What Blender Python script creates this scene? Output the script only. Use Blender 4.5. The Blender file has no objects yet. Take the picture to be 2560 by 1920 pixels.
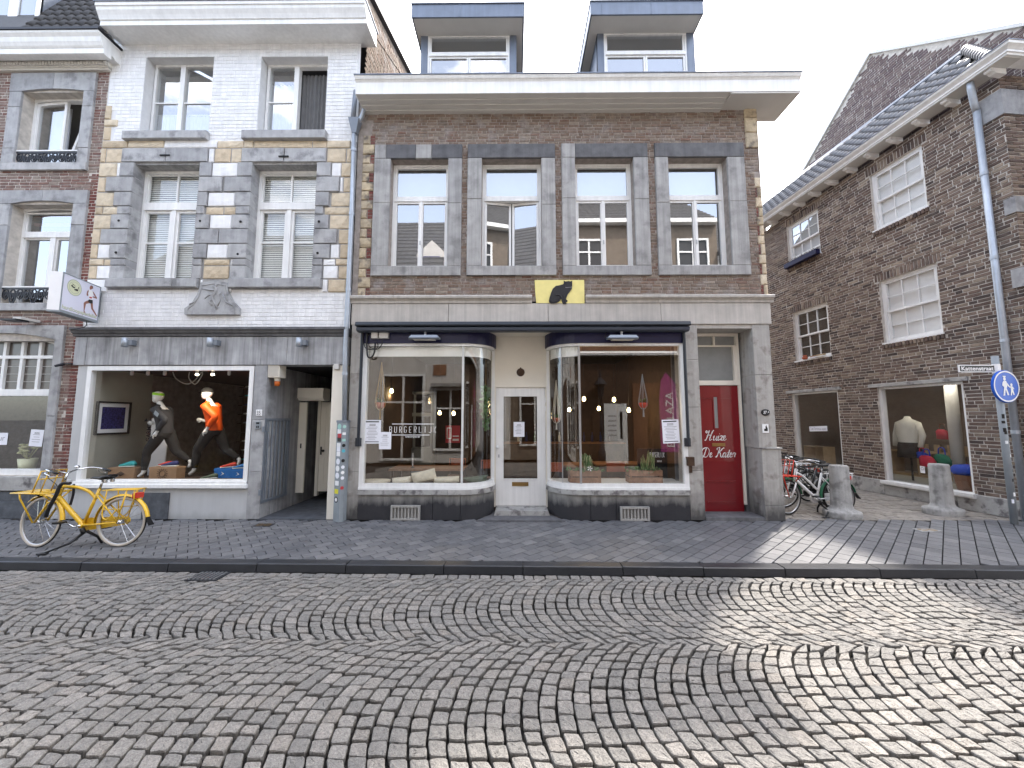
import bpy, math, random
from mathutils import Vector, Matrix
R=math.radians; PI=math.pi
rnd=random.Random(7)
S=bpy.context.scene; COL=S.collection

# ---------------------------------------------------------------- camera, sky, sun, exposure
D=7.0; CH=1.858; FPX=930.0; PITCH=R(5.2); YAW=R(-.457)
cam=bpy.data.cameras.new('camera'); camo=bpy.data.objects.new('camera',cam); COL.objects.link(camo)
cam.sensor_width=36; cam.lens=FPX/2560*36; cam.clip_end=3000; cam.clip_start=.05
camo.location=(0,-D,CH); camo.rotation_euler=(PI/2+PITCH,0,-YAW); S.camera=camo
SUN_AZ=math.atan2(.67,.74)            # from +y (into the wall) towards +x
SUN_EL=R(57)
w=bpy.data.worlds.new('World'); S.world=w; w.use_nodes=True
nt=w.node_tree; nt.nodes.clear()
sky=nt.nodes.new('ShaderNodeTexSky'); sky.sky_type='NISHITA'; sky.sun_disc=False
sky.sun_elevation=SUN_EL; sky.sun_rotation=SUN_AZ; sky.air_density=1.0; sky.dust_density=2.6; sky.ozone_density=1.0
bg=nt.nodes.new('ShaderNodeBackground'); out=nt.nodes.new('ShaderNodeOutputWorld')
# broken bright cloud, thickest round the sun
tc=nt.nodes.new('ShaderNodeTexCoord'); mp=nt.nodes.new('ShaderNodeMapping'); mp.inputs['Scale'].default_value=(1.6,1.6,4.0); mp.inputs['Location'].default_value=(3.1,1.7,.4)
nz=nt.nodes.new('ShaderNodeTexNoise'); nz.inputs['Scale'].default_value=1.5; nz.inputs['Detail'].default_value=7; nz.inputs['Roughness'].default_value=.58
dt=nt.nodes.new('ShaderNodeVectorMath'); dt.operation='DOT_PRODUCT'
sd=Vector((math.sin(SUN_AZ)*math.cos(SUN_EL),math.cos(SUN_AZ)*math.cos(SUN_EL),math.sin(SUN_EL)))
dt.inputs[1].default_value=sd
ma=nt.nodes.new('ShaderNodeMath'); ma.operation='MULTIPLY_ADD'; ma.inputs[1].default_value=.16; 
cr=nt.nodes.new('ShaderNodeValToRGB'); cr.color_ramp.elements[0].position=.59; cr.color_ramp.elements[1].position=.82
cr.color_ramp.elements[0].color=(.10,.10,.10,1); cr.color_ramp.elements[1].color=(1,1,1,1)
mx=nt.nodes.new('ShaderNodeMix'); mx.data_type='RGBA'; mx.inputs['B'].default_value=(15.6,15.2,14.6,1)
nt.links.new(tc.outputs['Generated'],mp.inputs[0]); nt.links.new(mp.outputs[0],nz.inputs['Vector'])
nt.links.new(tc.outputs['Generated'],dt.inputs[0]); nt.links.new(dt.outputs['Value'],ma.inputs[0]); nt.links.new(nz.outputs['Fac'],ma.inputs[2])
nt.links.new(ma.outputs[0],cr.inputs[0]); nt.links.new(cr.outputs[0],mx.inputs['Factor'])
nt.links.new(sky.outputs[0],mx.inputs['A']); nt.links.new(mx.outputs['Result'],bg.inputs[0])
bg.inputs[1].default_value=.15; nt.links.new(bg.outputs[0],out.inputs[0])
sl=bpy.data.lights.new('sun','SUN'); sl.energy=2.0; sl.angle=R(2.4); sl.color=(1,.93,.84)
so=bpy.data.objects.new('sun',sl); COL.objects.link(so); so.rotation_euler=(-sd).to_track_quat('-Z','Y').to_euler(); so.location=(6,8,30)
S.view_settings.view_transform='Standard'; S.view_settings.look='None'; S.view_settings.gamma=1; S.view_settings.use_curve_mapping=False
S.view_settings.exposure=2.22
S.render.engine='CYCLES'; S.cycles.use_denoising=True; S.cycles.max_bounces=8; S.cycles.transparent_max_bounces=16
S.cycles.caustics_reflective=False; S.cycles.caustics_refractive=False; S.cycles.sample_clamp_indirect=6

# ---------------------------------------------------------------- measuring: photo pixel -> point on a plane of the place
_f=Vector((math.sin(YAW)*math.cos(PITCH),math.cos(YAW)*math.cos(PITCH),math.sin(PITCH)))
_r=Vector((math.cos(YAW),-math.sin(YAW),0)); _u=_r.cross(_f)
def ray(px,py): return _r*((px-1280)/FPX)+_u*((960-py)/FPX)+_f
def F(px,py,y=0.):
    r=ray(px,py); t=(y+D)/r.y; return r.x*t, r.z*t+CH
def FX(px,y=0.,py=960): return F(px,py,y)[0]
def FZ(py,y=0.,px=1280): return F(px,py,y)[1]
def G(px,py,z=0.):
    r=ray(px,py); t=(z-CH)/r.z; return r.x*t, r.y*t-D
def FR(x0,y0,x1,y1,y=0.):
    xm,ym=(x0+x1)/2,(y0+y1)/2
    return F(x0,ym,y)[0],F(xm,y1,y)[1],F(x1,ym,y)[0],F(xm,y0,y)[1]      # x0,z0,x1,z1

# ---------------------------------------------------------------- materials
def lnk(t,a,b): t.links.new(a,b)
MATS={}
def mat(name,cols,rough=.8,ns=6.,na=.18,bump=0.,bs=60.,streak=0.,metal=0.,spec=.35,speck=0.,tint=None,tints=9.,dirt=None,coat=0.):
    """cols: base colour(s), picked at random for each piece; ns/na broad mottling; streak: rain streaks; speck: fine grain"""
    m=bpy.data.materials.new(name); m.use_nodes=True; t=m.node_tree; N=t.nodes; b=N['Principled BSDF']
    b.inputs['Roughness'].default_value=rough; b.inputs['Metallic'].default_value=metal
    b.inputs['Specular IOR Level'].default_value=spec; b.inputs['Coat Weight'].default_value=coat
    geo=N.new('ShaderNodeNewGeometry'); pos=geo.outputs['Position']
    if isinstance(cols[0],(int,float)): cols=[cols]
    if len(cols)>1:
        oi=N.new('ShaderNodeObjectInfo'); ad=N.new('ShaderNodeMath'); ad.operation='ADD'
        lnk(t,oi.outputs['Random'],ad.inputs[0]); lnk(t,geo.outputs['Random Per Island'],ad.inputs[1])
        fr=N.new('ShaderNodeMath'); fr.operation='FRACT'; lnk(t,ad.outputs[0],fr.inputs[0])
        rp=N.new('ShaderNodeValToRGB'); e=rp.color_ramp.elements
        n=len(cols)
        for i,c in enumerate(cols):
            p=i/(n-1)
            q=e[0] if i==0 else (e[len(e)-1] if i==n-1 else e.new(p))
            q.position=p; q.color=(*c,1)
        lnk(t,fr.outputs[0],rp.inputs[0]); c=rp.outputs[0]
    else:
        rg=N.new('ShaderNodeRGB'); rg.outputs[0].default_value=(*cols[0],1); c=rg.outputs[0]
    def mul(c,fac,amt):
        mr=N.new('ShaderNodeMapRange'); mr.inputs[1].default_value=.3; mr.inputs[2].default_value=.7
        mr.inputs[3].default_value=1-amt; mr.inputs[4].default_value=1+amt*.6; lnk(t,fac,mr.inputs[0])
        mm=N.new('ShaderNodeVectorMath'); mm.operation='SCALE'; lnk(t,c,mm.inputs[0]); lnk(t,mr.outputs[0],mm.inputs['Scale']); return mm.outputs[0]
    def noise(sc,det=4,vec=None,rg=.55):
        n=N.new('ShaderNodeTexNoise'); n.inputs['Scale'].default_value=sc; n.inputs['Detail'].default_value=det; n.inputs['Roughness'].default_value=rg
        lnk(t,vec or pos,n.inputs['Vector']); return n.outputs['Fac']
    if tint:
        n=noise(tints,5); mr=N.new('ShaderNodeMapRange'); mr.inputs[1].default_value=.52; mr.inputs[2].default_value=.66; lnk(t,n,mr.inputs[0])
        mi=N.new('ShaderNodeMix'); mi.data_type='RGBA'; lnk(t,mr.outputs[0],mi.inputs['Factor']); lnk(t,c,mi.inputs['A']); mi.inputs['B'].default_value=(*tint,1); c=mi.outputs['Result']
    if na: c=mul(c,noise(ns,5),na)
    if speck: c=mul(c,noise(150,2),speck)
    if streak:
        mp=N.new('ShaderNodeMapping'); mp.inputs['Scale'].default_value=(14,14,.55); lnk(t,pos,mp.inputs[0])
        c=mul(c,noise(1.0,5,mp.outputs[0],.65),streak)
    if dirt:                                       # (z0,z1,colour): splash dirt with a ragged upper edge
        sx=N.new('ShaderNodeSeparateXYZ'); lnk(t,pos,sx.inputs[0])
        mp=N.new('ShaderNodeMapping'); mp.inputs['Scale'].default_value=(5,5,1.5); lnk(t,pos,mp.inputs[0])
        n=noise(1.3,6,mp.outputs[0],.6); q=N.new('ShaderNodeMath'); q.operation='MULTIPLY_ADD'; q.inputs[1].default_value=-(dirt[1]-dirt[0])*1.6
        lnk(t,n,q.inputs[0]); lnk(t,sx.outputs['Z'],q.inputs[2])
        mr=N.new('ShaderNodeMapRange'); mr.inputs[1].default_value=dirt[0]-(dirt[1]-dirt[0])*.8; mr.inputs[2].default_value=dirt[1]-(dirt[1]-dirt[0])*.8
        mr.inputs[3].default_value=dirt[3] if len(dirt)>3 else .92; mr.inputs[4].default_value=0; lnk(t,q.outputs[0],mr.inputs[0])
        mi=N.new('ShaderNodeMix'); mi.data_type='RGBA'; lnk(t,mr.outputs[0],mi.inputs['Factor']); lnk(t,c,mi.inputs['A']); mi.inputs['B'].default_value=(*dirt[2],1); c=mi.outputs['Result']
    lnk(t,c,b.inputs['Base Color'])
    if bump:
        bp=N.new('ShaderNodeBump'); bp.inputs['Strength'].default_value=bump; bp.inputs['Distance'].default_value=.01
        lnk(t,noise(bs,4),bp.inputs['Height']); lnk(t,bp.outputs[0],b.inputs['Normal'])
    MATS[name]=m; return m
def emis(name,col,s):
    m=bpy.data.materials.new(name); m.use_nodes=True; b=m.node_tree.nodes['Principled BSDF']
    b.inputs['Base Color'].default_value=(*col,1); b.inputs['Emission Color'].default_value=(*col,1); b.inputs['Emission Strength'].default_value=s
    MATS[name]=m
def glassmat(name,f0=.06,tintc=(.96,.965,.955),wav=.0):
    m=bpy.data.materials.new(name); m.use_nodes=True; t=m.node_tree; N=t.nodes; N.clear()
    o=N.new('ShaderNodeOutputMaterial'); mi=N.new('ShaderNodeMixShader'); tr=N.new('ShaderNodeBsdfTransparent'); gl=N.new('ShaderNodeBsdfGlossy')
    tr.inputs[0].default_value=(*tintc,1); gl.inputs['Roughness'].default_value=0.; gl.inputs[0].default_value=(1,1,1,1)
    ge=N.new('ShaderNodeNewGeometry'); dp=N.new('ShaderNodeVectorMath'); dp.operation='DOT_PRODUCT'; lnk(t,ge.outputs['Normal'],dp.inputs[0]); lnk(t,ge.outputs['Incoming'],dp.inputs[1])
    def M(op,x,y):
        n=N.new('ShaderNodeMath'); n.operation=op
        for i,q in enumerate((x,y)):
            if q is None: continue
            if isinstance(q,(int,float)): n.inputs[i].default_value=q
            else: lnk(t,q,n.inputs[i])
        return n.outputs[0]
    fac=M('ADD',M('MULTIPLY',M('POWER',M('SUBTRACT',1.,M('ABSOLUTE',dp.outputs['Value'],None)),5.),1-f0),f0)   # Schlick, the same from both sides
    lnk(t,fac,mi.inputs[0]); lnk(t,tr.outputs[0],mi.inputs[1]); lnk(t,gl.outputs[0],mi.inputs[2]); lnk(t,mi.outputs[0],o.inputs[0])
    if wav:
        g=N.new('ShaderNodeNewGeometry'); n=N.new('ShaderNodeTexNoise'); n.inputs['Scale'].default_value=2.2; n.inputs['Detail'].default_value=1
        lnk(t,g.outputs['Position'],n.inputs['Vector']); bp=N.new('ShaderNodeBump'); bp.inputs['Strength'].default_value=wav; bp.inputs['Distance'].default_value=.01
        lnk(t,n.outputs['Fac'],bp.inputs['Height']); lnk(t,bp.outputs[0],gl.inputs['Normal'])
    MATS[name]=m

# ---------------------------------------------------------------- mesh building
ORG={}
def org(o):
    while o is not None:
        if o.name in ORG: return ORG[o.name]
        o=o.parent
    return Vector((0,0,0))
class MB:
    def __init__(s): s.v=[]; s.f=[]; s.sm=False
    def add(s,vs,fs):
        k=len(s.v); s.v+= [tuple(p) for p in vs]; s.f+= [tuple(i+k for i in f) for f in fs]; return s
    def box(s,x0,y0,z0,x1,y1,z1):
        x0,x1=min(x0,x1),max(x0,x1); y0,y1=min(y0,y1),max(y0,y1); z0,z1=min(z0,z1),max(z0,z1)
        return s.add([(x0,y0,z0),(x1,y0,z0),(x1,y1,z0),(x0,y1,z0),(x0,y0,z1),(x1,y0,z1),(x1,y1,z1),(x0,y1,z1)],
          [(0,3,2,1),(4,5,6,7),(0,1,5,4),(1,2,6,5),(2,3,7,6),(3,0,4,7)])
    def block(s,x0,z0,x1,z1,y0,y1,ch=.008,rough=0.,nx=1,nz=1,rg=rnd):
        """stone with a chamfered (and optionally hewn) face towards -y"""
        P=lambda:rg.uniform(-rough,rough)
        ring0=[(x0,y1,z0),(x1,y1,z0),(x1,y1,z1),(x0,y1,z1)]
        k=len(s.v); vs=[];fs=[]
        vs+=ring0; vs+=[(x0,y0+ch,z0),(x1,y0+ch,z0),(x1,y0+ch,z1),(x0,y0+ch,z1)]
        for i in range(4): fs.append((i,(i+1)%4,4+(i+1)%4,4+i))
        g=[]
        for j in range(nz+1):
            for i in range(nx+1):
                e=(i in(0,nx)) or (j in(0,nz))
                g.append((x0+ch+(x1-x0-2*ch)*i/nx+(0 if e else P()*.3), y0-(0 if e else abs(P())*1.0)+P()*.25, z0+ch+(z1-z0-2*ch)*j/nz))
        o=8; vs+=g; W=nx+1
        id=lambda i,j:o+j*W+i
        for j in range(nz):
            for i in range(nx): fs.append((id(i,j),id(i+1,j),id(i+1,j+1),id(i,j+1)))
        c=[id(0,0),id(nx,0),id(nx,nz),id(0,nz)]
        bot=[id(i,0) for i in range(nx+1)]; top=[id(i,nz) for i in range(nx,-1,-1)]; lf=[id(0,j) for j in range(nz,-1,-1)]; rt=[id(nx,j) for j in range(nz+1)]
        fs+= [tuple([4,5]+bot[::-1]),tuple([5,6]+rt[::-1]),tuple([6,7]+top[::-1]),tuple([7,4]+lf[::-1])]
        return s.add(vs,fs)
    def tube(s,pts,r,n=8,cap=True,closed=False):
        pts=[Vector(p) for p in pts]; L=len(pts); rs=r if isinstance(r,(list,tuple)) else [r]*L
        vs=[];fs=[]; up=None
        for i,p in enumerate(pts):
            a=pts[i-1] if (i>0 or closed) else p; b=pts[(i+1)%L] if (i<L-1 or closed) else p
            d=(b-a); d=d.normalized() if d.length>1e-9 else Vector((0,0,1))
            if up is None:
                up=Vector((0,0,1)) if abs(d.z)<.9 else Vector((1,0,0))
            u=d.cross(up); 
            if u.length<1e-5: up=Vector((1,0,0)) if abs(d.x)<.9 else Vector((0,1,0)); u=d.cross(up)
            u.normalize(); v=u.cross(d); up=v
            for k in range(n):
                t=2*PI*k/n; vs.append(p+(u*math.cos(t)+v*math.sin(t))*rs[i])
        m=L if closed else L-1
        for i in range(m):
            for k in range(n):
                a=i*n+k; b=i*n+(k+1)%n; j=(i+1)%L
                fs.append((a,j*n+k,j*n+(k+1)%n,b))
        if cap and not closed: fs.append(tuple(range(n))); fs.append(tuple((L-1)*n+k for k in reversed(range(n))))
        return s.add(vs,fs)
    def ring(s,c,axis,R_,r,n=32,m=8,flat=1.):
        c=Vector(c); a=Vector(axis).normalized(); u=a.orthogonal().normalized(); v=a.cross(u); vs=[];fs=[]
        for i in range(n):
            t=2*PI*i/n; d=u*math.cos(t)+v*math.sin(t)
            for k in range(m):
                q=2*PI*k/m; vs.append(c+d*(R_+r*math.cos(q))+a*(r*flat*math.sin(q)))
        for i in range(n):
            for k in range(m): fs.append((i*m+k,((i+1)%n)*m+k,((i+1)%n)*m+(k+1)%m,i*m+(k+1)%m))
        return s.add(vs,fs)
    def lathe(s,c,prof,n=20,axis='z'):
        vs=[];fs=[]; L=len(prof)
        for r,z in prof:
            for k in range(n):
                t=2*PI*k/n
                p=(r*math.cos(t),r*math.sin(t),z) if axis=='z' else ((r*math.cos(t),z,r*math.sin(t)) if axis=='y' else (z,r*math.cos(t),r*math.sin(t)))
                vs.append((c[0]+p[0],c[1]+p[1],c[2]+p[2]))
        for i in range(L-1):
            for k in range(n): fs.append((i*n+k,i*n+(k+1)%n,(i+1)*n+(k+1)%n,(i+1)*n+k))
        fs.append(tuple(reversed(range(n)))); fs.append(tuple((L-1)*n+k for k in range(n)))
        return s.add(vs,fs)
    def prism(s,poly,y0,y1):
        """polygon in (x,z) extruded from y0 to y1"""
        n=len(poly); vs=[(x,y0,z) for x,z in poly]+[(x,y1,z) for x,z in poly]
        fs=[tuple(range(n)),tuple(reversed(range(n,2*n)))]+[(i,n+i,n+(i+1)%n,(i+1)%n) for i in range(n)]
        return s.add(vs,fs)
    def prismz(s,poly,z0,z1):
        n=len(poly); vs=[(x,y,z0) for x,y in poly]+[(x,y,z1) for x,y in poly]
        fs=[tuple(reversed(range(n))),tuple(range(n,2*n))]+[(i,(i+1)%n,n+(i+1)%n,n+i) for i in range(n)]
        return s.add(vs,fs)
    def prismx(s,poly,x0,x1):
        """profile in (y,z) swept along x"""
        n=len(poly); vs=[(x0,y,z) for y,z in poly]+[(x1,y,z) for y,z in poly]
        fs=[tuple(range(n)),tuple(reversed(range(n,2*n)))]+[(i,n+i,n+(i+1)%n,(i+1)%n) for i in range(n)]
        return s.add(vs,fs)
    def quad(s,a,b,c,d): return s.add([a,b,c,d],[(0,1,2,3)])
    def ribbon(s,pts,wd,y):
        """flat stroke in the xz plane at depth y"""
        n=len(pts); vs=[];fs=[]
        for i in range(n):
            a=pts[max(0,i-1)]; b=pts[min(n-1,i+1)]; dx,dz=b[0]-a[0],b[1]-a[1]; l=math.hypot(dx,dz) or 1
            ww=wd[i] if isinstance(wd,list) else wd
            vs+= [(pts[i][0]-dz/l*ww/2,y,pts[i][1]+dx/l*ww/2),(pts[i][0]+dz/l*ww/2,y,pts[i][1]-dx/l*ww/2)]
        for i in range(n-1): fs.append((2*i,2*i+1,2*i+3,2*i+2))
        return s.add(vs,fs)
    def build(s,name,m,parent=None,smooth=False,label=None,kind=None,cat=None,group=None,local=False,at=None):
        me=bpy.data.meshes.new(name); o=bpy.data.objects.new(name,me); COL.objects.link(o)
        off=Vector((0,0,0))
        if parent is not None:
            o.parent=parent
            if not local: off=org(parent)
        elif kind not in('structure',):
            if at is not None: off=Vector(at)
            elif s.v:
                xs,ys,zs=zip(*s.v); off=Vector(((min(xs)+max(xs))/2,(min(ys)+max(ys))/2,min(zs)))
            o.location=off; ORG[o.name]=off
        me.from_pydata([(x-off.x,y-off.y,z-off.z) for x,y,z in s.v],[],s.f)
        me.materials.append(MATS[m] if isinstance(m,str) else m)
        if smooth: me.shade_smooth() if hasattr(me,'shade_smooth') else None
        me.update()
        if label:o['label']=label
        if cat:o['category']=cat
        if group:o['group']=group
        if kind:o['kind']=kind
        return o
def thing(name,label,cat,loc=(0,0,0),rotz=0.,group=None,local=False):
    o=bpy.data.objects.new(name,None); COL.objects.link(o); o.location=loc; o.rotation_euler=(0,0,rotz); o.empty_display_size=.1
    o['label']=label; o['category']=cat
    if group:o['group']=group
    ORG[o.name]=Vector((0,0,0)) if local else Vector(loc)
    return o
def inst(src_mesh,name,parent,loc,scale=(1,1,1),rot=(0,0,0)):
    o=bpy.data.objects.new(name,src_mesh); COL.objects.link(o); o.parent=parent
    o.location=Vector(loc)-org(parent); o.scale=scale; o.rotation_euler=rot; return o
def copy_tree(o,parent=None,loc=None,rotz=None):
    c=o.copy(); COL.objects.link(c); c.parent=parent
    if loc is not None: c.location=loc
    if rotz is not None: c.rotation_euler=(0,0,rotz)
    for ch in list(o.children): copy_tree(ch,c)
    return c
def wall(m,x0,z0,x1,z1,holes,y=0.,t=.25):
    """wall face at y with openings, their reveals t deep"""
    xs=sorted({x0,x1,*[h[0] for h in holes],*[h[2] for h in holes]}); zs=sorted({z0,z1,*[h[1] for h in holes],*[h[3] for h in holes]})
    xs=[x for x in xs if x0<=x<=x1]; zs=[z for z in zs if z0<=z<=z1]
    for a,b in zip(xs,xs[1:]):
        for c,d in zip(zs,zs[1:]):
            mx_,mz_=(a+b)/2,(c+d)/2
            if any(h[0]<mx_<h[2] and h[1]<mz_<h[3] for h in holes): continue
            m.quad((a,y,c),(b,y,c),(b,y,d),(a,y,d))
    for h in holes:
        a,c,b,d=h[:4]
        m.quad((a,y,c),(a,y,d),(a,y+t,d),(a,y+t,c)); m.quad((b,y,c),(b,y+t,c),(b,y+t,d),(b,y,d))
        m.quad((a,y,d),(b,y,d),(b,y+t,d),(a,y+t,d)); m.quad((a,y,c),(a,y+t,c),(b,y+t,c),(b,y,c))
    return m
# bricks -----------------------------------------------------------
def brick_verts(l,h,p,rg,ch=.0045,d=.03):
    j=lambda a=.0022:rg.uniform(-a,a)
    v=[(-l/2,0,-h/2),(l/2,0,-h/2),(l/2,0,h/2),(-l/2,0,h/2)]
    q=[(x+j(),-p+ch,z+j()) for x,_,z in v]
    fr=[((x-ch if x>0 else x+ch)+j(),-p+j(.0012),(z-ch if z>0 else z+ch)+j()) for x,_,z in v]
    return v+q+fr,[(i,(i+1)%4,4+(i+1)%4,4+i) for i in range(4)]+[(4+i,4+(i+1)%4,8+(i+1)%4,8+i) for i in range(4)]+[(8,9,10,11)]
def bricks(parent,x0,z0,x1,z1,holes,y,L,Hc,jt,matname,seed=1,dj=.004,sizekey=None,limit=300,name='brick',xf=None,dens=1.,soldier=False,skipf=None):
    """brick courses on the wall face at y: the `limit` largest in view as parts of their own, the rest joined"""
    rg=random.Random(seed); items=[]
    n=int(round((z1-z0)/Hc)); Hc=(z1-z0)/n
    for k in range(n):
        za=z0+k*Hc; zc=za+Hc/2; iv=[(x0,x1)]
        for h in holes:
            if h[1]<zc<h[3]:
                nv=[]
                for a,b in iv:
                    if h[2]<=a or h[0]>=b: nv.append((a,b)); continue
                    if h[0]>a: nv.append((a,h[0]))
                    if h[2]<b: nv.append((h[2],b))
                iv=nv
        x=x0-rg.uniform(0,.06)-(L/2 if k%2 else 0)
        while x<x1:
            l=L*rg.uniform(.82,1.12) if rg.random()<.7 else L*rg.uniform(.42,.6)
            a,b=x,x+l; x=b
            for u,v in iv:
                c,d=max(a,u),min(b,v)
                if d-c>.035:
                    if skipf and skipf((c+d)/2,zc): continue
                    items.append(((c+d)/2+rg.uniform(-.002,.002),zc+rg.uniform(-.002,.002),d-c-jt,Hc-jt*.85))
    if not items: return
    key=sizekey or (lambda x,z:-((x)**2+(z-CH)**2))
    items.sort(key=lambda i:-key(i[0],i[1])-0)
    items.sort(key=lambda i:-(key(i[0],i[1])))
    var=[]
    for i in range(8):
        m=MB(); v,f=brick_verts(L-jt,Hc-jt*.85,.005+rg.uniform(0,dj),rg); m.add(v,f)
        me=bpy.data.meshes.new(name); me.from_pydata(m.v,[],m.f); me.materials.append(MATS[matname]); var.append(me)
    st=MB()
    for i,(x,z,l,h) in enumerate(items):
        if i<limit:
            inst(var[rg.randrange(8)],name,parent,(x,y,z),(l/(L-jt),1,1),(rg.uniform(-.02,.02),rg.uniform(-.012,.012),0))
        else:
            v,f=brick_verts(l,h,.004+rg.uniform(0,dj),rg); st.add([(x+a,y+b,z+c) for a,b,c in v],f)
    if st.v: st.build(name,matname,parent,kind='stuff')
# windows ----------------------------------------------------------
def frame(m,x0,z0,x1,z1,w,y0,y1,wb=None,wt=None):
    wb=w if wb is None else wb; wt=w if wt is None else wt
    m.box(x0,y0,z0,x0+w,y1,z1); m.box(x1-w,y0,z0,x1,y1,z1); m.box(x0+w,y0,z0,x1-w,y1,z0+wb); m.box(x0+w,y0,z1-wt,x1-w,y1,z1); return m
def sash(parent,x0,z0,x1,z1,y,w,cols=1,rows=1,bar=.022,m='white_paint',g='glass',d=.045,rowz=None,name='sash',pane=True):
    a=MB(); frame(a,x0,z0,x1,z1,w,y,y+d)
    X=[x0+w+(x1-x0-2*w)*i/cols for i in range(cols+1)]
    Z=[z0+w+(z1-z0-2*w)*i/rows for i in range(rows+1)]
    for q in X[1:-1]: a.box(q-bar/2,y+.004,z0+w,q+bar/2,y+d-.004,z1-w)
    for q in Z[1:-1]:
        for i in range(cols): a.box(X[i]+(bar/2 if i else 0),y+.006,q-bar/2,X[i+1]-(bar/2 if i<cols-1 else 0),y+d-.006,q+bar/2)
    s=a.build(name,m,parent)
    if pane:
        for i in range(cols):
            for j in range(rows):
                p=MB(); yy=y+d*.55
                p.quad((X[i],yy,Z[j]),(X[i+1],yy,Z[j]),(X[i+1],yy,Z[j+1]),(X[i],yy,Z[j+1])); p.build('pane',g,parent)
    return s
# lettering --------------------------------------------------------
def text(s,width,height,m,parent,x,z,y,rot=0.,shear=0.,name='lettering',bold=0.,back=False,label=None,mirror=False,space=1.,local=False):
    c=bpy.data.curves.new(name,'FONT'); c.body=s; c.shear=shear; c.offset=bold; c.space_character=space; c.resolution_u=3
    o=bpy.data.objects.new('tmp',c); COL.objects.link(o); dg=bpy.context.evaluated_depsgraph_get(); dg.update()
    me=bpy.data.meshes.new_from_object(o.evaluated_get(dg)); bpy.data.objects.remove(o); bpy.data.curves.remove(c)
    xs=[v.co.x for v in me.vertices]; ys=[v.co.y for v in me.vertices]
    sx=width/(max(xs)-min(xs)); sz=height/(max(ys)-min(ys)); xa,ya=min(xs),min(ys); cr_,sr_=math.cos(rot),math.sin(rot)
    a=MB()
    for v in me.vertices:
        u=(v.co.x-xa)*sx-width/2; q=(v.co.y-ya)*sz-height/2
        if mirror:u=-u
        a.v.append((x+u*cr_-q*sr_,y,z+u*sr_+q*cr_))
    a.f=[tuple(p.vertices) for p in me.polygons]; bpy.data.meshes.remove(me)
    return a.build(name,m,parent,local=local,label=label)
def cr_spline(p,n=6):
    o=[]; 
    for i in range(len(p)-1):
        a=p[max(0,i-1)];b=p[i];c=p[i+1];d=p[min(len(p)-1,i+2)]
        for k in range(n):
            t=k/n; o.append(tuple(.5*(2*b[j]+(c[j]-a[j])*t+(2*a[j]-5*b[j]+4*c[j]-d[j])*t*t+(3*b[j]-a[j]-3*c[j]+d[j])*t**3) for j in range(len(b))))
    o.append(tuple(p[-1])); return o
# ---------------------------------------------------------------- material list
mat('white_paint',(.80,.80,.785),.45,ns=3,na=.06,streak=.09,spec=.4)
mat('cream_paint',(.76,.72,.63),.5,ns=2,na=.06,spec=.35)
mat('grey_frame',(.62,.62,.60),.5,na=.06)
mat('white_brick',[(.78,.785,.785),(.81,.81,.81),(.75,.755,.76),(.82,.82,.815)],.75,ns=5,na=.1,bump=.6,bs=45,streak=.08)
mat('white_mortar',(.69,.695,.70),.8,ns=8,na=.08,bump=.5,bs=40)
mat('mortar_warm',(.33,.29,.26),.95,ns=9,na=.3,bump=.6,bs=90)
mat('mortar_light',(.55,.51,.46),.95,ns=9,na=.25,bump=.6,bs=90)
mat('brick_cafe',[(.165,.118,.09),(.205,.14,.105),(.21,.165,.13),(.25,.205,.163),(.21,.145,.108),(.175,.138,.11),(.30,.255,.208),(.18,.105,.08)],.9,ns=14,na=.3,bump=.6,bs=80,tint=(.27,.24,.22),tints=3.2)
mat('brick_red',[(.16,.05,.042),(.20,.075,.06),(.12,.05,.045),(.24,.12,.095)],.9,ns=18,na=.3,bump=.6,bs=80)
mat('brick_left',[(.17,.10,.085),(.22,.15,.125),(.25,.20,.175),(.17,.075,.06),(.28,.235,.20),(.14,.085,.075)],.9,ns=14,na=.3,bump=.6,bs=80)
mat('brick_corner',[(.10,.068,.056),(.165,.116,.092),(.135,.097,.082),(.068,.053,.048),(.23,.178,.138),(.18,.13,.106),(.32,.26,.20),(.10,.075,.066),(.205,.155,.125)],.9,ns=12,na=.28,bump=.7,bs=70)
mat('brick_gable',[(.11,.08,.085),(.16,.115,.11),(.13,.095,.098),(.20,.155,.14),(.15,.11,.108)],.9,ns=10,na=.25,bump=.5,bs=60)
mat('marl',[(.56,.46,.325),(.62,.52,.38),(.50,.41,.29),(.66,.57,.43),(.58,.475,.34)],.9,ns=9,na=.16,bump=.9,bs=35,speck=.06)
mat('marl_dirty',[(.42,.345,.235),(.50,.415,.285),(.36,.30,.215),(.47,.395,.285)],.9,ns=7,na=.25,bump=.9,bs=35,tint=(.16,.14,.12),tints=5)
mat('blue_stone',[(.31,.312,.32),(.385,.387,.39),(.44,.44,.442),(.335,.338,.346),(.41,.405,.40)],.75,ns=5,na=.2,bump=.35,bs=70,speck=.1,streak=.12,tint=(.24,.24,.245),tints=4)
mat('stone_frame',[(.36,.355,.345),(.40,.392,.38),(.335,.332,.33)],.8,ns=4,na=.2,bump=.35,bs=80,speck=.1,streak=.26,tint=(.27,.265,.26),tints=3)
mat('stone_dark',[(.115,.115,.122),(.14,.14,.145)],.7,ns=6,na=.3,bump=.3,bs=80,streak=.18,speck=.1)
mat('stone_fascia',[(.47,.44,.40),(.50,.47,.43),(.44,.415,.38)],.8,ns=4,na=.12,bump=.25,bs=70,speck=.06,streak=.17)
mat('stone_band',[(.345,.35,.36),(.385,.388,.396),(.32,.324,.333)],.7,ns=4,na=.2,bump=.2,bs=70,streak=.42,tint=(.27,.272,.28),tints=2.2)
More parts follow.
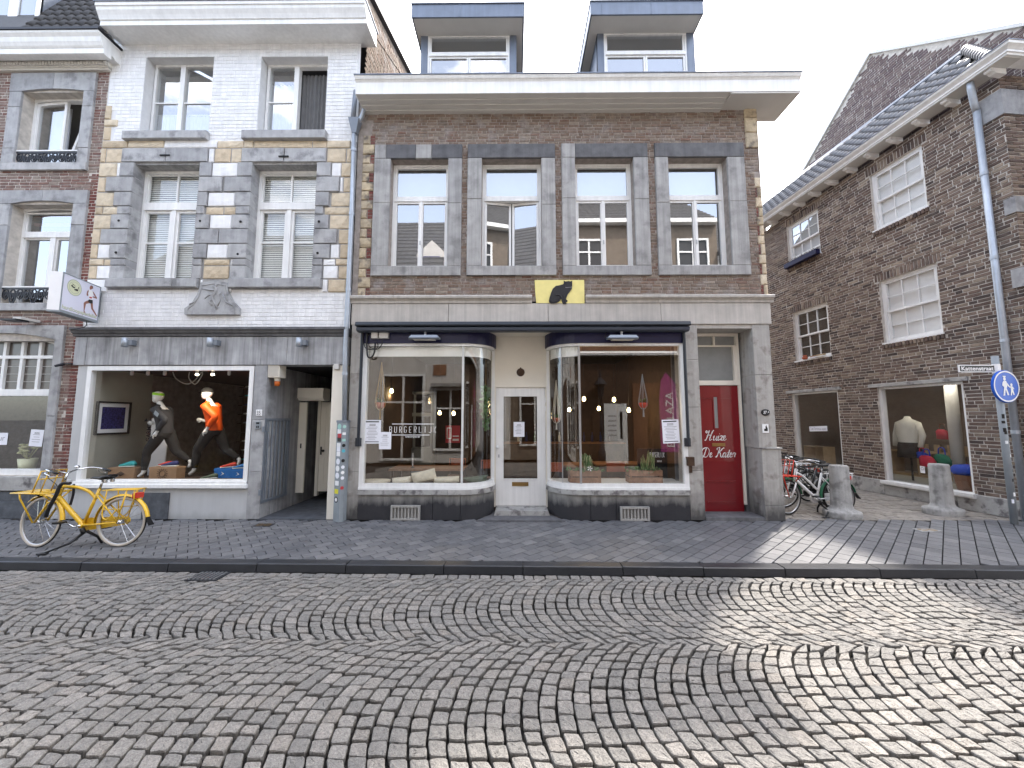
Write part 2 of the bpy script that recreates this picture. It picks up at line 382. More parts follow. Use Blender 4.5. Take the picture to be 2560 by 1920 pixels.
mat('stone_pier',[(.40,.385,.36),(.43,.41,.38)],.8,ns=4,na=.17,bump=.35,bs=60,streak=.18,speck=.07,tint=(.22,.20,.18),tints=4,dirt=(.05,.55,(.05,.05,.05)))
mat('stone_plinth',[(.30,.295,.275),(.33,.32,.30)],.75,ns=5,na=.2,bump=.35,bs=60,streak=.14,dirt=(.26,.46,(.02,.02,.025),.95))
mat('stone_ledge',[(.40,.395,.375),(.37,.365,.35),(.42,.41,.39)],.8,ns=7,na=.2,bump=.4,bs=70,speck=.15,tint=(.14,.13,.13),tints=6)
mat('render_grey',(.49,.495,.495),.75,ns=2,na=.06,bump=.15,bs=40,streak=.06,dirt=(-.05,.14,(.16,.16,.15),.5))
mat('slate',(.085,.092,.105),.6,ns=8,na=.4,bump=.3,bs=50)
mat('zinc',(.165,.19,.235),.42,ns=3,na=.12,metal=.3,streak=.1)
mat('pipe_zinc',(.40,.44,.49),.45,ns=6,na=.12,metal=.45,streak=.1)
mat('steel',(.45,.46,.47),.35,metal=.8,na=.08)
mat('soffit',(.60,.59,.56),.6,ns=3,na=.05)
mat('cornice_cream',(.68,.66,.61),.55,ns=3,na=.06,streak=.06)
mat('navy',(.012,.013,.055),.35,na=.05)
mat('awning',(.022,.027,.036),.4,ns=5,na=.15,streak=.15)
mat('red_door',(.19,.005,.010),.28,ns=2,na=.06,coat=.35,spec=.4)
mat('black',(.012,.012,.013),.4,na=.1)
mat('matt_black',(.02,.02,.02),.9,na=.1)
mat('black_iron',(.015,.016,.022),.45,na=.1)
mat('roof_tile_dark',[(.045,.043,.043),(.06,.057,.056),(.05,.048,.05)],.6,ns=9,na=.2,bump=.2)
mat('roof_tile',[(.13,.125,.13),(.16,.155,.155),(.11,.107,.112)],.42,ns=9,na=.15,bump=.1,spec=.6)
mat('paver',[(.11,.112,.12),(.14,.141,.147),(.098,.10,.107),(.17,.17,.174),(.124,.125,.132)],.46,ns=7,na=.14,bump=.25,bs=90,speck=.1)
mat('kerb',[(.026,.028,.033),(.036,.038,.043)],.36,ns=6,na=.2,bump=.2,bs=80,speck=.12)
mat('cobble',[(.19,.183,.172),(.215,.207,.194),(.24,.228,.211),(.172,.167,.158),(.205,.195,.181),(.272,.256,.236),(.225,.208,.187),(.20,.193,.182)],.7,ns=42,na=.26,bump=.9,bs=95,speck=.34,tint=(.20,.192,.178),tints=1.3)
mat('road_joint',(.012,.011,.010),.95,ns=20,na=.4,bump=.6,bs=60)
mat('sand_joint',(.10,.095,.088),.95,ns=20,na=.3)
mat('sett',[(.20,.18,.155),(.25,.225,.195),(.22,.20,.18),(.28,.255,.22)],.85,ns=9,na=.2,bump=.4,bs=60,speck=.15)
mat('ground',(.12,.115,.11),.95,na=.3)
mat('concrete',(.36,.355,.34),.85,ns=5,na=.2,bump=.5,bs=45,speck=.12,streak=.2,tint=(.22,.215,.205),tints=6)
mat('wood_dark',(.06,.032,.018),.5,ns=6,na=.3)
mat('wood',(.26,.13,.07),.6,ns=12,na=.3,bump=.2)
mat('wood_pale',(.45,.33,.20),.55,ns=6,na=.15)
mat('crate_wood',[(.21,.105,.06),(.25,.13,.075),(.17,.09,.055)],.8,ns=12,na=.35,bump=.4)
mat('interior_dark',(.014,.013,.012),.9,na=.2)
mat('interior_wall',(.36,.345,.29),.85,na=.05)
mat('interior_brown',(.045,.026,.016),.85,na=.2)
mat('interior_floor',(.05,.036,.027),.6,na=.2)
mat('interior_white',(.58,.57,.54),.8,na=.04)
mat('taupe',(.20,.165,.145),.8,na=.08)
mat('roller',(.46,.50,.52),.6,na=.03)
mat('vent_grey',(.34,.33,.31),.5,na=.08)
mat('net',(.86,.87,.88),.8,na=.03)
mat('blind',(.84,.85,.82),.55,na=.04)
mat('curtain',(.62,.63,.66),.9,ns=6,na=.1)
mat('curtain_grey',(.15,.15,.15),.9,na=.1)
mat('yellow_paint',(.72,.44,.02),.35,na=.05,spec=.5,coat=.3)
mat('plaque_yellow',(.80,.70,.27),.55,ns=9,na=.06)
mat('cat_black',(.022,.021,.023),.55,na=.15)
mat('tyre',(.022,.021,.02),.8,na=.1)
mat('tyre_cream',(.52,.47,.40),.8,na=.08)
mat('chrome',(.6,.61,.62),.18,metal=1.,na=.03)
mat('bike_white',(.74,.74,.74),.3,na=.03,coat=.3)
mat('bike_red',(.58,.045,.02),.35,na=.05)
mat('bike_green',(.015,.13,.06),.4,na=.05)
mat('bike_black',(.015,.015,.016),.35,na=.05)
mat('sign_blue',(.012,.10,.52),.35,na=.05)
mat('sign_white',(.82,.82,.82),.5,na=.03)
mat('paper',(.80,.81,.86),.7,na=.02)
mat('ink',(.03,.03,.035),.7,na=.05)
mat('ink_grey',(.33,.33,.36),.7,na=.05)
mat('orange',(.92,.11,.008),.6,na=.1)
mat('orange_lens',(.55,.12,.01),.3,na=.05)
mat('lime',(.32,.72,.03),.6,na=.05)
mat('shirt_grey',(.035,.036,.04),.8,na=.15)
mat('mannequin',(.72,.71,.68),.4,na=.03)
mat('cardboard',(.33,.20,.11),.85,na=.08)
mat('box_blue',(.02,.14,.42),.6,na=.08)
mat('shoe_teal',(.06,.42,.42),.6,na=.1); mat('shoe_red',(.55,.05,.03),.6,na=.1); mat('shoe_navy',(.03,.035,.12),.6,na=.1); mat('shoe_blue',(.03,.17,.42),.6,na=.1)
mat('sole',(.75,.74,.68),.6,na=.03)
mat('photo_blue',(.03,.03,.14),.3,ns=30,na=.9)
mat('skin',(.30,.13,.09),.6,na=.1)
mat('leaf',[(.05,.12,.03),(.08,.16,.045),(.10,.18,.06)],.6,na=.2)
mat('leaf_cream',(.42,.43,.22),.6,na=.15)
mat('macrame',(.42,.28,.12),.9,na=.15)
mat('terracotta',(.40,.10,.045),.7,na=.15)
mat('cushion',[(.68,.62,.48),(.62,.56,.43),(.72,.66,.53)],.9,ns=14,na=.14,bump=.3,bs=120)
mat('cushion_green',(.10,.125,.085),.9,na=.15)
mat('brass',(.30,.19,.07),.4,metal=.7,na=.15)
mat('heater',(.20,.225,.26),.4,metal=.3,na=.05)
mat('purple',(.36,.04,.20),.7,na=.08)
mat('sticker_teal',(.35,.58,.52),.6,na=.1); mat('sticker_yellow',(.72,.66,.05),.6,na=.1); mat('sticker_red',(.50,.05,.06),.6,na=.1); mat('sticker_cyan',(.1,.45,.55),.6,na=.1)
mat('cab_grey',(.27,.30,.32),.6,ns=5,na=.1,streak=.08)
mat('display_blue',(.015,.06,.42),.7,na=.1); mat('display_red',(.5,.02,.05),.7,na=.1); mat('display_green',(.015,.16,.09),.7,na=.1); mat('display_white',(.68,.66,.58),.8,na=.05)
mat('brown_bag',(.16,.07,.035),.8,na=.15)
mat('opp_white',(.58,.555,.52),.85,ns=3,na=.1,bump=.5,bs=30)
mat('opp_brick',[(.17,.135,.10),(.19,.15,.115),(.15,.12,.09)],.9,na=.2)
mat('opp_grey',(.30,.295,.28),.85,na=.12)
emis('bulb',(1,.78,.36),6.); emis('spot',(1,.85,.6),8.); emis('downlight',(1,.93,.8),3.)
glassmat('glass',.1); glassmat('glass_old',.10,wav=.05); glassmat('glass_shop',.095,wav=.015); glassmat('glass_clear',.03); glassmat('glass_upper',.36,(.8,.84,.86),wav=.03); glassmat('glass_dormer',.34,(.6,.65,.7))
mat('frost',(.24,.25,.245),.55,na=.1)
mat('lead',(.10,.085,.075),.25,ns=3,na=.2,spec=.5)

# ---------------------------------------------------------------- ground, road, pavement
g=MB(); g.quad((-400,-400,-.17),(400,-400,-.17),(400,400,-.17),(-400,400,-.17)); g.build('ground','ground',kind='structure')
KA=math.atan2(-.17,12.7)                      # the kerb is not quite parallel to the fronts
def kerb_y(x): return -2.03+math.tan(KA)*x
road=MB(); road.quad((-14,-9.6,-.15),(14,-9.6,-.15),(14,kerb_y(14)-.05,-.15),(-14,kerb_y(-14)-.05,-.15)); road=road.build('road','road_joint',kind='structure')
# granite setts laid in segmental arcs that bow to the left
def cobbles():
    rg=random.Random(3); dx=.119; top=-.1; items=[]
    ystart=-2.26
    for j in range(4):
        W=1.28 if j==0 else 1.6; Rr=W/2/math.sin(R(51)); yc=(ystart-W/2) if j==0 else ystart-1.28-1.6*(j-.5); half=math.asin(W/2/Rr); n=int(round(2*half*Rr/.116))
        off=rg.uniform(0,dx)
        for k in range(-96,110):
            xk=k*dx+off; ph=rg.uniform(-.3,.3)
            if j>=2 and abs(xk)>5: continue
            if abs(xk)>10.4: continue
            th=[-half+2*half*(i+(ph if 0<i<n else 0)+(rg.uniform(-.16,.16) if 0<i<n else 0))/n for i in range(n+1)]
            for i in range(n):
                a,b=th[i]+.008/Rr,th[i+1]-.008/Rr
                c=[]
                for t,s in ((a,0),(b,0),(b,1),(a,1)):
                    x=xk+s*(dx-.0165/max(.55,math.cos(t)))-(Rr*math.cos(t)-Rr*math.cos(half)); y=yc+Rr*math.sin(t)+math.tan(KA)*xk
                    for sm in (ystart-1.28,ystart-2.88):               # stones interlock where two strips meet
                        y+=.026*math.sin(x*2*PI/(dx*2.)+2.1*math.sin(x*1.7)+1.3*math.sin(x*4.1))*math.exp(-abs(y-math.tan(KA)*xk-sm)/.11)
                    c.append((x+rg.uniform(-.006,.006),y+rg.uniform(-.006,.006)))
                cx=sum(p[0] for p in c)/4; cy=sum(p[1] for p in c)/4
                if cy>kerb_y(cx)-.24: continue
                items.append((cx,cy,c))
    # straight gutter course along the kerb
    x=-10.5
    while x<10.5:
        l=rg.uniform(.11,.17)
        y1=kerb_y(x)-.125; y0=y1-.105
        items.append((x+l/2,(y0+y1)/2,[(x,y0),(x,y1),(x+l-.012,y1+math.tan(KA)*l),(x+l-.012,y0+math.tan(KA)*l)])); x+=l
    def cob(c,m):
        cx=sum(p[0] for p in c)/4; cy=sum(p[1] for p in c)/4
        z=top+rg.uniform(-.006,.005); tx,ty=rg.uniform(-.05,.05),rg.uniform(-.05,.05)
        ring=[]
        for i in range(4):
            p,q=c[i],c[(i+1)%4]
            ring+= [(p[0]*.91+q[0]*.09,p[1]*.91+q[1]*.09),(p[0]*.5+q[0]*.5+rg.uniform(-.004,.004),p[1]*.5+q[1]*.5+rg.uniform(-.004,.004)),(p[0]*.09+q[0]*.91,p[1]*.09+q[1]*.91)]
        n=12; vs=[];
        def lay(s,dz,j):
            for x,y in ring:
                X=cx+(x-cx)*s; Y=cy+(y-cy)*s
                vs.append((X,Y,z+dz+tx*(X-cx)+ty*(Y-cy)+rg.uniform(-j,j)))
        lay(.93,-.06,0); lay(1.0,-.012,.003); lay(.965,-.002,.002); lay(.80,.0015,.0028); lay(.42,.0015,.0042)
        vs.append((cx,cy,z+.0015+rg.uniform(-.004,.004)))
        fs=[]
        for L in range(4):
            for i in range(n): fs.append((L*n+i,L*n+(i+1)%n,(L+1)*n+(i+1)%n,(L+1)*n+i))
        for i in range(n): fs.append((4*n+i,4*n+(i+1)%n,5*n))
        # ring runs clockwise or not: keep normals up
        ar=sum(c[i][0]*c[(i+1)%4][1]-c[(i+1)%4][0]*c[i][1] for i in range(4))
        if ar<0: fs=[tuple(reversed(f)) for f in fs]
        m.add(vs,fs)
    def vis(i):
        d=i[1]+D
        return (1/(d*d)) if d>2.1 and abs(i[0])<d*1.36 else -1+(-abs(i[0])-abs(i[1]))*.001
    items.sort(key=lambda i:-vis(i))
    st=MB()
    for i,(x,y,c) in enumerate(items):
        if i<300:
            m=MB(); cob(c,m)
            m.v=[(a-x,b-y,z) for a,b,z in m.v]
            o=m.build('cobblestone','cobble',road,local=True); o.location=(x,y,0)
        else: cob(c,st)
    st.build('cobblestone','cobble',road,kind='stuff')
cobbles()
# kerb
kb=MB(); kb.prismz([(-14,kerb_y(-14)+.055),(-14,kerb_y(-14)-.02),(14,kerb_y(14)-.02),(14,kerb_y(14)+.055)],-.15,-.02); kb=kb.build('kerb','sand_joint',kind='structure')
x=-12.3; rg=random.Random(5)
while x<12.3:
    l=rg.choice([1.0,1.15,.9,1.25]); xm=x+l/2
    m=MB(); ya,yb=-.095,.06
    sec=[(yb,-.1),(ya-.012,-.1),(ya,-.008),(ya+.012,0),(yb,0)]
    m.prismx([(p,q) for p,q in sec],-l/2+.006,l/2-.006)
    o=m.build('kerb_stone','kerb',kb,local=True); o.location=(xm,kerb_y(xm),rg.uniform(-.003,.003)); o.rotation_euler=(0,0,KA); x+=l
# pavement slabs, laid diagonally
pv=MB(); pv.prismz([(-14,.6),(-14,kerb_y(-14)+.06),(14,kerb_y(14)+.06),(14,.6)],-.15,-.022); pave=pv.build('pavement','road_joint',kind='structure')
def pavers():
    rg=random.Random(9); items=[]; a=.158; b=.235; c45,s45=math.cos(R(41)),math.sin(R(41))
    for i in range(-90,90):
        for j in range(-62,62):
            u=(j+(.5 if i%2 else 0))*b; v=i*a; x=u*c45-v*s45; y=u*s45+v*c45-1.0
            if abs(x)>12.2 or y>.05 or y<kerb_y(x)+.0: continue
            if x<4.9 and y>-.02: continue
            items.append((x,y))
    def quadp(x,y):
        pts=[(-b/2+.005,-a/2+.006),(b/2-.005,-a/2+.006),(b/2-.005,a/2-.006),(-b/2+.005,a/2-.006)]
        return [(x+u*c45-v*s45,y+u*s45+v*c45) for u,v in pts]
    def clip(p,fn):
        o=[]
        for i in range(len(p)):
            A,B=p[i],p[(i+1)%len(p)]; fa,fb=fn(A),fn(B)
            if fa>=0:o.append(A)
            if (fa>=0)!=(fb>=0):
                t=fa/(fa-fb); o.append((A[0]+(B[0]-A[0])*t,A[1]+(B[1]-A[1])*t))
        return o
    def slab(poly,m,x,y):
        n=len(poly); z=rg.uniform(-.003,.0025); tx,ty=rg.uniform(-.006,.006),rg.uniform(-.006,.006); cx=sum(p[0] for p in poly)/n; cy=sum(p[1] for p in poly)/n
        Z=lambda p:z+tx*(p[0]-cx)+ty*(p[1]-cy)
        vs=[(p[0],p[1],-.03) for p in poly]+[(p[0],p[1],Z(p)-.004) for p in poly]+[(cx+(p[0]-cx)*.96,cy+(p[1]-cy)*.96,Z(p)) for p in poly]
        fs=[(i,(i+1)%n,n+(i+1)%n,n+i) for i in range(n)]+[(n+i,n+(i+1)%n,2*n+(i+1)%n,2*n+i) for i in range(n)]+[tuple(range(2*n,3*n))]
        m.add(vs,fs)
    def vis(i):
        d=i[1]+D; return 1/(d*d)*(1 if abs(i[0])<d*1.36 else .1)
    items.sort(key=lambda i:-vis(i)); st=MB(); k=0
    for x,y in items:
        p=clip(quadp(x,y),lambda q:q[1]-kerb_y(q[0])-.066)
        if len(p)<3: continue
        ar=abs(sum(p[i][0]*p[(i+1)%len(p)][1]-p[(i+1)%len(p)][0]*p[i][1] for i in range(len(p))))/2
        if ar<.002: continue
        if k<300:
            m=MB(); slab([(q[0]-x,q[1]-y) for q in p],m,0,0); o=m.build('paving_stone','paver',pave,local=True); o.location=(x,y,0); k+=1
        else: slab(p,st,x,y)
    st.build('paving_stone','paver',pave,kind='stuff')
pavers()
# side street of small setts in rows
ss=MB(); ss.quad((4.7,.04,-.03),(10.3,.04,-.03),(10.3,26,-.03),(4.7,26,-.03)); side=ss.build('side_street','sand_joint',kind='structure')
def setts():
    rg=random.Random(4); st=MB(); k=0; y=.06
    while y<9:
        hh=.145; x=4.75+rg.uniform(0,.15)
        while x<9.5:
            l=rg.uniform(.16,.24); z=rg.uniform(-.008,.004)
            def bl(m,ox,oy):
                a,b,c,d=x-ox+.006,y-oy+.006,x+l-ox-.006,y+hh-oy-.006; e=.012
                P=[(a,b),(c,b),(c,d),(a,d)]; Q=[(a+e,b+e),(c-e,b+e),(c-e,d-e),(a+e,d-e)]
                m.add([(p[0],p[1],-.04) for p in P]+[(p[0],p[1],z-.008) for p in P]+[(p[0],p[1],z) for p in Q],
                  [(i,(i+1)%4,4+(i+1)%4,4+i) for i in range(4)]+[(4+i,4+(i+1)%4,8+(i+1)%4,8+i) for i in range(4)]+[(8,9,10,11)])
            if k<300:
                m=MB(); bl(m,x+l/2,y+hh/2); o=m.build('sett','sett',side,local=True); o.location=(x+l/2,y+hh/2,0); k+=1
            else: bl(st,0,0)
            x+=l
        y+=hh
    st.build('sett','sett',side,kind='stuff')
setts()
# drain grate by the kerb
gx,gy=G(515,1445,-.1); m=MB()
t=thing('drain_grate','iron drain grate set in the gutter below the kerb','drain',(gx,kerb_y(gx)-.26,-.1))
frame2=MB(); frame2.box(gx-.19,kerb_y(gx)-.38,-.1,gx+.19,kerb_y(gx)-.13,-.088); frame2.build('grate_frame','kerb',t)
for i in range(7):
    b=MB(); xx=gx-.15+i*.05; b.box(xx-.009,kerb_y(gx)-.36,-.092,xx+.009,kerb_y(gx)-.15,-.078); b.build('bar','steel',t)
for (px,py,wd,lb) in ((660,1313,.3,'small brass utility cover plate in pavement near passage doorway'),(2318,1326,.34,'pale utility cover plate in pavement before the right bollard')):
    gx,gy=G(px,py,0); t=thing('cover_plate',lb,'cover plate',(gx,gy,0),group='utility covers in the pavement')
    a=MB(); a.box(gx-wd/2,gy-.08,.002,gx+wd/2,gy+.08,.009); a.build('plate','concrete' if px>2000 else 'kerb',t)
    a=MB()
    for q in (-1,1):
        cx=gx+q*wd*.22
        a.box(cx-.05,gy-.045,.009,cx+.05,gy-.03,.013); a.box(cx-.05,gy+.03,.009,cx+.05,gy+.045,.013); a.box(cx-.05,gy-.03,.009,cx-.036,gy+.03,.013); a.box(cx+.036,gy-.03,.009,cx+.05,gy+.03,.013)
    a.build('rim','brass',t)
# ================================================================ corner cafe house (number 37)
CX0,CX1=-3.165,4.87
cafe=thing('cafe_house','brown brick corner cafe house with four stone framed windows and two zinc dormers','house',(.9,0,0))
ZS=FZ(741); ZSO=8.17                       # string course top, soffit
WIN=[(974,1119),(1204,1354),(1439,1586),(1674,1823)]; SUR=[(933,1154),(1168,1389),(1405,1623),(1641,1867)]
zt=FZ(397); zb=FZ(666); zl=FZ(362); zsb=FZ(690)
wr=[(FX(a,0,530),zb,FX(b,0,530),zt) for a,b in WIN]; sr=[(FX(a,0,530),zsb,FX(b,0,530),zl) for a,b in SUR]
m=MB(); wall(m,CX0,ZS-.1,CX1,8.6,wr,y=.012,t=.28); m.build('wall','mortar_warm',cafe)
QX0,QX1=FX(927,0,500),FX(1876,0,500)       # brick field between the corner stones
plq=FR(1338,701.7,1460,760)
holes=[s for s in sr]+[plq]
bricks(cafe,FX(905,0,500)-.02,ZS,CX1-.02,ZSO,holes+[(CX0,ZS,QX0-.03,FZ(300)),(QX1+.12,ZS,CX1+1,FZ(430))],.012,.205,.0605,.013,'brick_cafe',seed=2,dj=.006,limit=240)
# stone window surrounds
rg=random.Random(11)
for i,((a,zb_,b,zt_),(sa,_,sb,_)) in enumerate(zip(wr,sr)):
    def st(x0,z0,x1,z1,mt='stone_frame',y0=-.035):
        k=MB(); k.block(x0+.002,z0+.002,x1-.002,z1-.002,y0+rg.uniform(-.003,.003),.26,.007,.0); return k.build('stone',mt,cafe)
    lc=[[.0,.13,.47,.65,1.],[0,1.],[0,.16,1.],[0,1.]][i]
    for u,v in zip(lc,lc[1:]):
        st(sa+(sb-sa)*u,zt,sa+(sb-sa)*v,zl,'stone_frame' if (i==0 and u in(.0,.47)) or (i==2 and u==0) else 'stone_dark')
    zs_=[FZ(492+rg.uniform(5,25)),FZ(492+rg.uniform(5,25))]
    for x0,x1,zm in ((sa,a,zs_[0]),(b,sb,zs_[1])):
        st(x0,zb,x1,zm); st(x0,zm,x1,zt)
    st(sa,zsb,(sa+sb)/2+rg.uniform(-.3,.3),zb) if i in(1,) else None
    if i==1: pass
    st(sa,zsb,sb,zb,y0=-.04) if i!=1 else st(sa+.001,zsb,sb,zb,y0=-.042)
    # window
    wn=MB(); y=.17; f=.045; frame(wn,a,zb+.004,b,zt-.004,f,y,y+.08); zt1=FZ(493,.17); zt0=FZ(503,.17)
    wn.box(a+f,y-.012,zt0,b-f,y+.08,zt1)
    wn=wn.build('window','white_paint',cafe)
    sash(wn,a+f+.002,zt1+.002,b-f-.002,zt-.004-f-.002,y+.012,.03,g='glass_upper')
    xm=(a+b)/2
    if i!=1:
        sash(wn,a+f+.002,zb+f+.006,xm-.004,zt0-.002,y+.008,.042,g='glass_upper'); sash(wn,xm+.004,zb+f+.006,b-f-.002,zt0-.002,y+.008,.042,g='glass_upper')
        k=MB(); k.box(xm-.018,y-.008,zb+f+.006,xm+.018,y+.008,zt0-.002); k.build('mullion','white_paint',wn)
        k=MB(); k.box(xm-.01,y-.022,zb+.52,xm+.01,y-.008,zb+.6); k.build('latch','steel',wn)
    else:
        for sgn,hx in ((1,a+f+.004),(-1,b-f-.004)):
            w_=(b-a)/2-f-.008; z0,z1=zb+f+.006,zt0-.006
            for o in range(1):
                k=MB(); frame(k,0 if sgn>0 else -w_,z0,w_ if sgn>0 else 0,z1,.042,0,.045); k=k.build('sash','white_paint',wn,local=True)
                p=MB(); q=(.042,w_-.042) if sgn>0 else (-w_+.042,-.042); p.quad((q[0],.025,z0+.042),(q[1],.025,z0+.042),(q[1],.025,z1-.042),(q[0],.025,z1-.042)); p=p.build('pane','glass_upper',wn,local=True)
                for e in (k,p): e.location=Vector((hx,y+.012,0))-org(wn); e.rotation_euler=(0,0,sgn*R(9))
    k=MB(); k.box(a+.03,.36,zt-.62,b-.03,.372,zt-.02); k.build('roller_blind','roller',cafe)
    k=MB(); k.box(a-.05,.55,zb-.1,b+.05,.57,zt+.1); k.build('inner_curtain','curtain_grey' if i!=2 else 'taupe',cafe)
# corner stones of yellow marl
def quoins(parent,xl,xr,z0,z1,side,mt,seed,ph=0):
    rg=random.Random(seed); z=z0;k=ph
    while z<z1-.1:
        h=rg.uniform(.17,.22); h=min(h,z1-z)
        wd=(xr-xl) if k%2 else (xr-xl)*rg.uniform(.55,.66)
        a,b=(xr-wd,xr) if side=='R' else (xl,xl+wd)
        s=MB(); s.block(a+.006,z+.006,b-.006,z+h-.008,-.012+rg.uniform(-.008,.004),.1,.014,.012,4,3,rg); s.build('stone',mt if rg.random()<.8 else 'marl_dirty',parent)
        if not k%2:
            u0,u1=(xl,a) if side=='R' else (b,xr)
            for q in range(3):
                s=MB(); v,f=brick_verts(u1-u0-.014,h/3-.012,.01,rg); s.add([((u0+u1)/2+p[0],.012+p[1],z+h*(q+.5)/3+p[2]) for p in v],f); s.build('brick','brick_red',parent)
        z+=h;k+=1
quoins(cafe,FX(900,0,560),FX(932,0,560)-.01,ZS,FZ(330),'L','marl_dirty',21)
quoins(cafe,QX1+.10,CX1-.0,ZS,FZ(440),'R','marl',22)
for q,(za,zb2) in enumerate(((ZSO-.30,ZSO-.02),(ZSO-.62,ZSO-.31),(ZSO-.95,ZSO-.63))):
    s=MB(); s.block(CX1-.26,za,CX1-.005,zb2,-.02,.1,.014,.012,3,3); s.build('stone','marl_dirty',cafe)
# string course and stone fascia
xs=[CX0,FX(1058,0,750),FX(1338,0,750)-.0]
for a,b in ((CX0,FX(988,0,750)),(FX(988,0,750),FX(1330,0,750)),(plq[2]+.02,FX(1643,0,750)),(FX(1643,0,750),CX1+.06)):
    s=MB(); z0,z1=FZ(759),FZ(741)
    s.prismx([(.1,z0),(-.045,z0),(-.05,z0+.045),(-.075,z0+.075),(-.10,z0+.085),(-.105,z1-.02),(-.09,z1),(.1,z1)],a+.003,b-.003); s.build('string_course','stone_fascia',cafe)
zf1=FZ(759)-.003; zf0=FZ(812)
cuts=[CX0+.02,FX(1122,0,780),FX(1370,0,780),FX(1651,0,780),CX1+.01]
for a,b in zip(cuts,cuts[1:]):
    s=MB(); s.block(a+.003,zf0,b-.003,zf1-(.0),-.03,.2,.006); s.build('stone','stone_fascia',cafe)
# --- ground floor stone piers
zsh=FZ(829)                               # head of the shop opening
def pier(x0,x1,zz,y0=-.02,y1=.3,mt='stone_pier'):
    for a,b in zip(zz,zz[1:]):
        s=MB(); s.block(x0,a+.002,x1,b-.002,y0,y1,.006); s.build('stone',mt,cafe)
XL=FX(903,0,1050); XR=FX(1716,0,1050)
pier(CX0+.04,XL-.0,[0,FZ(1180),FZ(1070),FZ(935),zf0])
DX0=FX(1752,0,1050); DX1=FX(1893,0,1050)  # opening of the red door
pier(XR+.0,DX0,[0,FZ(1176),FZ(1018),FZ(900),zf0],-.015,.42)
pier(DX1,CX1-.03,[FZ(1120),FZ(938),zf0],-.012,.55)
pier(DX1+.02,CX1+.02,[0,FZ(1262)],-.05,.55); pier(DX1+.02,CX1+.02,[FZ(1262),FZ(1121)],-.045,.55)
s=MB(); s.box(DX1+.01,-.065,FZ(1121),CX1+.035,.5,FZ(1121)+.02); s.build('stone','stone_ledge',cafe)
# red door recess
zd1=FZ(822); s=MB(); s.box(DX0-.02,0.0,zd1,DX1+.02,.5,zf0-.002); s.build('lintel','stone_fascia',cafe)
yd=.40; lx0,lx1=FX(1754,yd,1120),FX(1852,yd,1120); rz1=FZ(964,yd); rz0=FZ(1281,yd)
s=MB(); s.box(DX0,-.04,-.02,DX1+.02,.6,.06); s.build('doorstep','stone_dark',cafe)
rd=MB(); rd.box(lx0,yd,rz0,lx1,yd+.05,rz1)
rd=rd.build('red_door','red_door',cafe)
W_=lx1-lx0; H_=rz1-rz0; dcx=(lx0+lx1)/2
k=MB()
for (u0,v0,u1,v1) in ((.04,.895,.34,.91),(.47,.895,.83,.91),(.08,.235,.82,.247),(.10,.075,.80,.085)): k.box(lx0+W_*u0,yd-.012,rz0+H_*v0,lx0+W_*u1,yd,rz0+H_*v1)
frame(k,lx0+W_*.33,rz0+H_*.65,lx0+W_*.48,rz0+H_*.915,.022,yd-.014,yd); k.build('moulding','red_door',rd)
k=MB(); k.box(lx0+W_*.33+.022,yd-.006,rz0+H_*.65+.02,lx0+W_*.48-.022,yd-.001,rz0+H_*.915-.02); k.build('pane','frost',rd)
k=MB(); k.box(lx0+W_*.27,yd-.012,rz0+H_*.515,lx0+W_*.60,yd,rz0+H_*.540); k.build('letter_slot','brass',rd)
k=MB(); k.box(lx1,yd-.03,rz0+.16,lx1+.05,yd+.06,zd1-.01); k.box(lx0-.03,yd-.02,rz0,lx0,yd+.06,zd1-.01); zt_=FZ(829,yd)
zq=[rz1,FZ(952,yd),FZ(868,yd),FZ(842,yd)]
k.box(lx0,yd-.03,rz1+.004,lx1,yd+.06,zq[1]); k.box(lx0,yd-.02,zq[2],lx1,yd+.05,zq[2]+.03); k.box(lx0,yd-.03,zq[3],lx1,yd+.06,zd1-.01)
k.box(lx0+W_*.42,yd-.02,zq[2]+.03,lx0+W_*.46,yd+.05,zq[3]); k.box(lx1-.06,yd-.02,zq[1],lx1,yd+.05,zq[2])
tf=k.build('transom_window','cream_paint',cafe)
k=MB(); k.quad((lx0,yd+.03,zq[1]),(lx1-.06,yd+.03,zq[1]),(lx1-.06,yd+.03,zq[2]),(lx0,yd+.03,zq[2])); k.build('pane','frost',tf)
for a,b in ((lx0,lx0+W_*.42),(lx0+W_*.46,lx1)):
    k=MB(); k.quad((a,yd+.03,zq[2]+.03),(b,yd+.03,zq[2]+.03),(b,yd+.03,zq[3]),(a,yd+.03,zq[3])); k.build('pane','frost',tf)
s=MB(); s.box(lx1+.05,yd+.0,0,DX1+.02,yd+.08,zd1); s.box(DX0-.3,yd+.07,0,DX1+.3,yd+.12,zd1+.2); s.build('door_backing','stone_dark',cafe)
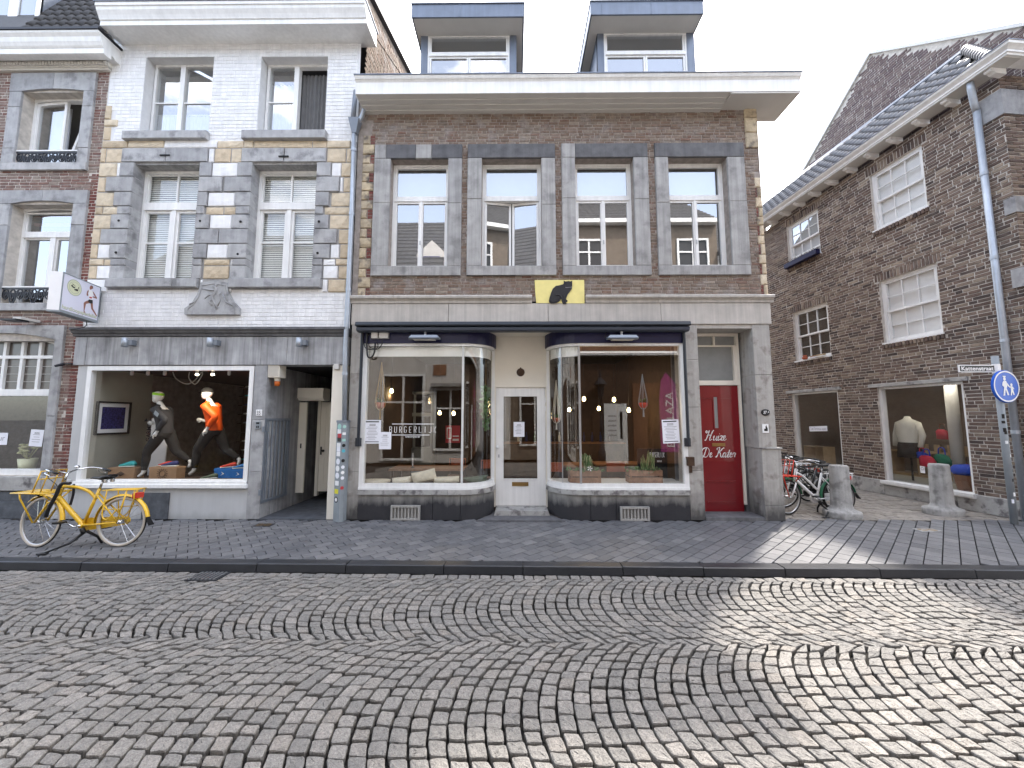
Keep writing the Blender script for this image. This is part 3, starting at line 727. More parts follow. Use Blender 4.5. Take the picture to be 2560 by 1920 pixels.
# script lettering "Huize / De Kater"
GL={'H':([[(.30,.82),(.16,.98),(.05,.86),(.2,.76),(.38,.9),(.46,1.),(.36,.62),(.22,.18),(.1,.0),(0,.06)],[(.98,1.02),(.86,.92),(.72,.55),(.6,.16),(.68,.0),(.86,.14)],[(.2,.46),(.5,.54),(.8,.52)]],.98),
 'D':([[(.5,.95),(.38,.5),(.26,.1),(.12,.0),(.04,.1),(.2,.14),(.4,.02),(.66,.06),(.86,.36),(.88,.74),(.66,.98),(.34,1.),(.06,.86),(.0,.7)]],.98),
 'K':([[(.2,.76),(.1,.9),(.28,1.),(.46,.98),(.36,.55),(.22,.14),(.08,.0),(0,.08)],[(1.02,1.),(.82,.92),(.56,.62),(.4,.5),(.58,.44),(.68,.12),(.82,.0),(.96,.12)]],.92),
 'u':([[(0,.3),(.12,.48),(.08,.2),(.1,.02),(.26,.06),(.4,.28),(.46,.46),(.4,.14),(.48,.0),(.62,.16)]],.55),
 'i':([[(0,.3),(.12,.48),(.06,.14),(.14,.0),(.28,.16)],[(.17,.64),(.21,.68)]],.26),
 'z':([[(0,.36),(.1,.48),(.24,.44),(.36,.46),(.2,.22),(.06,.04),(.2,.08),(.32,.0),(.44,.12)]],.40),
 'e':([[(0,.16),(.18,.24),(.28,.4),(.18,.48),(.06,.34),(.06,.1),(.2,.0),(.4,.16)]],.38),
 'a':([[(.36,.44),(.2,.48),(.04,.28),(.06,.04),(.22,.06),(.38,.34),(.4,.46),(.34,.12),(.42,.0),(.56,.16)]],.52),
 't':([[(.3,.78),(.18,.36),(.12,.08),(.2,.0),(.38,.16)],[(.04,.5),(.36,.52)]],.34),
 'r':([[(0,.26),(.12,.46),(.2,.44),(.26,.46),(.36,.38),(.28,.16),(.3,.0)]],.36),' ':([],.36)}
def script(s,x0,z0,h,width,y,parent,m):
    adv=0; seg=[]
    for ch in s:
        st_,a=GL[ch]
        for q in st_: seg.append([(adv+p[0]+(p[1]-.4)*.18,p[1]) for p in q])
        adv+=a
    k=MB(); sc=width/adv
    for q in seg:
        pts=cr_spline([(x0+p[0]*sc,z0+p[1]*h) for p in q],5)
        wd=[.012+.009*abs(math.sin(1.2+i*.5)) if pts[min(i+1,len(pts)-1)][1]<pts[i][1] else .010 for i in range(len(pts))]
        k.ribbon(pts,wd,y)
    k.build('lettering',m,parent)
hx=FR(1762,1079,1816,1101,yd); script('Huize',hx[0],hx[1],hx[3]-hx[1]+.02,hx[2]-hx[0],yd-.003,rd,'sign_white')
hx=FR(1754,1122,1838,1143,yd); script('De Kater',hx[0]+.005,hx[1],hx[3]-hx[1]+.02,hx[2]-hx[0],yd-.003,rd,'sign_white')
# number plate and small signs on the pier
px_,pz_=F(1913,1031,-.012); k=thing('number_plate','oval black enamel house number 37A on the stone pier right of the red door','number plate',(px_,-.02,pz_))
a=MB(); a.lathe((px_,-.03,pz_),[(.0,-.006),(.062,-.006),(.07,-.003),(.075,.012)],28,'y'); a.v=[(px_+(x-px_)*1.08,y,pz_+(z-pz_)*.82) for x,y,z in a.v]; a.build('plate','black',k)
text('37',.062,.056,'sign_white',k,px_-.02,pz_,-.040,bold=.02,shear=.12); text('A',.03,.036,'sign_white',k,px_+.042,pz_+.006,-.040,bold=.01)
px_,pz_=F(1913,1071,-.012); k=thing('tile_sign','small white square tile with black emblem below house number plate','tile',(px_,-.02,pz_))
a=MB(); a.box(px_-.055,-.026,pz_-.08,px_+.055,-.01,pz_+.08); a.build('tile','sign_white',k)
a=MB(); a.prism([(px_-.03,pz_-.01),(px_-.03,pz_-.05),(px_+.035,pz_-.05),(px_+.035,pz_+.0),(px_+.02,pz_+.03),(px_+.015,pz_+.06),(px_-.005,pz_+.03),(px_+.0,pz_+.0)],-.029,-.026); a.build('emblem','black',k)
px_,pz_=F(1724,1154,-.02); k=MB(); 
t=thing('post_box','small rusty dark metal box fixed to stone pier left of red door','wall box',(px_,-.02,pz_-.1))
k.box(px_-.06,-.09,pz_-.07,px_+.06,-.0155,pz_+.07); k.box(px_-.07,-.1,pz_+.07,px_+.055,-.0155,pz_+.09); k.build('box','wood_dark',t)
k=MB(); k.box(px_-.02,-.05,pz_-.2,px_+.03,-.0155,pz_-.075); k.build('stub','wood_dark',t)
# ---------------- shop bays with rounded corners
xs_=FX(1156,0,1050); dxl=FX(1240,.6,1100); dxr=FX(1363.5,.6,1100); dc=(dxl+dxr)/2; Rb=.55
def path(side,n=10):
    p=[(XL,0.),(xs_,0.)]+[(xs_+Rb*math.sin(PI/2*i/n),Rb-Rb*math.cos(PI/2*i/n)) for i in range(1,n+1)]
    return p if side<0 else [(2*dc-x if x>XL else XR,y) for x,y in p]
def off(pts,o):
    r=[]
    for i,p in enumerate(pts):
        a=pts[max(0,i-1)]; b=pts[min(len(pts)-1,i+1)]; dx,dy=b[0]-a[0],b[1]-a[1]; l=math.hypot(dx,dy); s=1 if pts[-1][0]>pts[0][0] else -1
        r.append((p[0]+s*dy/l*o,p[1]-s*dx/l*o))
    return r
def band(m,pts,o,t,z0,z1):
    A=off(pts,o); B=off(pts,o-t); n=len(pts); vs=[]
    for a,b in zip(A,B): vs+= [(*a,z0),(*b,z0),(*b,z1),(*a,z1)]
    fs=[]
    for i in range(n-1):
        for k in range(4): fs.append((4*i+k,4*i+(k+1)%4,4*i+4+(k+1)%4,4*i+4+k))
    fs+= [(0,3,2,1),(4*n-4,4*n-3,4*n-2,4*n-1)]
    return m.add(vs,fs)
zg0=FZ(1209); zg1=FZ(865); zled=FZ(1224); zpl=FZ(1236); zbf0=FZ(859)
for sd_ in (-1,1):
    P_=path(sd_); full=P_
    # plinth stones: two straight ones and the rounded one
    xj=([FX(1082,0,1265),FX(1151,0,1265)] if sd_<0 else [FX(1540,0,1265),FX(1476,0,1265)])
    x0=P_[0][0]
    for a,b in ((x0,xj[0]),(xj[0],xj[1])):
        m=MB(); band(m,[(a+.004*(-sd_),0),(b-.004*(-sd_),0)],.02,.3,0,zpl-.003); m.build('plinth_stone','stone_plinth',cafe)
    m=MB(); band(m,[(xj[1]+.004*(-sd_),0)]+P_[1:],.02,.3,0,zpl-.003); m.build('plinth_stone','stone_plinth',cafe)
    jl=([x0,FX(1025,0,1230),FX(1120,0,1230)] if sd_<0 else [x0,FX(1600,0,1230),FX(1485,0,1230)])
    for a,b in zip(jl,jl[1:]):
        m=MB(); band(m,[(a+.003*(-sd_),0),(b-.003*(-sd_),0)],.055,.3,zpl,zled-.002); m.build('ledge_stone','stone_ledge',cafe)
    m=MB(); band(m,[(jl[2]+.003*(-sd_),0)]+P_[1:],.055,.3,zpl,zled-.002); m.build('ledge_stone','stone_ledge',cafe)
    m=MB(); band(m,P_,.035,.10,zled,zled+.045); band(m,P_,.02,.085,zled+.045,zg0)
    band(m,P_,.025,.08,zg1,zbf0); m.box(P_[0][0]-.0,-.02,zg0,P_[0][0]+(.085)*(-sd_),.06,zg1)
    sw=m.build('shop_window','white_paint',cafe)
    e=P_[-1]; m=MB(); m.box(e[0]-.035,.53,zled,e[0]+.02,.6,zbf0) if sd_<0 else m.box(e[0]-.02,.53,zled,e[0]+.035,.6,zbf0); m.build('end_post','white_paint',sw)
    m=MB(); m.box(P_[1][0]-.018,-.012,zg0,P_[1][0]+.018,.03,zg1); m.build('mullion','steel' if sd_>0 else 'grey_frame',sw)
    if sd_>0:
        q=P_[5]; m=MB(); m.box(q[0]-.008,q[1]-.01,zg0,q[0]+.008,q[1]+.015,zg1); m.build('mullion','steel',sw)
    m=MB(); m.quad((P_[0][0],.012,zg0),(P_[1][0],.012,zg0),(P_[1][0],.012,zg1),(P_[0][0],.012,zg1)); m.build('pane','glass_shop',sw)
    C_=off(P_[1:],-.012); m=MB(); n=len(C_); m.v=[(*c,zg0) for c in C_]+[(*c,zg1) for c in C_]; m.f=[(i,i+1,n+i+1,n+i) for i in range(n-1)]; m.build('pane','glass_shop',sw,smooth=True)
    # navy fascia above
    m=MB(); band(m,P_,.05,.09,zbf0+.002,zsh+.08); m.build('fascia_board','navy',cafe)
    # roller blind strip / display floor inside
    m=MB()
    m.prismz([(x,y) for x,y in off(P_,-.05)]+[(P_[-1][0]+.0,.75),(P_[0][0],.75)],zg0-.06,zg0-.02); m.build('display_floor','interior_white' if sd_>0 else 'interior_brown',cafe)
    m=MB(); band(m,P_[1:] if sd_<0 else P_[1:],-.06,.01,zg1-.19,zg1); 
    if sd_<0: m.box(P_[0][0]+.1,.06,zg1-.19,P_[1][0]-.03,.07,zg1)
    m.build('blind_strip','blind',cafe)
    if sd_>0:
        m=MB(); m.box(P_[1][0]+.03,.05,zg1-.125,P_[0][0]-.1,.075,zg1-.095); m.build('glazing_bar','white_paint',sw)
# --- cream entrance between the bays
zcl=FZ(838,.3)
m=MB(); m.box(dxl-.12,.0,zcl+.03,dxr+.12,.68,zcl+.2); m.build('porch_ceiling','cream_paint',cafe)
yd2=.6; dz1=FZ(969,yd2); dz0=FZ(1264,yd2)
m=MB(); m.box(dxl-.10,yd2-.02,dz1+.035,dxr+.10,yd2+.05,zcl+.03); m.build('door_panel','cream_paint',cafe)
m=MB(); m.box(dxl-.10,yd2-.03,.1,dxl-.004,yd2+.05,dz1+.034); m.box(dxr+.004,yd2-.03,.1,dxr+.10,yd2+.05,dz1+.034); m.box(dxl-.004,yd2-.03,dz1+.004,dxr+.004,yd2+.05,dz1+.034); m.build('door_frame','cream_paint',cafe)
gl=FR(1259,991,1343,1197,yd2)
m=MB(); wall(m,dxl,dz0,dxr,dz1,[gl],yd2,.045); m.quad((dxl,yd2+.045,dz0),(dxr,yd2+.045,dz0),(dxr,yd2+.045,gl[1]),(dxl,yd2+.045,gl[1])); m.box(dxl,yd2+.001,dz0,dxl+.002,yd2+.05,dz1)
frame(m,gl[0]-.018,gl[1]-.018,gl[2]+.018,gl[3]+.018,.018,yd2-.008,yd2)
wd=m.build('white_door','white_paint',cafe)
m=MB(); m.quad((gl[0],yd2+.02,gl[1]),(gl[2],yd2+.02,gl[1]),(gl[2],yd2+.02,gl[3]),(gl[0],yd2+.02,gl[3])); m.build('pane','glass_shop',wd)
q=FR(1280,1205,1321,1215,yd2); m=MB(); m.box(q[0],yd2-.012,q[1],q[2],yd2-.0005,q[3]); m.build('letter_slot','brass',wd)
q=F(1244.5,1118,yd2); m=MB(); m.lathe((q[0],yd2-.0,q[1]),[(.012,-.002),(.012,-.03),(.03,-.045),(.034,-.06),(.022,-.078),(.0,-.08)],14,'y'); m.build('handle','white_paint',wd,smooth=True)
q=F(1247,1140,yd2); m=MB(); m.box(q[0]-.014,yd2-.008,q[1]-.03,q[0]+.014,yd2-.0005,q[1]+.03); m.build('lock','steel',wd)
for zz in (1000,1022,1115,1225):
    q=F(1361,zz,yd2); m=MB(); m.tube([(q[0]+.02,yd2-.035,q[1]-.05),(q[0]+.02,yd2-.035,q[1]+.05)],.009,6); m.build('hinge','white_paint',wd)
q=F(1301.5,931,yd2); t=thing('door_bell_rosette','dark round rosette plate on cream panel above the white door','rosette',(q[0],yd2-.02,q[1]))
m=MB(); m.lathe((q[0],yd2-.02,q[1]),[(.0,-.03),(.028,-.028),(.04,-.016),(.062,-.02),(.078,-.01),(.085,.0)],24,'y'); m.build('plate','wood_dark',t,smooth=True)
m=MB(); m.lathe((q[0],yd2-.02,q[1]+.085),[(.0,-.02),(.014,-.018),(.018,-.0)],10,'y'); m.build('boss','wood_dark',t)
# steps
m=MB(); a,b=FX(1237,.5,1280),FX(1371,.5,1280); m.prism([(a,.028),(a+.02,dz0-.03),(a+.03,dz0-.005),(b-.03,dz0-.005),(b-.02,dz0-.03),(b,.028)],.18,.64); m.build('doorstep','stone_ledge',cafe)
m=MB(); a,b=FX(1190,-.15,1295),FX(1414,-.15,1295); m.prismz([(a,-.13),(b,-.13),(b-.25,.3),(dxr+.02,.62),(dxl-.02,.62),(a+.25,.3)],0,.026); m.build('doorstep','stone_dark',cafe)
# vents in the plinth
for (a,b,c,d_) ,lb in (((977,1263.5,1050,1300),'left'),((1551,1267,1624,1306),'right')):
    q=FR(a,b,c,d_,-.05); q=(q[0],0.004,q[2],q[3]); t=thing('vent_grille','grey metal vent grille in the cafe plinth, '+('left of the white door' if lb=='left' else 'between white and red doors'),'vent',((q[0]+q[2])/2,-.05,0),group='cellar vents of the cafe')
    m=MB(); frame(m,q[0],q[1],q[2],q[3],.035,-.07,-.0205); m.box(q[0]+.035,-.0215,q[1]+.035,q[2]-.035,-.0205,q[3]-.035); m.build('vent_frame','vent_grey',t)
    for i in range(7):
        x=q[0]+.05+(q[2]-q[0]-.1)*(i+.5)/7; m=MB(); m.box(x-.014,-.06,q[1]+.035,x+.012,-.03,q[3]-.035); m.build('slat','vent_grey',t)
# ---------------- awning cassette, arms
t=thing('awning','closed dark awning cassette across the whole cafe shopfront','awning',(0,-.1,FZ(815)))
a0,a1=FX(888,-.25,815),FX(1727,-.25,815); z1=FZ(801,-.25); z2=FZ(814,-.25); z3=FZ(827,-.25)
m=MB(); m.prismx([(-.03,z2),(-.26,z2),(-.27,z2+.02),(-.25,z1-.02),(-.10,z1+.015),(-.03,z1+.015)],a0,a1); m.build('cassette','awning',t)
m=MB(); m.prismx([(-.06,z3+.01),(-.10,z3),(-.19,z3),(-.235,z3+.02),(-.245,z2-.03),(-.22,z2-.012),(-.06,z2-.012)],a0+.015,a1-.015); mat('awn2',(.055,.065,.085),.35,na=.1); m.build('front_rail','awn2',t)
for xx,(q0,q1) in ((FX(900,-.1,960),(FX(902,-.1,840),FX(893,-.1,1105))),(FX(1716,-.1,960),(FX(1712,-.1,840),FX(1723,-.1,1105)))):
    m=MB(); m.tube([(xx,-.08,z3),(xx,-.08,FZ(1112,-.08))],.028,6); m.box(xx-.05,-.10,FZ(1112,-.08)-.03,xx+.035,-.016,FZ(1095,-.08)); m.build('arm','awning',t)
# heater lamps under the awning
for px_,lb in ((1063,'left'),(1554,'right')):
    q=F(px_,846,-.15); t=thing('heater_lamp','grey oval patio heater lamp under the awning above the '+lb+' cafe window','heater lamp',(q[0],-.15,q[1]),group='heater lamps under the awning')
    m=MB(); L=.3; m.prismx([(.07,-.03),(-.09,-.045),(-.11,-.02),(-.08,.035),(.05,.04),(.08,.01)],-L*.93,L*.93); m.v=[(q[0]+x*(1 if z<.02 else .86),-.17+y,q[1]+z+.01) for x,y,z in m.v]; m.build('housing','heater',t)
    m=MB(); m.box(q[0]-.2,-.25,q[1]-.043,q[0]+.2,-.13,q[1]-.034); m.build('element','soffit',t)
    m=MB(); m.tube([(q[0],-.15,q[1]+.04),(q[0],-.15,q[1]+.09),(q[0],-.15,z3+.005)],[.03,.02,.035],8); m.build('bracket','steel',t)
    m=MB(); m.tube(cr_spline([(q[0]-.25,-.15,q[1]+.0),(q[0]-.31,-.15,q[1]+.03),(q[0]-.29,-.14,q[1]+.09),(q[0]-.27,-.13,z3+.01)],4),.007,5); m.build('cable','black',t)
# electrical boxes and cables top left
q=F(939,840,-.06); t=thing('junction_boxes','two grey junction boxes with looping black cables at awning left end','junction boxes',(q[0],-.1,q[1]-.3))
for r in ((930,832,946,847),(949,832,972,847)):
    c=FR(*r,-.08); m=MB(); m.block(c[0],c[1],c[2],c[3],-.13,-.052,.008); m.build('box','soffit',t)
for pts in ([(918,828),(917,870),(920,892),(929,893),(936,880),(938,858)],[(937,852),(945,862),(940,872),(925,868),(921,858)],[(955,850),(955,860),(945,872),(930,874),(914,870),(909,855)],[(915,840),(925,836),(931,838)]):
    m=MB(); m.tube(cr_spline([(F(a,b,-.09)[0],-.09,F(a,b,-.09)[1]) for a,b in pts],5),.016 if pts[0]==(918,828) else .008,6); m.build('cable','black',t,smooth=True)
# ---------------- yellow plaque with black cat
t=thing('cat_plaque','yellow gable stone with black sitting cat relief above the awning','plaque',((plq[0]+plq[2])/2,-.03,plq[1]))
m=MB(); a,b,c,d=plq; m.prism([(a+.02,b+.01),(c,b),(c,d),(a-.01,d),(a+.0,d-.2)],-.035,.05); m.build('stone_panel','plaque_yellow',t)
def pq(u,v,y=-.035): return F(1320+u*160/2212,680+v*100/1382,y)
cat=[(720,1000),(740,890),(790,740),(850,590),(960,490),(1100,465),(1210,430),(1235,395),(1232,300),(1290,340),(1400,318),(1470,335),(1522,300),(1525,480),(1512,590),(1440,690),(1370,780),(1330,880),(1310,950),(1370,1000),(1360,1030),(1310,1050),(1330,1105),(1200,1105),(1170,1020),(1155,930),(1100,1000),(1030,1060),(900,1090),(800,1085),(740,1060)]
P2=[pq(*p) for p in cat]; cxm=sum(p[0] for p in P2)/len(P2); czm=sum(p[1] for p in P2)/len(P2)
m=MB(); n=len(P2); m.v=[(x,-.034,z) for x,z in P2]+[(x,-.052,z) for x,z in P2]; m.f=[(i,n+i,n+(i+1)%n,(i+1)%n) for i in range(n)]
import mathutils.geometry as mg
tri=mg.tessellate_polygon([[Vector((x,z,0)) for x,z in P2]]); m.f+= [tuple(n+i for i in f) for f in tri]
m.build('cat_relief','cat_black',t)
for pts,r in (([(780,960),(820,1020),(900,1030),(1000,990),(1060,900),(1120,880),(1130,830),(1060,800),(960,795)],.011),([(1250,820),(1265,950),(1290,1040)],.010)):
    m=MB(); m.tube(cr_spline([(*pq(*p,-.052)[:1],-.052,pq(*p,-.052)[1]) for p in pts],4),r,6); m.build('relief_line','cat_black',t,smooth=True)
for u,v in ((1345,455),(1460,450)):
    x,z=pq(u,v); m=MB(); m.lathe((x,-.052,z),[(.0,-.006),(.009,-.004),(.01,0)],8,'y'); m.build('eye','sign_white',t)
m=MB(); x,z=pq(1290,550); x2,z2=pq(1510,530); m.quad((x,-.054,z-.006),(x2,-.054,z2-.006),(x2,-.054,z2+.006),(x,-.054,z+.006)); m.build('whisker_band','ink_grey',t)
m=MB(); x,z=pq(1385,425); m.prism([(x-.10/2,z-.06),(x+.1/2,z-.06),(x+.05,z+.045),(x-.05,z+.045)],-.062,-.052); m.build('head_relief','cat_black',t)
# ---------------- gutter and soffit
g0,g1=FX(888,-.42,205),FX(2003,-.42,200); zg_t=FZ(190,-.42); zg_m=FZ(198,-.42); zg_b=FZ(230,-.42)
m=MB(); m.prismx([(.2,zg_b),(-.40,zg_b),(-.40,zg_m-.03),(-.42,zg_m),(-.44,zg_m+.01),(-.46,zg_t-.015),(-.46,zg_t),(.2,zg_t)],g0,g1); m.build('gutter','white_paint',cafe)
m=MB(); m.box(g0-.01,-.475,zg_t,g1+.01,.2,zg_t+.02); m.build('gutter_rim','zinc',cafe)
for i in range(4):
    a=-.39+i*.105; m=MB(); m.prismx([(a,zg_b-.004-i*.02),(a+.099,zg_b-.004-i*.02-.006),(a+.1,zg_b+.02),(a,zg_b+.02)],g0+.02,FX(1812,-.2,240)); m.build('soffit_board','soffit',cafe)
m=MB(); m.box(FX(1814,-.2,240),-.39,zg_b-.03,g1-.01,.3,zg_b-.003); m.build('soffit_board','soffit',cafe)
# ---------------- roof, body
rz=8.45; RY=4.6; RZ=rz+RY*.86
m=MB(); m.add([(CX0,0.02,rz),(CX1+.1,0.02,rz),(CX1+.1,RY,RZ),(CX0,RY,RZ),(CX1+.1,9.2,rz),(CX0,9.2,rz)],[(0,1,2,3),(3,2,4,5),(0,3,5),(1,4,2)]); m.build('roof','roof_tile_dark',cafe)
m=MB(); m.add([(CX0,.28,0),(CX0,9.2,0),(CX0,9.2,8.6),(CX0,.28,8.6)],[(0,1,2,3)]); m.add([(CX1-.02,.0,0),(CX1-.35,9.2,0),(CX1-.35,9.2,8.6),(CX1-.02,.0,8.6)],[(0,1,2,3)]); m.add([(CX0,9.2,0),(CX1,9.2,0),(CX1,9.2,8.6),(CX0,9.2,8.6)],[(0,1,2,3)]); m.build('side_wall','mortar_warm',cafe)
sb=MB(); rg=random.Random(71); z=.3; k=0; ua=math.atan2(-.33,9.2)
while z<8.4:
    y=.3+(.1 if k%2 else 0)
    while y<9:
        l=.2*rg.uniform(.5,1.1); v,f=brick_verts(l-.012,.049,.006+rg.uniform(0,.006),rg); xo=CX1-.02-.33*(y/9.2); sb.add([(xo-b_,y+l/2+a_,z+.03+c_) for a_,b_,c_ in v],[tuple(reversed(q)) for q in f]); y+=l
    z+=.0605; k+=1
sb.build('brick','brick_cafe',cafe,kind='stuff')
m=MB(); m.box(CX0+.02,.3,zsh+.2,CX1-.06,9,zsh+.3); m.box(CX0+.02,.3,7.9,CX1-.06,9,8.0); m.box(CX0+.02,4.2,zsh+.3,CX1-.3,4.3,7.9)
m.build('floor_slab','interior_dark',cafe)
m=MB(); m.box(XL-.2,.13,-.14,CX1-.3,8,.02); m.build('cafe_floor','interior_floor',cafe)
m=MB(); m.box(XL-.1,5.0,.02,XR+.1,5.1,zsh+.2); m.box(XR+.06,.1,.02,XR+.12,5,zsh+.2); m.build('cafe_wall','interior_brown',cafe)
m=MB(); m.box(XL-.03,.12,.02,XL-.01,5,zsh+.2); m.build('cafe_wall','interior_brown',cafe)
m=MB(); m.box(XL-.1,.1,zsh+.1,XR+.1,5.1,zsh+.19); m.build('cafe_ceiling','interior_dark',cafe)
# ---------------- dormers
for i,(f0,f1,ft,fb,p0,p1,q0,q1,wt) in enumerate(((1029,1310,9,41,1053,1070,1274,1291,67),(1476.5,1759,6,38,1493,1509,1716,1735,63))):
    yy=.62; fo=.20; xa,xb=FX(p0,yy,110),FX(q1,yy,110); d0,d1=FX(p1,yy,110),FX(q0,yy,110); ztop=FZ(wt,yy); z0=rz+.2
    dm=MB(); dm.add([(xa,yy,z0),(xa,yy,ztop),(xa,yy+3,ztop),(xa,yy+.05,z0)],[(0,1,2,3)]); dm.add([(xb,yy,z0),(xb,yy,ztop),(xb,yy+3,ztop),(xb,yy+.05,z0)],[(3,2,1,0)])
    dm.box(xa,yy-.02,z0-.3,d0,yy+.08,ztop); dm.box(d1,yy-.02,z0-.3,xb,yy+.08,ztop)
    dm.box(xa+.005,yy+.085,z0-.3,xb-.005,yy+.13,z0+.12); dm.box(d0-.02,yy+.081,ztop-.03,d1+.02,yy+.12,ztop-.001); dm=dm.build('dormer','zinc',cafe)
    a,b=FX(f0,fo,25),FX(f1,fo,25); zb_,zt_=FZ(fb,fo),FZ(ft,fo)
    m=MB(); m.box(a,fo,zb_,b,fo+.03,zt_); m.box(a,fo+.031,zb_,a+.03,yy+3,zt_); m.box(b-.03,fo+.031,zb_,b,yy+3,zt_); m.box(a-.015,fo-.02,zt_,b+.015,yy+3,zt_+.02)
    for q in ((.43,.86) if i==0 else (.10,.54)): m.box(a+(b-a)*q-.006,fo-.008,zb_,a+(b-a)*q+.006,fo,zt_)
    m.build('roof_edge','zinc',dm)
    m=MB(); m.add([(a+.03,fo+.03,zb_+.004),(b-.03,fo+.03,zb_+.004),(b-.03,yy+3,zb_+.004),(a+.03,yy+3,zb_+.004)],[(0,1,2,3)]); m.build('soffit_board','soffit',dm)
    m=MB(); frame(m,d0+.002,z0-.3,d1-.002,zb_+.003,.035,yy-.01,yy+.1,wt=max(.02,zb_-ztop+.03)); zt1=FZ(132,yy); zt0=FZ(140,yy); m.box(d0+.037,yy-.02,zt0,d1-.037,yy+.08,zt1); m.build('window_frame','white_paint',dm)
    sash(dm,d0+.04,zt1+.002,d1-.04,ztop-.035,yy+.01,.04,g='glass_dormer'); xm=(d0+d1)/2
    sash(dm,d0+.04,z0-.3,xm-.003,zt0-.002,yy+.01,.04,g='glass_dormer'); sash(dm,xm+.003,z0-.3,d1-.04,zt0-.002,yy+.01,.04,g='glass_dormer')
    m=MB(); m.box(d0,yy+.4,z0-.3,d1,yy+.42,ztop); m.build('inner_blind','curtain_grey',dm)
# ---------------- drainpipe of the cafe (bent branch) and funnel
t=thing('drainpipe','zinc rain pipe with funnel head and stickered guard between white house and cafe house','drainpipe',(FX(866,-.09,1100),-.09,0))
def pp(px,py,y=-.09): x,z=F(px,py,y); return (x,y,z)
PIPE=[pp(885,336),pp(879,536),pp(870,740),pp(863,880),pp(861,1056)]
m=MB(); m.tube(PIPE,.042,10); m.build('pipe','pipe_zinc',t,smooth=True)
for py_ in (375,535,724,934):
    zz=pp(870,py_)[2]
    for u,v in zip(PIPE,PIPE[1:]):
        if v[2]<=zz<=u[2]:
            xx=u[0]+(v[0]-u[0])*(zz-u[2])/(v[2]-u[2]); m=MB(); m.tube([(xx,-.085,zz-.03),(xx,-.085,zz+.03)],.052,10); m.build('collar','pipe_zinc',t)
a=pp(876,303); b=pp(891,303); c=pp(866,336); m=MB()
za,zc=pp(880,301)[2],pp(880,335)[2]; x0,x1=pp(875,301)[0],pp(901,301)[0]; x2,x3=pp(881,335)[0],pp(892,335)[0]
m.add([(x0,-.18,za),(x1,-.18,za),(x1,-.01,za),(x0,-.01,za),(x2,-.13,zc),(x3,-.13,zc),(x3,-.05,zc),(x2,-.05,zc)],[(0,3,2,1),(4,5,6,7),(0,1,5,4),(1,2,6,5),(2,3,7,6),(3,0,4,7)]); m.build('funnel','heater',t)
m=MB(); m.tube(cr_spline([pp(896,305),pp(905,288),pp(913,265),pp(916,250),pp(914,244,.0)],4),.038,8); m.build('pipe','pipe_zinc',t,smooth=True)
m=MB(); m.tube([pp(882,302),pp(886,260),pp(889,228)],.045,10); m.build('pipe','heater',t,smooth=True)

# angular guard at the foot of the pipe, covered in stickers
gx0,gz1=pp(857,1052)[0],pp(857,1052)[2]; gx=pp(857,1052)[0]; gb=pp(848,1296)[0]
gm=(gx+gb)/2
hexp=[(gm-.115,.0),(gm-.10,-.11),(gm+.045,-.20),(gm+.10,-.16),(gm+.10,0)]
m=MB(); m.prismz(hexp,0,gz1); gd=m.build('pipe_guard','cab_grey',t)
m=MB(); m.prismz([(gm+(x-gm)*1.08,y*1.06) for x,y in hexp],gz1-.03,gz1+.01); m.build('guard_cap','heater',t)
A_=Vector((gm-.10,-.11,0)); B_=Vector((gm+.045,-.20,0)); C_=Vector((gm+.10,-.16,0)); n1=(B_-A_).cross(Vector((0,0,1))).normalized(); n2=(C_-B_).cross(Vector((0,0,1))).normalized()
rg=random.Random(8)
stk=[(.0,1.75,'c','sticker_teal'),(.0,1.66,'r','sign_white'),(.02,1.58,'r','sticker_red'),(.01,1.51,'r','black'),(.0,1.40,'r','sign_white'),(.0,1.33,'r','paper'),(.0,1.24,'r','sign_white'),(.0,1.10,'c','paper'),(-.01,.97,'c','sign_white'),(-.01,.84,'c','paper'),(-.01,.70,'r','sign_white'),(-.02,.55,'r','sticker_yellow'),(-.02,.40,'C','black')]
kf=gz1/1.86
def sticker(P0,P1,nn,u,z,kind,mt,sz):
    c=P0+(P1-P0)*(.5+u*4)+nn*.002; c.z=z*kf; e=(P1-P0).normalized(); m=MB(); n=14 if kind in'cC' else 4
    vs=[]
    for i in range(n):
        t_=2*PI*(i+.5)/n; rr=sz*(1 if kind in'cC' else 1.25); q=c+e*(math.cos(t_)*rr*(1 if kind in 'cC' else 1.1))+Vector((0,0,math.sin(t_)*rr*(1 if kind in'cC' else .85))); vs.append(q)
    m.add(vs+[v+nn*.002 for v in vs],[tuple(range(n,2*n))]+[(i,(i+1)%n,n+(i+1)%n,n+i) for i in range(n)]); return m.build('sticker',mt,gd)
for u,z,kd,mt in stk: sticker(A_,B_,n1,u,z,kd,mt,.055)
sticker(A_,B_,n1+n1*.001,-.02,.40,'c','sign_white',.035); 
for z,mt in ((1.75,'sticker_teal'),(1.62,'sign_white'),(1.5,'sticker_teal'),(1.4,'black'),(1.3,'sticker_cyan'),(1.12,'black'),(1.0,'paper'),(.9,'sign_white'),(.8,'paper'),(.62,'sticker_red')): sticker(B_,C_,n2,0,z,rg.choice('cr'),mt,.03)
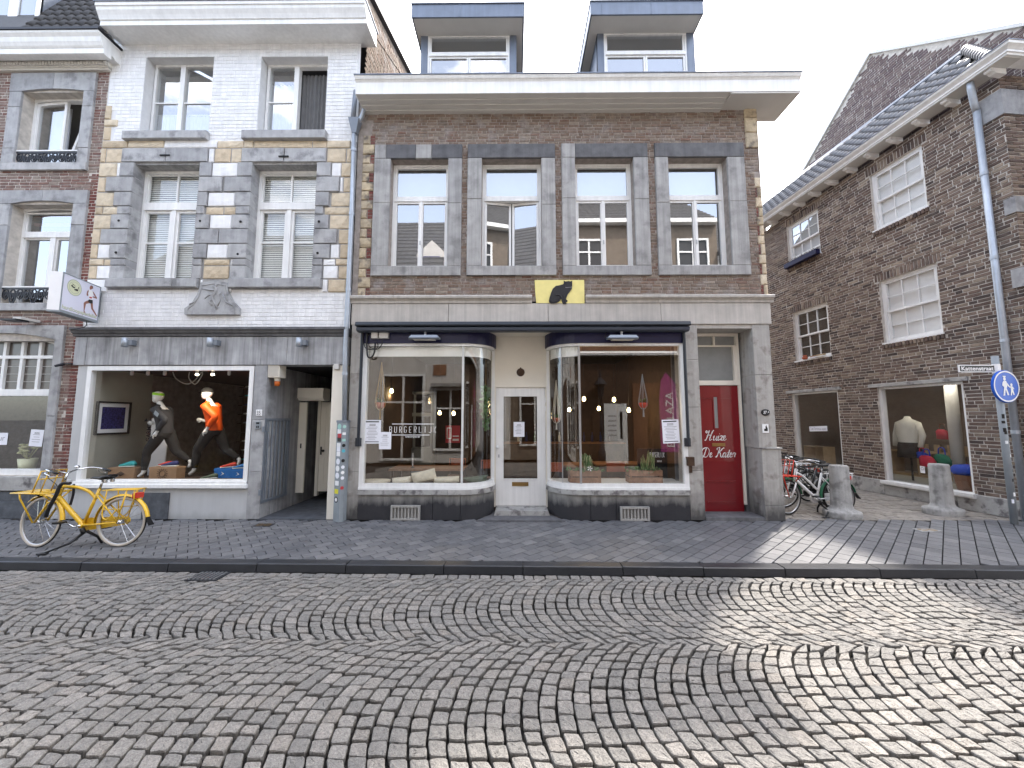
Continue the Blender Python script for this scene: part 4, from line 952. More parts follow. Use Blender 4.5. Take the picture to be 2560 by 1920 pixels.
# ================================================================ white running shop house (number 35)
BX0,BX1=-8.36,-3.18
shop=thing('shop_house','tall white painted brick house with yellow and grey stone blocks above a running shop','house',(-5.8,0,0))
c1=lambda v:v*.40687
def R1(x0,y0,x1,y1): return FR(c1(x0),c1(y0),c1(x1),c1(y1))           # upper crop units
def R2(x0,y0,x1,y1): return FR(c1(x0),600+c1(y0),c1(x1),600+c1(y1))    # lower crop units
uw=[R1(875,345,1295,822),R1(1590,345,2003,822)]
o3=F(500-.0,407)[0]
mw=[(FX(334-8,0,550)-.0,FZ(698),FX(492,0,550),FZ(407)),(FX(624,0,550),FZ(698),FX(788,0,550),FZ(408))]
m=MB(); wall(m,BX0,FZ(822),BX1,FZ(60),uw+[(a-.02,b-.02,c+.02,d+.02) for a,b,c,d in mw],.012,.3); m.build('wall','white_mortar',shop)
zst=FZ(352); zwb=FZ(700)                     # stone zone between these
yl=FX(250,0,300)
bricks(shop,BX0+.02,zst,BX1-.06,FZ(83),uw+[(BX0,zst,FX(283,0,330),FZ(268))],.012,.22,.078,.010,'white_brick',seed=5,dj=.004,limit=160)
bricks(shop,FX(215,0,760),FZ(820),BX1-.08,FZ(722),[(FX(470,0,745),FZ(789),FX(601,0,745),FZ(700)),(FX(820,0,715),FZ(732),BX1,FZ(700))],.012,.22,.078,.010,'white_brick',seed=6,dj=.004,limit=140)
# stone blocks: y yellow, g grey, w painted white  (upper crop units)
BL=[]
def rows(x_of,data):
    for z0,z1,cells in data:
        for a,b,k in cells: BL.append((a,z0,b,z1,k))
rows(None,[(650,735,[(622,685,'y')]),(735,778,[(617,725,'y')]),(780,862,[(610,680,'y')]),(864,912,[(607,790,'y'),(790,1012,'y'),(1012,1335,'w'),(1335,1500,'y'),(1500,1560,'y'),(1560,1920,'y'),(1920,2010,'y'),(2010,2155,'y')]),
(914,1000,[(602,652,'y'),(652,755,'y'),(757,1025,'G'),(1027,1283,'G'),(1285,1318,'w'),(1320,1420,'y'),(1422,1488,'y'),(1490,1750,'G'),(1752,2008,'G'),(2010,2128,'y'),(2130,2160,'y')]),
(1003,1088,[(594,722,'y'),(722,745,'w'),(745,845,'g'),(1228,1308,'g'),(1308,1465,'w'),(1465,1555,'g'),(1955,2038,'g'),(2040,2098,'w'),(2098,2160,'y')]),
(1090,1182,[(585,652,'y'),(660,845,'g'),(1222,1370,'g'),(1385,1555,'g'),(1950,2088,'g'),(2090,2108,'w'),(2110,2158,'y')]),
(1184,1270,[(575,705,'y'),(708,838,'g'),(1218,1280,'g'),(1282,1446,'w'),(1448,1550,'g'),(1946,2026,'g'),(2034,2155,'y')]),
(1272,1320,[(568,632,'y'),(634,727,'y'),(728,832,'g'),(1214,1262,'g'),(1265,1375,'y'),(1377,1452,'y'),(1454,1548,'g'),(1946,1990,'g'),(1993,2152,'y')]),
(1322,1408,[(560,688,'y'),(690,830,'g'),(1210,1290,'g'),(1292,1425,'w'),(1427,1545,'g'),(1943,2022,'g'),(2026,2150,'y')]),
(1410,1500,[(548,622,'y'),(626,826,'g'),(1205,1348,'g'),(1352,1542,'g'),(1940,2074,'g'),(2080,2148,'y')]),
(1502,1590,[(540,602,'y'),(604,678,'w'),(680,820,'g'),(1200,1274,'g'),(1276,1402,'w'),(1405,1538,'g'),(1938,2030,'g'),(2033,2086,'w'),(2090,2146,'y')])])
rows(None,[])
BL2=[]
for z0,z1,cells in [(118,158,[(530,640,'y'),(640,684,'y'),(686,790,'g'),(1190,1244,'g'),(1252,1412,'y'),(1418,1432,'w'),(1432,1530,'g'),(1936,1984,'g'),(1988,2060,'w'),(2064,2142,'y')]),
 (160,240,[(525,598,'y'),(600,682,'w'),(684,785,'g'),(1188,1240,'g'),(1250,1410,'y'),(1418,1526,'g'),(1934,1982,'g'),(1988,2076,'w'),(2080,2140,'y')]),
 (243,322,[(520,664,'w'),(1230,1244,'w'),(1412,1424,'w'),(1982,2014,'w'),(2016,2126,'y')])]:
    for a,b,k in cells: BL2.append((a,z0,b,z1,k))
rg=random.Random(31)
wx=[w_[0] for w_ in mw]+[w_[2] for w_ in mw]
def snap(v,o):
    for w_ in mw:
        if o=='r' and abs(v-w_[0])<.22: return w_[0]+.005
        if o=='l' and abs(v-w_[2])<.22: return w_[2]-.005
    return v
for fn,lst in ((R1,BL),(R2,BL2)):
    for a,z0,b,z1,k in lst:
        q=fn(a,z0,b,z1); x0,x1=q[0],q[2]
        if k in 'g': x0,x1=snap(x0,'l'),snap(x1,'r')
        x0=max(x0,BX0+.0); x1=min(x1,BX1-.0)
        s=MB(); j=.008
        mt={'y':'marl','g':'blue_stone','G':'blue_stone','w':'white_brick'}[k]
        if k=='y': s.block(x0+j,q[1]+j,x1-j,q[3]-j,-.014+rg.uniform(-.008,.006),.1,.012,.012,max(2,int((x1-x0)/.06)),3,rg)
        elif k=='w': s.block(x0+j*.6,q[1]+j,x1-j*.6,q[3]-j,-.02+rg.uniform(-.005,.005),.1,.01,.008,3,3,rg)
        else: s.block(x0+j*.5,q[1]+j*.5,x1-j*.5,q[3]-j*.5,-.035+rg.uniform(-.007,.003),.26,.007,.002,2,1,rg)
        s.build('stone',mt,shop)
m=MB(); m.quad((BX0,.004,zwb-.25),(BX1,.004,zwb-.25),(BX1,.004,zst),(BX0,.004,zst)); 
mm=MB(); wall(mm,BX0,FZ(722),BX1,zst,mw,.004,.32); mm.build('mortar_bed','stone_frame',shop)
for px_,py_ in ((743,1362),(725,1557),(1240,1364),(1487,1368),(1470,1566),(1966,1367),(1957,1560)):
    x,z=F(c1(px_),c1(py_)); m=MB(); m.lathe((x,-.04,z),[(0,-.012),(.02,-.01),(.026,0)],8,'y'); m.build('iron_pin','matt_black',shop)
for px_,py_ in ((1025,963),(1750,970)):
    x,z=F(c1(px_),c1(py_)); m=MB(); m.box(x-.1,-.05,z-.015,x+.1,-.030,z+.015); m.build('iron_cramp','matt_black',shop)
# sills
for q,y0 in ((R1(778,822,1288,870),-.10),(R1(1503,818,2012,868),-.10),(R2(672,243,1080,296),-.09),(R2(1082,243,1226,296),-.088),(R2(1420,243,1978,298),-.09)):
    m=MB(); m.block(q[0],q[1],q[2],q[3],y0,.2,.008,.003,4,1); m.build('sill','blue_stone',shop)
# upper windows
for i,q in enumerate(uw):
    a,zb_,b,zt_=q; y=.19; f=.05
    m=MB(); frame(m,a+.02,zb_+.002,b,zt_-.002,f,y,y+.09); xm=FX(c1(1115 if i==0 else 1818),y,c1(600)); m.box(xm-.05,y-.01,zb_+f,xm+.05,y+.09,zt_-f)
    wn=m.build('window','white_paint',shop); zm=FZ(c1(615),y)
    for k,(u,v) in enumerate(((a+.02+f,xm-.05),(xm+.05,b-f))):
        if i==1 and k==1: continue
        m=MB(); m.box(u,y+.02,zm-.014,v,y+.06,zm+.014); m.build('glazing_bar','white_paint',wn)
        for z0,z1 in ((zb_+f,zm-.014),(zm+.014,zt_-f)):
            m=MB(); m.quad((u,y+.04,z0),(v,y+.04,z0),(v,y+.04,z1),(u,y+.04,z1)); m.build('pane','glass_upper',wn)
    def drape(x0,x1,z0,z1,yy,mt,amp=.02,wl=.085):
        m=MB(); n=int((x1-x0)/.012); vs=[(x0+(x1-x0)*j/n,yy+amp*math.sin((x0+(x1-x0)*j/n)*2*PI/wl+.6*math.sin(j*.37)),z) for z in (z0,z1) for j in range(n+1)]
        m.add(vs,[(j,j+1,n+2+j,n+1+j) for j in range(n)]); return m.build('curtain',mt,shop,smooth=True)
    if i==0:
        drape(a,b,zb_-.05,FZ(c1(690),.3),.34,'curtain'); m=MB(); m.tube([(a,.33,FZ(c1(690),.3)),(b,.33,FZ(c1(690),.3))],.012,6); m.build('curtain_rod','white_paint',shop)
    else:
        drape(a,xm,zb_-.05,FZ(c1(500),.3),.36,'curtain'); drape(xm,b+.05,zb_-.05,zt_-.1,.34,'curtain_grey')
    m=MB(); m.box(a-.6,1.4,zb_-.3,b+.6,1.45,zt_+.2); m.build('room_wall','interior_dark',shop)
# middle windows with venetian blinds
for i,q in enumerate(mw):
    a,zb_,b,zt_=q; y=.20; f=.055
    m=MB(); frame(m,a,zb_+.002,b,zt_-.002,f,y,y+.09); z1=FZ(c1(1238 if i==0 else 1240),y); z0=FZ(c1(1283),y); m.box(a+f,y-.02,z0,b-f,y+.09,z1); m.box(a-.0,y-.05,zb_,b,y-.001,zb_+.035)
    xm=(a+b)/2; m.box(xm-.045,y-.006,zb_+f,xm+.045,y+.09,z0)
    wn=m.build('window','white_paint',shop)
    sash(wn,a+f+.002,z1+.002,b-f-.002,zt_-f-.004,y+.03,.02,cols=2,g='glass_old',bar=.035)
    zm=FZ(600+c1(8),y)
    for u,v in ((a+f+.002,xm-.047),(xm+.047,b-f-.002)):
        m=MB(); zz0,zz1=zb_+f+.003,z0-.003; frame(m,u,zz0,v,zz1,.05,y+.02,y+.065); m.box(u+.05,y+.026,zm-.014,v-.05,y+.06,zm+.014); m.build('sash','white_paint',wn)
        for p0,p1 in ((zz0+.05,zm-.014),(zm+.014,zz1-.05)):
            m=MB(); m.quad((u+.05,y+.045,p0),(v-.05,y+.045,p0),(v-.05,y+.045,p1),(u+.05,y+.045,p1)); m.build('pane','glass_old',wn)
    bl=thing('venetian_blind','pale venetian blind behind the '+('left' if i==0 else 'right')+' stone framed window of the white shop house','blind',((a+b)/2,.36,zb_),group='venetian blinds')
    z=zb_; k=0
    while z<zt_-.03:
        m=MB(); m.add([(a-.02,.318,z),(b+.02,.318,z),(b+.02,.332,z+.041),(a-.02,.332,z+.041),(a-.02,.320,z+.001),(b+.02,.320,z+.001),(b+.02,.334,z+.042),(a-.02,.334,z+.042)],[(0,1,2,3),(7,6,5,4),(0,4,5,1),(2,6,7,3),(1,5,6,2),(0,3,7,4)]); m.build('slat','blind',bl); z+=.046
# relief stone with lion
pts=[(1245,268),(1330,255),(1410,268),(1415,330),(1440,380),(1480,422),(1480,462),(1148,462),(1148,425),(1190,395),(1225,340),(1240,300)]
P2=[F(c1(a),600+c1(b)) for a,b in pts]; t=thing('relief_stone','bell shaped grey stone carved with a rearing lion on white brick between the windows','carved stone',(F(c1(1313),800)[0],-.05,P2[6][1]))
m=MB(); m.prism(P2,-.055,.02); m.build('slab','blue_stone',t)
inner=[(sum(p[0] for p in P2)/12+(x-sum(p[0] for p in P2)/12)*.86,P2[6][1]+.05+(z-P2[6][1]-.05)*.9) for x,z in P2]
m=MB(); n=len(inner); m.tube([(x,-.057,z) for x,z in inner],.010,5,closed=True); m.build('rim','blue_stone',t)
def q2(a,b): x,z=F(c1(a),600+c1(b)); return (x,-.058,z)
for pts,r in (([(1325,290),(1345,300),(1340,325),(1318,350),(1330,390),(1350,430)],[.02,.026,.03,.034,.022,.012]),([(1340,318),(1300,312),(1258,306)],[.022,.016,.01]),([(1330,335),(1295,345),(1275,365)],.012),([(1322,365),(1300,385),(1318,408)],.014),([(1352,410),(1368,375),(1360,345),(1372,330)],.011),([(1330,290),(1350,285)],.022),([(1180,400),(1215,385),(1235,350)],.012),([(1385,340),(1400,385),(1445,410)],.012)):
    m=MB(); m.tube([q2(*p) for p in pts],r,6); m.build('lion_relief','blue_stone',t,smooth=True)
# cornice
zc=lambda p:FZ(p,-.45)
m=MB(); x0,x1=FX(238,-.45,40),FX(915,-.45,40)
m.prismx([(.1,FZ(83)),(-.05,FZ(83)),(-.06,FZ(76)),(-.09,FZ(70)),(-.10,FZ(67)),(.1,FZ(67))],x0+.12,x1-.1); m.build('cornice_moulding','cornice_cream',shop)
zs0=zc(48)
m=MB(); m.prismx([(.1,zs0+.02),(-.38,zs0),(-.40,zs0),(-.40,zc(37)),(-.42,zc(36)),(-.43,zc(33)),(-.45,zc(28)),(-.49,zc(20)),(-.50,zc(14)),(-.52,zc(13)),(-.52,zc(5)),(.1,zc(5))],x0+.05,x1); m.build('cornice','white_paint',shop)
m=MB(); m.box(x0+.03,-.54,zc(5),x1+.02,.15,zc(5)+.03); m.build('gutter_rim','zinc',shop)
# roof and gable wall
zr=zc(5); 
gl_=lambda px,py:(lambda r:(-3.08,r.y*(-3.08/r.x)-D,CH+r.z*(-3.08/r.x)))(ray(px,py))
g1=gl_(927,0); g2=gl_(1025,191)
sl_=(g2[2]-g1[2])/(g2[1]-g1[1])
ztop0=g1[2]-sl_*(g1[1]-.0)
m=MB(); m.add([(-3.10,.0,FZ(60)),(-3.10,9,FZ(60)-3),(-3.10,6.,ztop0+sl_*6.),(-3.10,.0,ztop0)],[(0,1,2,3)]); m.build('gable_wall','brick_cafe',shop)
# brick pieces on the gable
gd=MB(); rg=random.Random(77); z=8.5
while z<ztop0+sl_*6:
    y=.02+rg.uniform(0,.1)
    while y<5.9:
        l=.2
        if z+.06<ztop0+sl_*(y+.0)-.02 and y+l<6:
            p=.004+rg.uniform(0,.008); v,f=brick_verts(l-.012,.05,p,rg); gd.add([(-3.10-b_,y+l/2+a_,z+c_) for a_,b_,c_ in v],f)
        y+=l
    z+=.062
gd.build('brick','brick_cafe',shop,kind='stuff')
m=MB(); m.add([(-3.14,-.05,ztop0),(-3.14,6,ztop0+sl_*6),(-3.0,6,ztop0+sl_*6),(-3.0,-.05,ztop0)]+[(-3.14,-.05,ztop0+.04),(-3.14,6,ztop0+sl_*6+.04),(-3.0,6,ztop0+sl_*6+.04),(-3.0,-.05,ztop0+.04)],[(0,1,2,3),(4,5,6,7),(0,1,5,4),(2,3,7,6),(1,2,6,5),(3,0,4,7)]); m.build('verge','black_iron',shop)
m=MB(); m.add([(BX0,-.2,zr),(BX1+.1,-.2,zr),(BX1+.1,6,ztop0+sl_*6),(BX0,6,ztop0+sl_*6),(BX0,11,zr),(BX1,11,zr)],[(0,1,2,3),(3,2,5,4)]); m.build('roof','roof_tile_dark',shop)
m=MB(); m.quad((BX0,0,FZ(60)-.1),(BX0,9,FZ(60)-.1),(BX0,9,0),(BX0,0.4,0)); m.quad((BX0,9.2,0),(BX1,9.2,0),(BX1,9.2,9.8),(BX0,9.2,9.8)); m.build('side_wall','mortar_warm',shop)
m=MB(); m.quad((BX0,0.,FZ(83)),(BX0,0,zr),(BX0,8,zr+4),(BX0,8,FZ(83))); m.build('side_wall','white_brick',shop)
for z in (7.05,3.9): 
    m=MB(); m.box(BX0+.02,.3,z,BX1-.02,9,z+.1); m.build('floor_slab','interior_dark',shop)
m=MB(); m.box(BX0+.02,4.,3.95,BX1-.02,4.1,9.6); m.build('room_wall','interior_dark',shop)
# --- stone band over the shopfront
za,zb_=FZ(840),FZ(820)
for a,b in ((FX(191,0,830),FX(520,0,830)),(FX(520,0,830),BX1-.0)):
    m=MB(); m.prismx([(.1,za),(-.05,za),(-.055,za+.04),(-.09,za+.06),(-.10,za+.10),(-.13,za+.11),(-.13,zb_),(.1,zb_)],a+.002,b-.002); m.build('string_course','stone_dark',shop)
cuts=[FX(190,0,875),FX(220,0,875),FX(349,0,875),FX(508,0,875),FX(655,0,875),FX(720,0,875),BX1+.0]; zt2,zb2=FZ(841),FZ(912)
for a,b in zip(cuts,cuts[1:]):
    m=MB(); m.block(a+.002,zb2,b-.002,zt2-.002,-.03,.25,.005); m.build('stone','stone_band',shop)
# --- shopfront
sx0,sx1=FX(205,0,1060),FX(628,0,1060); wz0,wz1=FZ(1220),FZ(914)
m=MB(); m.box(BX0+.0,-.0,0,sx0,.25,zb2-.002); m.build('pier','render_grey',shop)
m=MB(); m.box(sx0,-.0,0,sx1+.02,.25,wz0-.002); m.build('plinth','render_grey',shop)
sq=R2(878,1553,1040,1700); m=MB(); m.block(sq[0],.0,sq[2],sq[3],-.025,.02,.005); m.build('plinth_panel','slate',shop)
px1=FX(662,0,1060)
for a,b in ((0,FZ(1180)),(FZ(1180),FZ(1050)),(FZ(1050),zb2-.003)):
    m=MB(); m.block(sx1+.02,a+.002,px1,b-.001,-.02,.3,.006); m.build('stone','blue_stone',shop)
m=MB(); frame(m,sx0+.005,wz0+.06,sx1,wz1,.085,-.012,.08); m.box(sx0-.06,-.07,wz0,sx1+.03,.08,wz0+.06); m.box(sx0-.02,-.04,wz0+.06,sx1,-.013,wz0+.115)
sw=m.build('shop_window','white_paint',shop)
m=MB(); m.quad((sx0+.09,.03,wz0+.14),(sx1-.085,.03,wz0+.14),(sx1-.085,.03,wz1-.085),(sx0+.09,.03,wz1-.085)); m.build('pane','glass_clear',sw)
# passage
qx0,qx1=px1,FX(826,0,1060)
m=MB(); m.block(qx1,.0,BX1-.02,zb2-.002,-.012,.4,.008); m.build('pier','cream_paint',shop)
m=MB(); m.box(qx0-.05,.3,0,qx0-.001,3.4,zb2+.1); m.build('passage_wall','stone_band',shop)
m=MB(); m.box(qx1+.001,.4,0,qx1+.06,3.4,zb2+.1); m.box(qx0-.05,3.4,0,qx1+.1,3.5,zb2+.1); m.build('passage_wall','interior_brown',shop)
m=MB(); m.box(qx0-.06,.25,zb2+.0,qx1+.06,3.5,zb2+.1); m.build('passage_ceiling','interior_dark',shop)
m=MB(); m.box(qx0-.05,-.02,-.1,qx1+.0,3.4,.015); m.build('passage_floor','slate',shop)
# room behind the shop window
m=MB(); m.box(sx0-.3,4.6,0,sx1+.1,4.7,zb2+.2); m.box(sx1+.04,.3,0,sx1+.09,4.6,zb2+.2); m.build('shop_wall','interior_dark',shop)
ax=FX(365,1.25,1060); m=MB(); m.prismz([(sx0+.03,.12),(ax,1.25),(ax,1.32),(sx0-.1,.2)],0,zb2+.1); m.build('shop_wall','interior_wall',shop)
for q_ in (.0,.08):
    m=MB(); m.tube([(ax-.28+q_,.95+q_,.3),(ax-.28+q_,.95+q_,zb2)],.028,8); m.build('pipe','interior_wall',shop)
m=MB(); m.box(sx0-.3,.1,zb2-.03,sx1+.1,4.7,zb2+.05); m.build('shop_ceiling','interior_brown',shop)
m=MB(); m.box(sx0,.09,.0,sx1,1.25,wz0+.10); m.build('display_floor','interior_brown',shop)
m=MB(); m.box(sx0-.3,1.25,0,sx1,4.7,.02); m.build('shop_floor','interior_floor',shop)
# ================================================================ left brick house
AX0,AX1=-12.6,-8.36
left=thing('brick_house','weathered brick house at far left with grey stone arched window surrounds and cream cornice','house',(-10.5,0,0))
c8=lambda a,b:(a*.18083,160+b*.18083)
c5=lambda a,b:(a*.19288,640+b*.19288)
c9=lambda a,b:(a*.3134,800+b*.3134)
def A8(x0,y0,x1,y1): p,q=c8(x0,y0),c8(x1,y1); return FR(p[0],p[1],q[0],q[1])
u_s=A8(100,140,1280,1480); u_o=A8(270,300,1130,1340); u_o=(u_o[0],FZ(402),u_o[2],FZ(222))
zc_=FZ(165)
l_o=(FX(14,0,640),FZ(756),FX(172,0,640),FZ(505)); l_s=(FX(-30,0,640),FZ(775),FX(206,0,640),FZ(472))
s_o=(FX(-160,0,1000),FZ(1190),FX(124,0,1000),FZ(850)); s_s=(FX(-200,0,1000),0,FX(146,0,1000),FZ(812))
# arch rise
def arch(x0,x1,z,rise,n=10): return [(x0+(x1-x0)*i/n, z+rise*(1-((2*i/n-1)**2))) for i in range(n+1)]
m=MB(); wall(m,AX0,-.1,AX1,FZ(70),[u_o,l_o,s_o],.012,.3); m.build('wall','mortar_light',left)
bricks(left,AX0,FZ(1250),AX1-.01,zc_,[u_s,l_s,(s_s[0],0,s_s[2],s_s[3])],.012,.21,.063,.013,'brick_left',seed=8,limit=220,skipf=lambda x,z:x>FX(207,0,600)+.06 and z<FZ(428))
bricks(left,FX(207,0,600)+.02,FZ(1250),AX1-.01,FZ(428),[(l_s[0],l_s[1],l_s[2],l_s[3]),(s_s[0],0,s_s[2],s_s[3])],.012,.21,.063,.013,'brick_red',seed=18,limit=80)
rg=random.Random(41)
def stone(x0,z0,x1,z1,y0=-.03,mt='blue_stone'):
    m=MB(); m.block(x0+.002,z0+.002,x1-.002,z1-.002,y0+rg.uniform(-.004,.004),.3,.007,.002,2,2,rg); m.build('stone',mt,left)
def archstone(x0,x1,zb_,ztp,rise,xa,xb,y0=-.032):
    """lintel half from x0..x1 whose underside follows the arch over xa..xb"""
    f=lambda x: zb_+rise*(1-((2*(x-xa)/(xb-xa)-1)**2)) if xa<=x<=xb else zb_
    n=9; P=[(x0+(x1-x0)*i/n,f(x0+(x1-x0)*i/n)) for i in range(n+1)]+[(x1,ztp),(x0,ztp)]
    m=MB(); m.prism(P,y0,.3); m.build('stone','blue_stone',left)
for S_,O_,rise,sillz in ((u_s,u_o,.05,True),(l_s,l_o,.06,True)):
    xm=(O_[0]+O_[2])/2
    for a,b in ((S_[0],xm-.004),(xm+.004,S_[2])): archstone(a,b,O_[3],S_[3],rise,O_[0],O_[2])
    h=(O_[3]-O_[1])
    for x0,x1 in ((S_[0],O_[0]),(O_[2],S_[2])):
        for u,v in ((0,.2),(.2,.78),(.78,1)): stone(x0,O_[1]+h*u,x1,O_[1]+h*v)
    stone(S_[0],S_[1],S_[2],O_[1],-.045)
# upper window: one leaf shut, the other tilted open
def archpane(par,x0,x1,z0,z1,y,fw,rise0,rise1,m_='white_paint',g='glass_upper',nm='sash'):
    top=lambda x:z1+(rise0+(rise1-rise0)*(x-x0)/(x1-x0))
    m=MB(); P=[(x0,z0),(x1,z0),(x1,top(x1)),((x0+x1)/2,top((x0+x1)/2)+.004),(x0,top(x0))]; I=[(x0+fw,z0+fw),(x1-fw,z0+fw),(x1-fw,top(x1)-fw),((x0+x1)/2,top((x0+x1)/2)-fw+.004),(x0+fw,top(x0)-fw)]
    n=5
    for i in range(n):
        j=(i+1)%n; a,b,c,d=P[i],P[j],I[j],I[i]
        m.add([(a[0],y,a[1]),(b[0],y,b[1]),(c[0],y,c[1]),(d[0],y,d[1]),(a[0],y+.05,a[1]),(b[0],y+.05,b[1]),(c[0],y+.05,c[1]),(d[0],y+.05,d[1])],[(0,1,2,3),(0,4,5,1),(2,6,7,3),(7,6,5,4)])
    s=m.build(nm,m_,par); p=MB(); p.add([(x,y+.03,z) for x,z in I],[tuple(range(5))]); p.build('pane',g,par); return s
y=.19; a,zb_,b,zt_=u_o; f=.05
m=MB(); m.box(a,y,zb_+.002,a+f,y+.1,zt_+.01); m.box(b-f,y,zb_+.002,b,y+.1,zt_+.01); m.box(a+f,y,zb_+.002,b-f,y+.1,zb_+f)
P=arch(a,b,zt_-.07,.05); Q=arch(a,b,zt_+.0,.055); n=len(P); m.v+=[]; 
mm=MB(); mm.prism(P+Q[::-1],y-.01,y+.1); m.add(mm.v,mm.f); wn=m.build('window','white_paint',left)
xm=a+(b-a)*.53
archpane(wn,a+f,xm,zb_+f+.003,zt_-.075,y+.015,.055,.0,.05)
ox=xm+.10
for nm,mt in (('sash','white_paint'),('pane','glass_upper')):
    m=MB(); W=(b-f)-ox; H=zt_-zb_-.2
    if nm=='sash': frame(m,0,0,W,H,.05,0,.05)
    else: m.quad((.05,.03,.05),(W-.05,.03,.05),(W-.05,.03,H-.05),(.05,.03,H-.05))
    o=m.build(nm,mt,wn,local=True); o.location=Vector((ox-.04,y+.03,zb_+f+.01))-org(wn); o.rotation_euler=(-R(9),R(3),0)
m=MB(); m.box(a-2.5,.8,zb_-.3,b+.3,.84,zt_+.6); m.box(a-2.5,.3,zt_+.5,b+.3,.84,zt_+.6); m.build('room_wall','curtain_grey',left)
m=MB(); m.box(a+.12,.42,zb_,a+.5,.44,zt_); m.build('curtain','curtain',left)
# lower window
a,zb_,b,zt_=l_o
m=MB(); m.box(a,y,zb_+.002,a+f,y+.1,zt_+.01); m.box(b-f,y,zb_+.002,b,y+.1,zt_+.01); m.box(a+f,y,zb_+.002,b-f,y+.1,zb_+f); z1=FZ(578,y); z0=FZ(590,y); m.box(a+f,y-.02,z0,b-f,y+.1,z1)
mm=MB(); mm.prism(arch(a,b,zt_-.07,.06)+arch(a,b,zt_,.065)[::-1],y-.01,y+.1); m.add(mm.v,mm.f); xm=a+(b-a)*.53; m.box(xm-.05,y-.008,zb_+f,xm+.05,y+.1,z0); wn=m.build('window','white_paint',left)
for q in ((a+f,z1,b-f,zt_),(a+f,zb_+f,xm-.05,z0),(xm+.05,zb_+f,b-f,z0)):
    m=MB(); frame(m,q[0]+.002,q[1]+.002,q[2]-.002,q[3]-(.06 if q[1]==z1 else .002),.035,y+.015,y+.06); m.build('sash','white_paint',wn)
    m=MB(); m.quad((q[0]+.03,y+.04,q[1]+.03),(q[2]-.03,y+.04,q[1]+.03),(q[2]-.03,y+.04,q[3]),(q[0]+.03,y+.04,q[3])); m.build('pane','glass_upper',wn)
mat('valance',(.26,.085,.075),.8,na=.1); m=MB(); m.box(a+.02,.34,z1+.24,b-.02,.38,zt_+.1); m.build('valance','valance',left)
drp=MB(); n=40; vs=[]
for j in range(n+1):
    x=xm-.02+(b-xm)*j/n
    vs.append((x,.40+.02*math.sin(j*1.1),zb_-.05)); vs.append((xm+.02+(b-xm-.02)*(.45+.55*j/n),.40+.02*math.sin(j*1.1),z0+.1))
drp.add(vs,[(2*j,2*j+2,2*j+3,2*j+1) for j in range(n)]); drp.build('curtain','cream_paint',left,smooth=True)
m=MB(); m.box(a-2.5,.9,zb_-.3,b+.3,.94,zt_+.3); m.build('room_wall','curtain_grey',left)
# cast iron window rails
for O_,lb,zt2,zb2 in ((u_o,'upper',FZ(371),FZ(402)),(l_o,'lower',FZ(715),FZ(750))):
    a,b=O_[0],O_[2]; yr=.02
    t=thing('window_rail','ornate black cast iron rail across the '+lb+' window of the left brick house','window rail',((a+b)/2,yr,zb2),group='cast iron window rails')
    m=MB(); m.box(a+.002,yr-.02,zt2,b-.002,yr+.03,zt2+.025); m.build('top_bar','white_paint',t)
    m=MB(); m.box(a+.002,yr-.012,zt2-.035,b-.002,yr+.012,zt2-.002)
    n=9
    for i in range(n):
        xc=a+(b-a)*(i+.5)/n; w_=(b-a)/n/2; h=(zt2-.035-zb2)*(1.15 if i in(1,n//2,n-2) else .8); zc2=zt2-.035-h/2
        m.tube([(xc+w_*.85*math.cos(k*PI/6),yr,zc2+h/2*math.sin(k*PI/6)) for k in range(12)],.012,5,closed=True)
        m.tube([(xc+w_*.4*math.cos(k*PI/4),yr,zc2+h*.22*math.sin(k*PI/4)) for k in range(8)],.014,5,closed=True)
        m.tube([(xc-w_*.8,yr,zc2+h*.4),(xc,yr,zc2),(xc+w_*.8,yr,zc2+h*.4)],.010,5); m.tube([(xc,yr,zc2-h*.1),(xc,yr,zc2-h*.62)],[.02,.004],5)
    m.build('scrollwork','black_iron',t)
# ground floor window with small panes above
a,zb_,b,zt_=s_o
for u,v in ((FX(-130,0,830),FX(72,0,830)),(FX(72,0,830),s_s[2])): archstone(u+.002,v-.002,zt_+.02,s_s[3],.13,a,b)
stone(b,FZ(1040),s_s[2],zt_+.03); stone(b,FZ(1228),s_s[2],FZ(1040))
stone(-11.,FZ(1228),FX(110,0,1210),FZ(1192),-.05,'stone_ledge'); stone(FX(110,0,1210)+.0,FZ(1228),FX(165,0,1210),FZ(1192),-.05,'stone_ledge')
for u,v in ((-11.2,FX(75,0,1270)),(FX(75,0,1270),FX(167,0,1270))):
    stone(u,.32,v,FZ(1230),-.02,'slate'); stone(u,0,v,.32,-.02,'slate')
stone(AX1-.26,0,AX1+.10,FZ(1200),-.03,'render_grey')
y=.10; m=MB(); fw=.085
m.box(b-fw,y,zb_,b,y+.1,zt_+.02); m.box(a,y-.03,zb_,b,y+.1,zb_+.10); zr1=FZ(985,y); zr0=FZ(975,y); 
m.box(a,y-.02,zr1-.03,b-fw,y+.1,zr0+.02); zm_=FZ(891,y)
m.box(a,y+.002,zm_-.03,b-fw,y+.09,zm_+.03)
mm=MB(); mm.prism(arch(a,b,zt_-.09,.17,16)+arch(a,b,zt_,.15,16)[::-1],y-.004,y+.1); m.add(mm.v,mm.f)
sw=m.build('shop_window','white_paint',left)
cols=[FX(p,y,900) for p in (6,50,93,137)]; cw=cols[1]-cols[0]
xs=[b-fw-cw*i for i in range(0,8)]
for x in xs[1:]:
    m=MB(); m.box(x-.028,y+.004,zr0+.02,x+.028,y+.085,zm_-.03); m.box(x-.028,y+.004,zm_+.03,x+.028,y+.085,zt_+.02+.1); m.build('mullion','white_paint',sw)
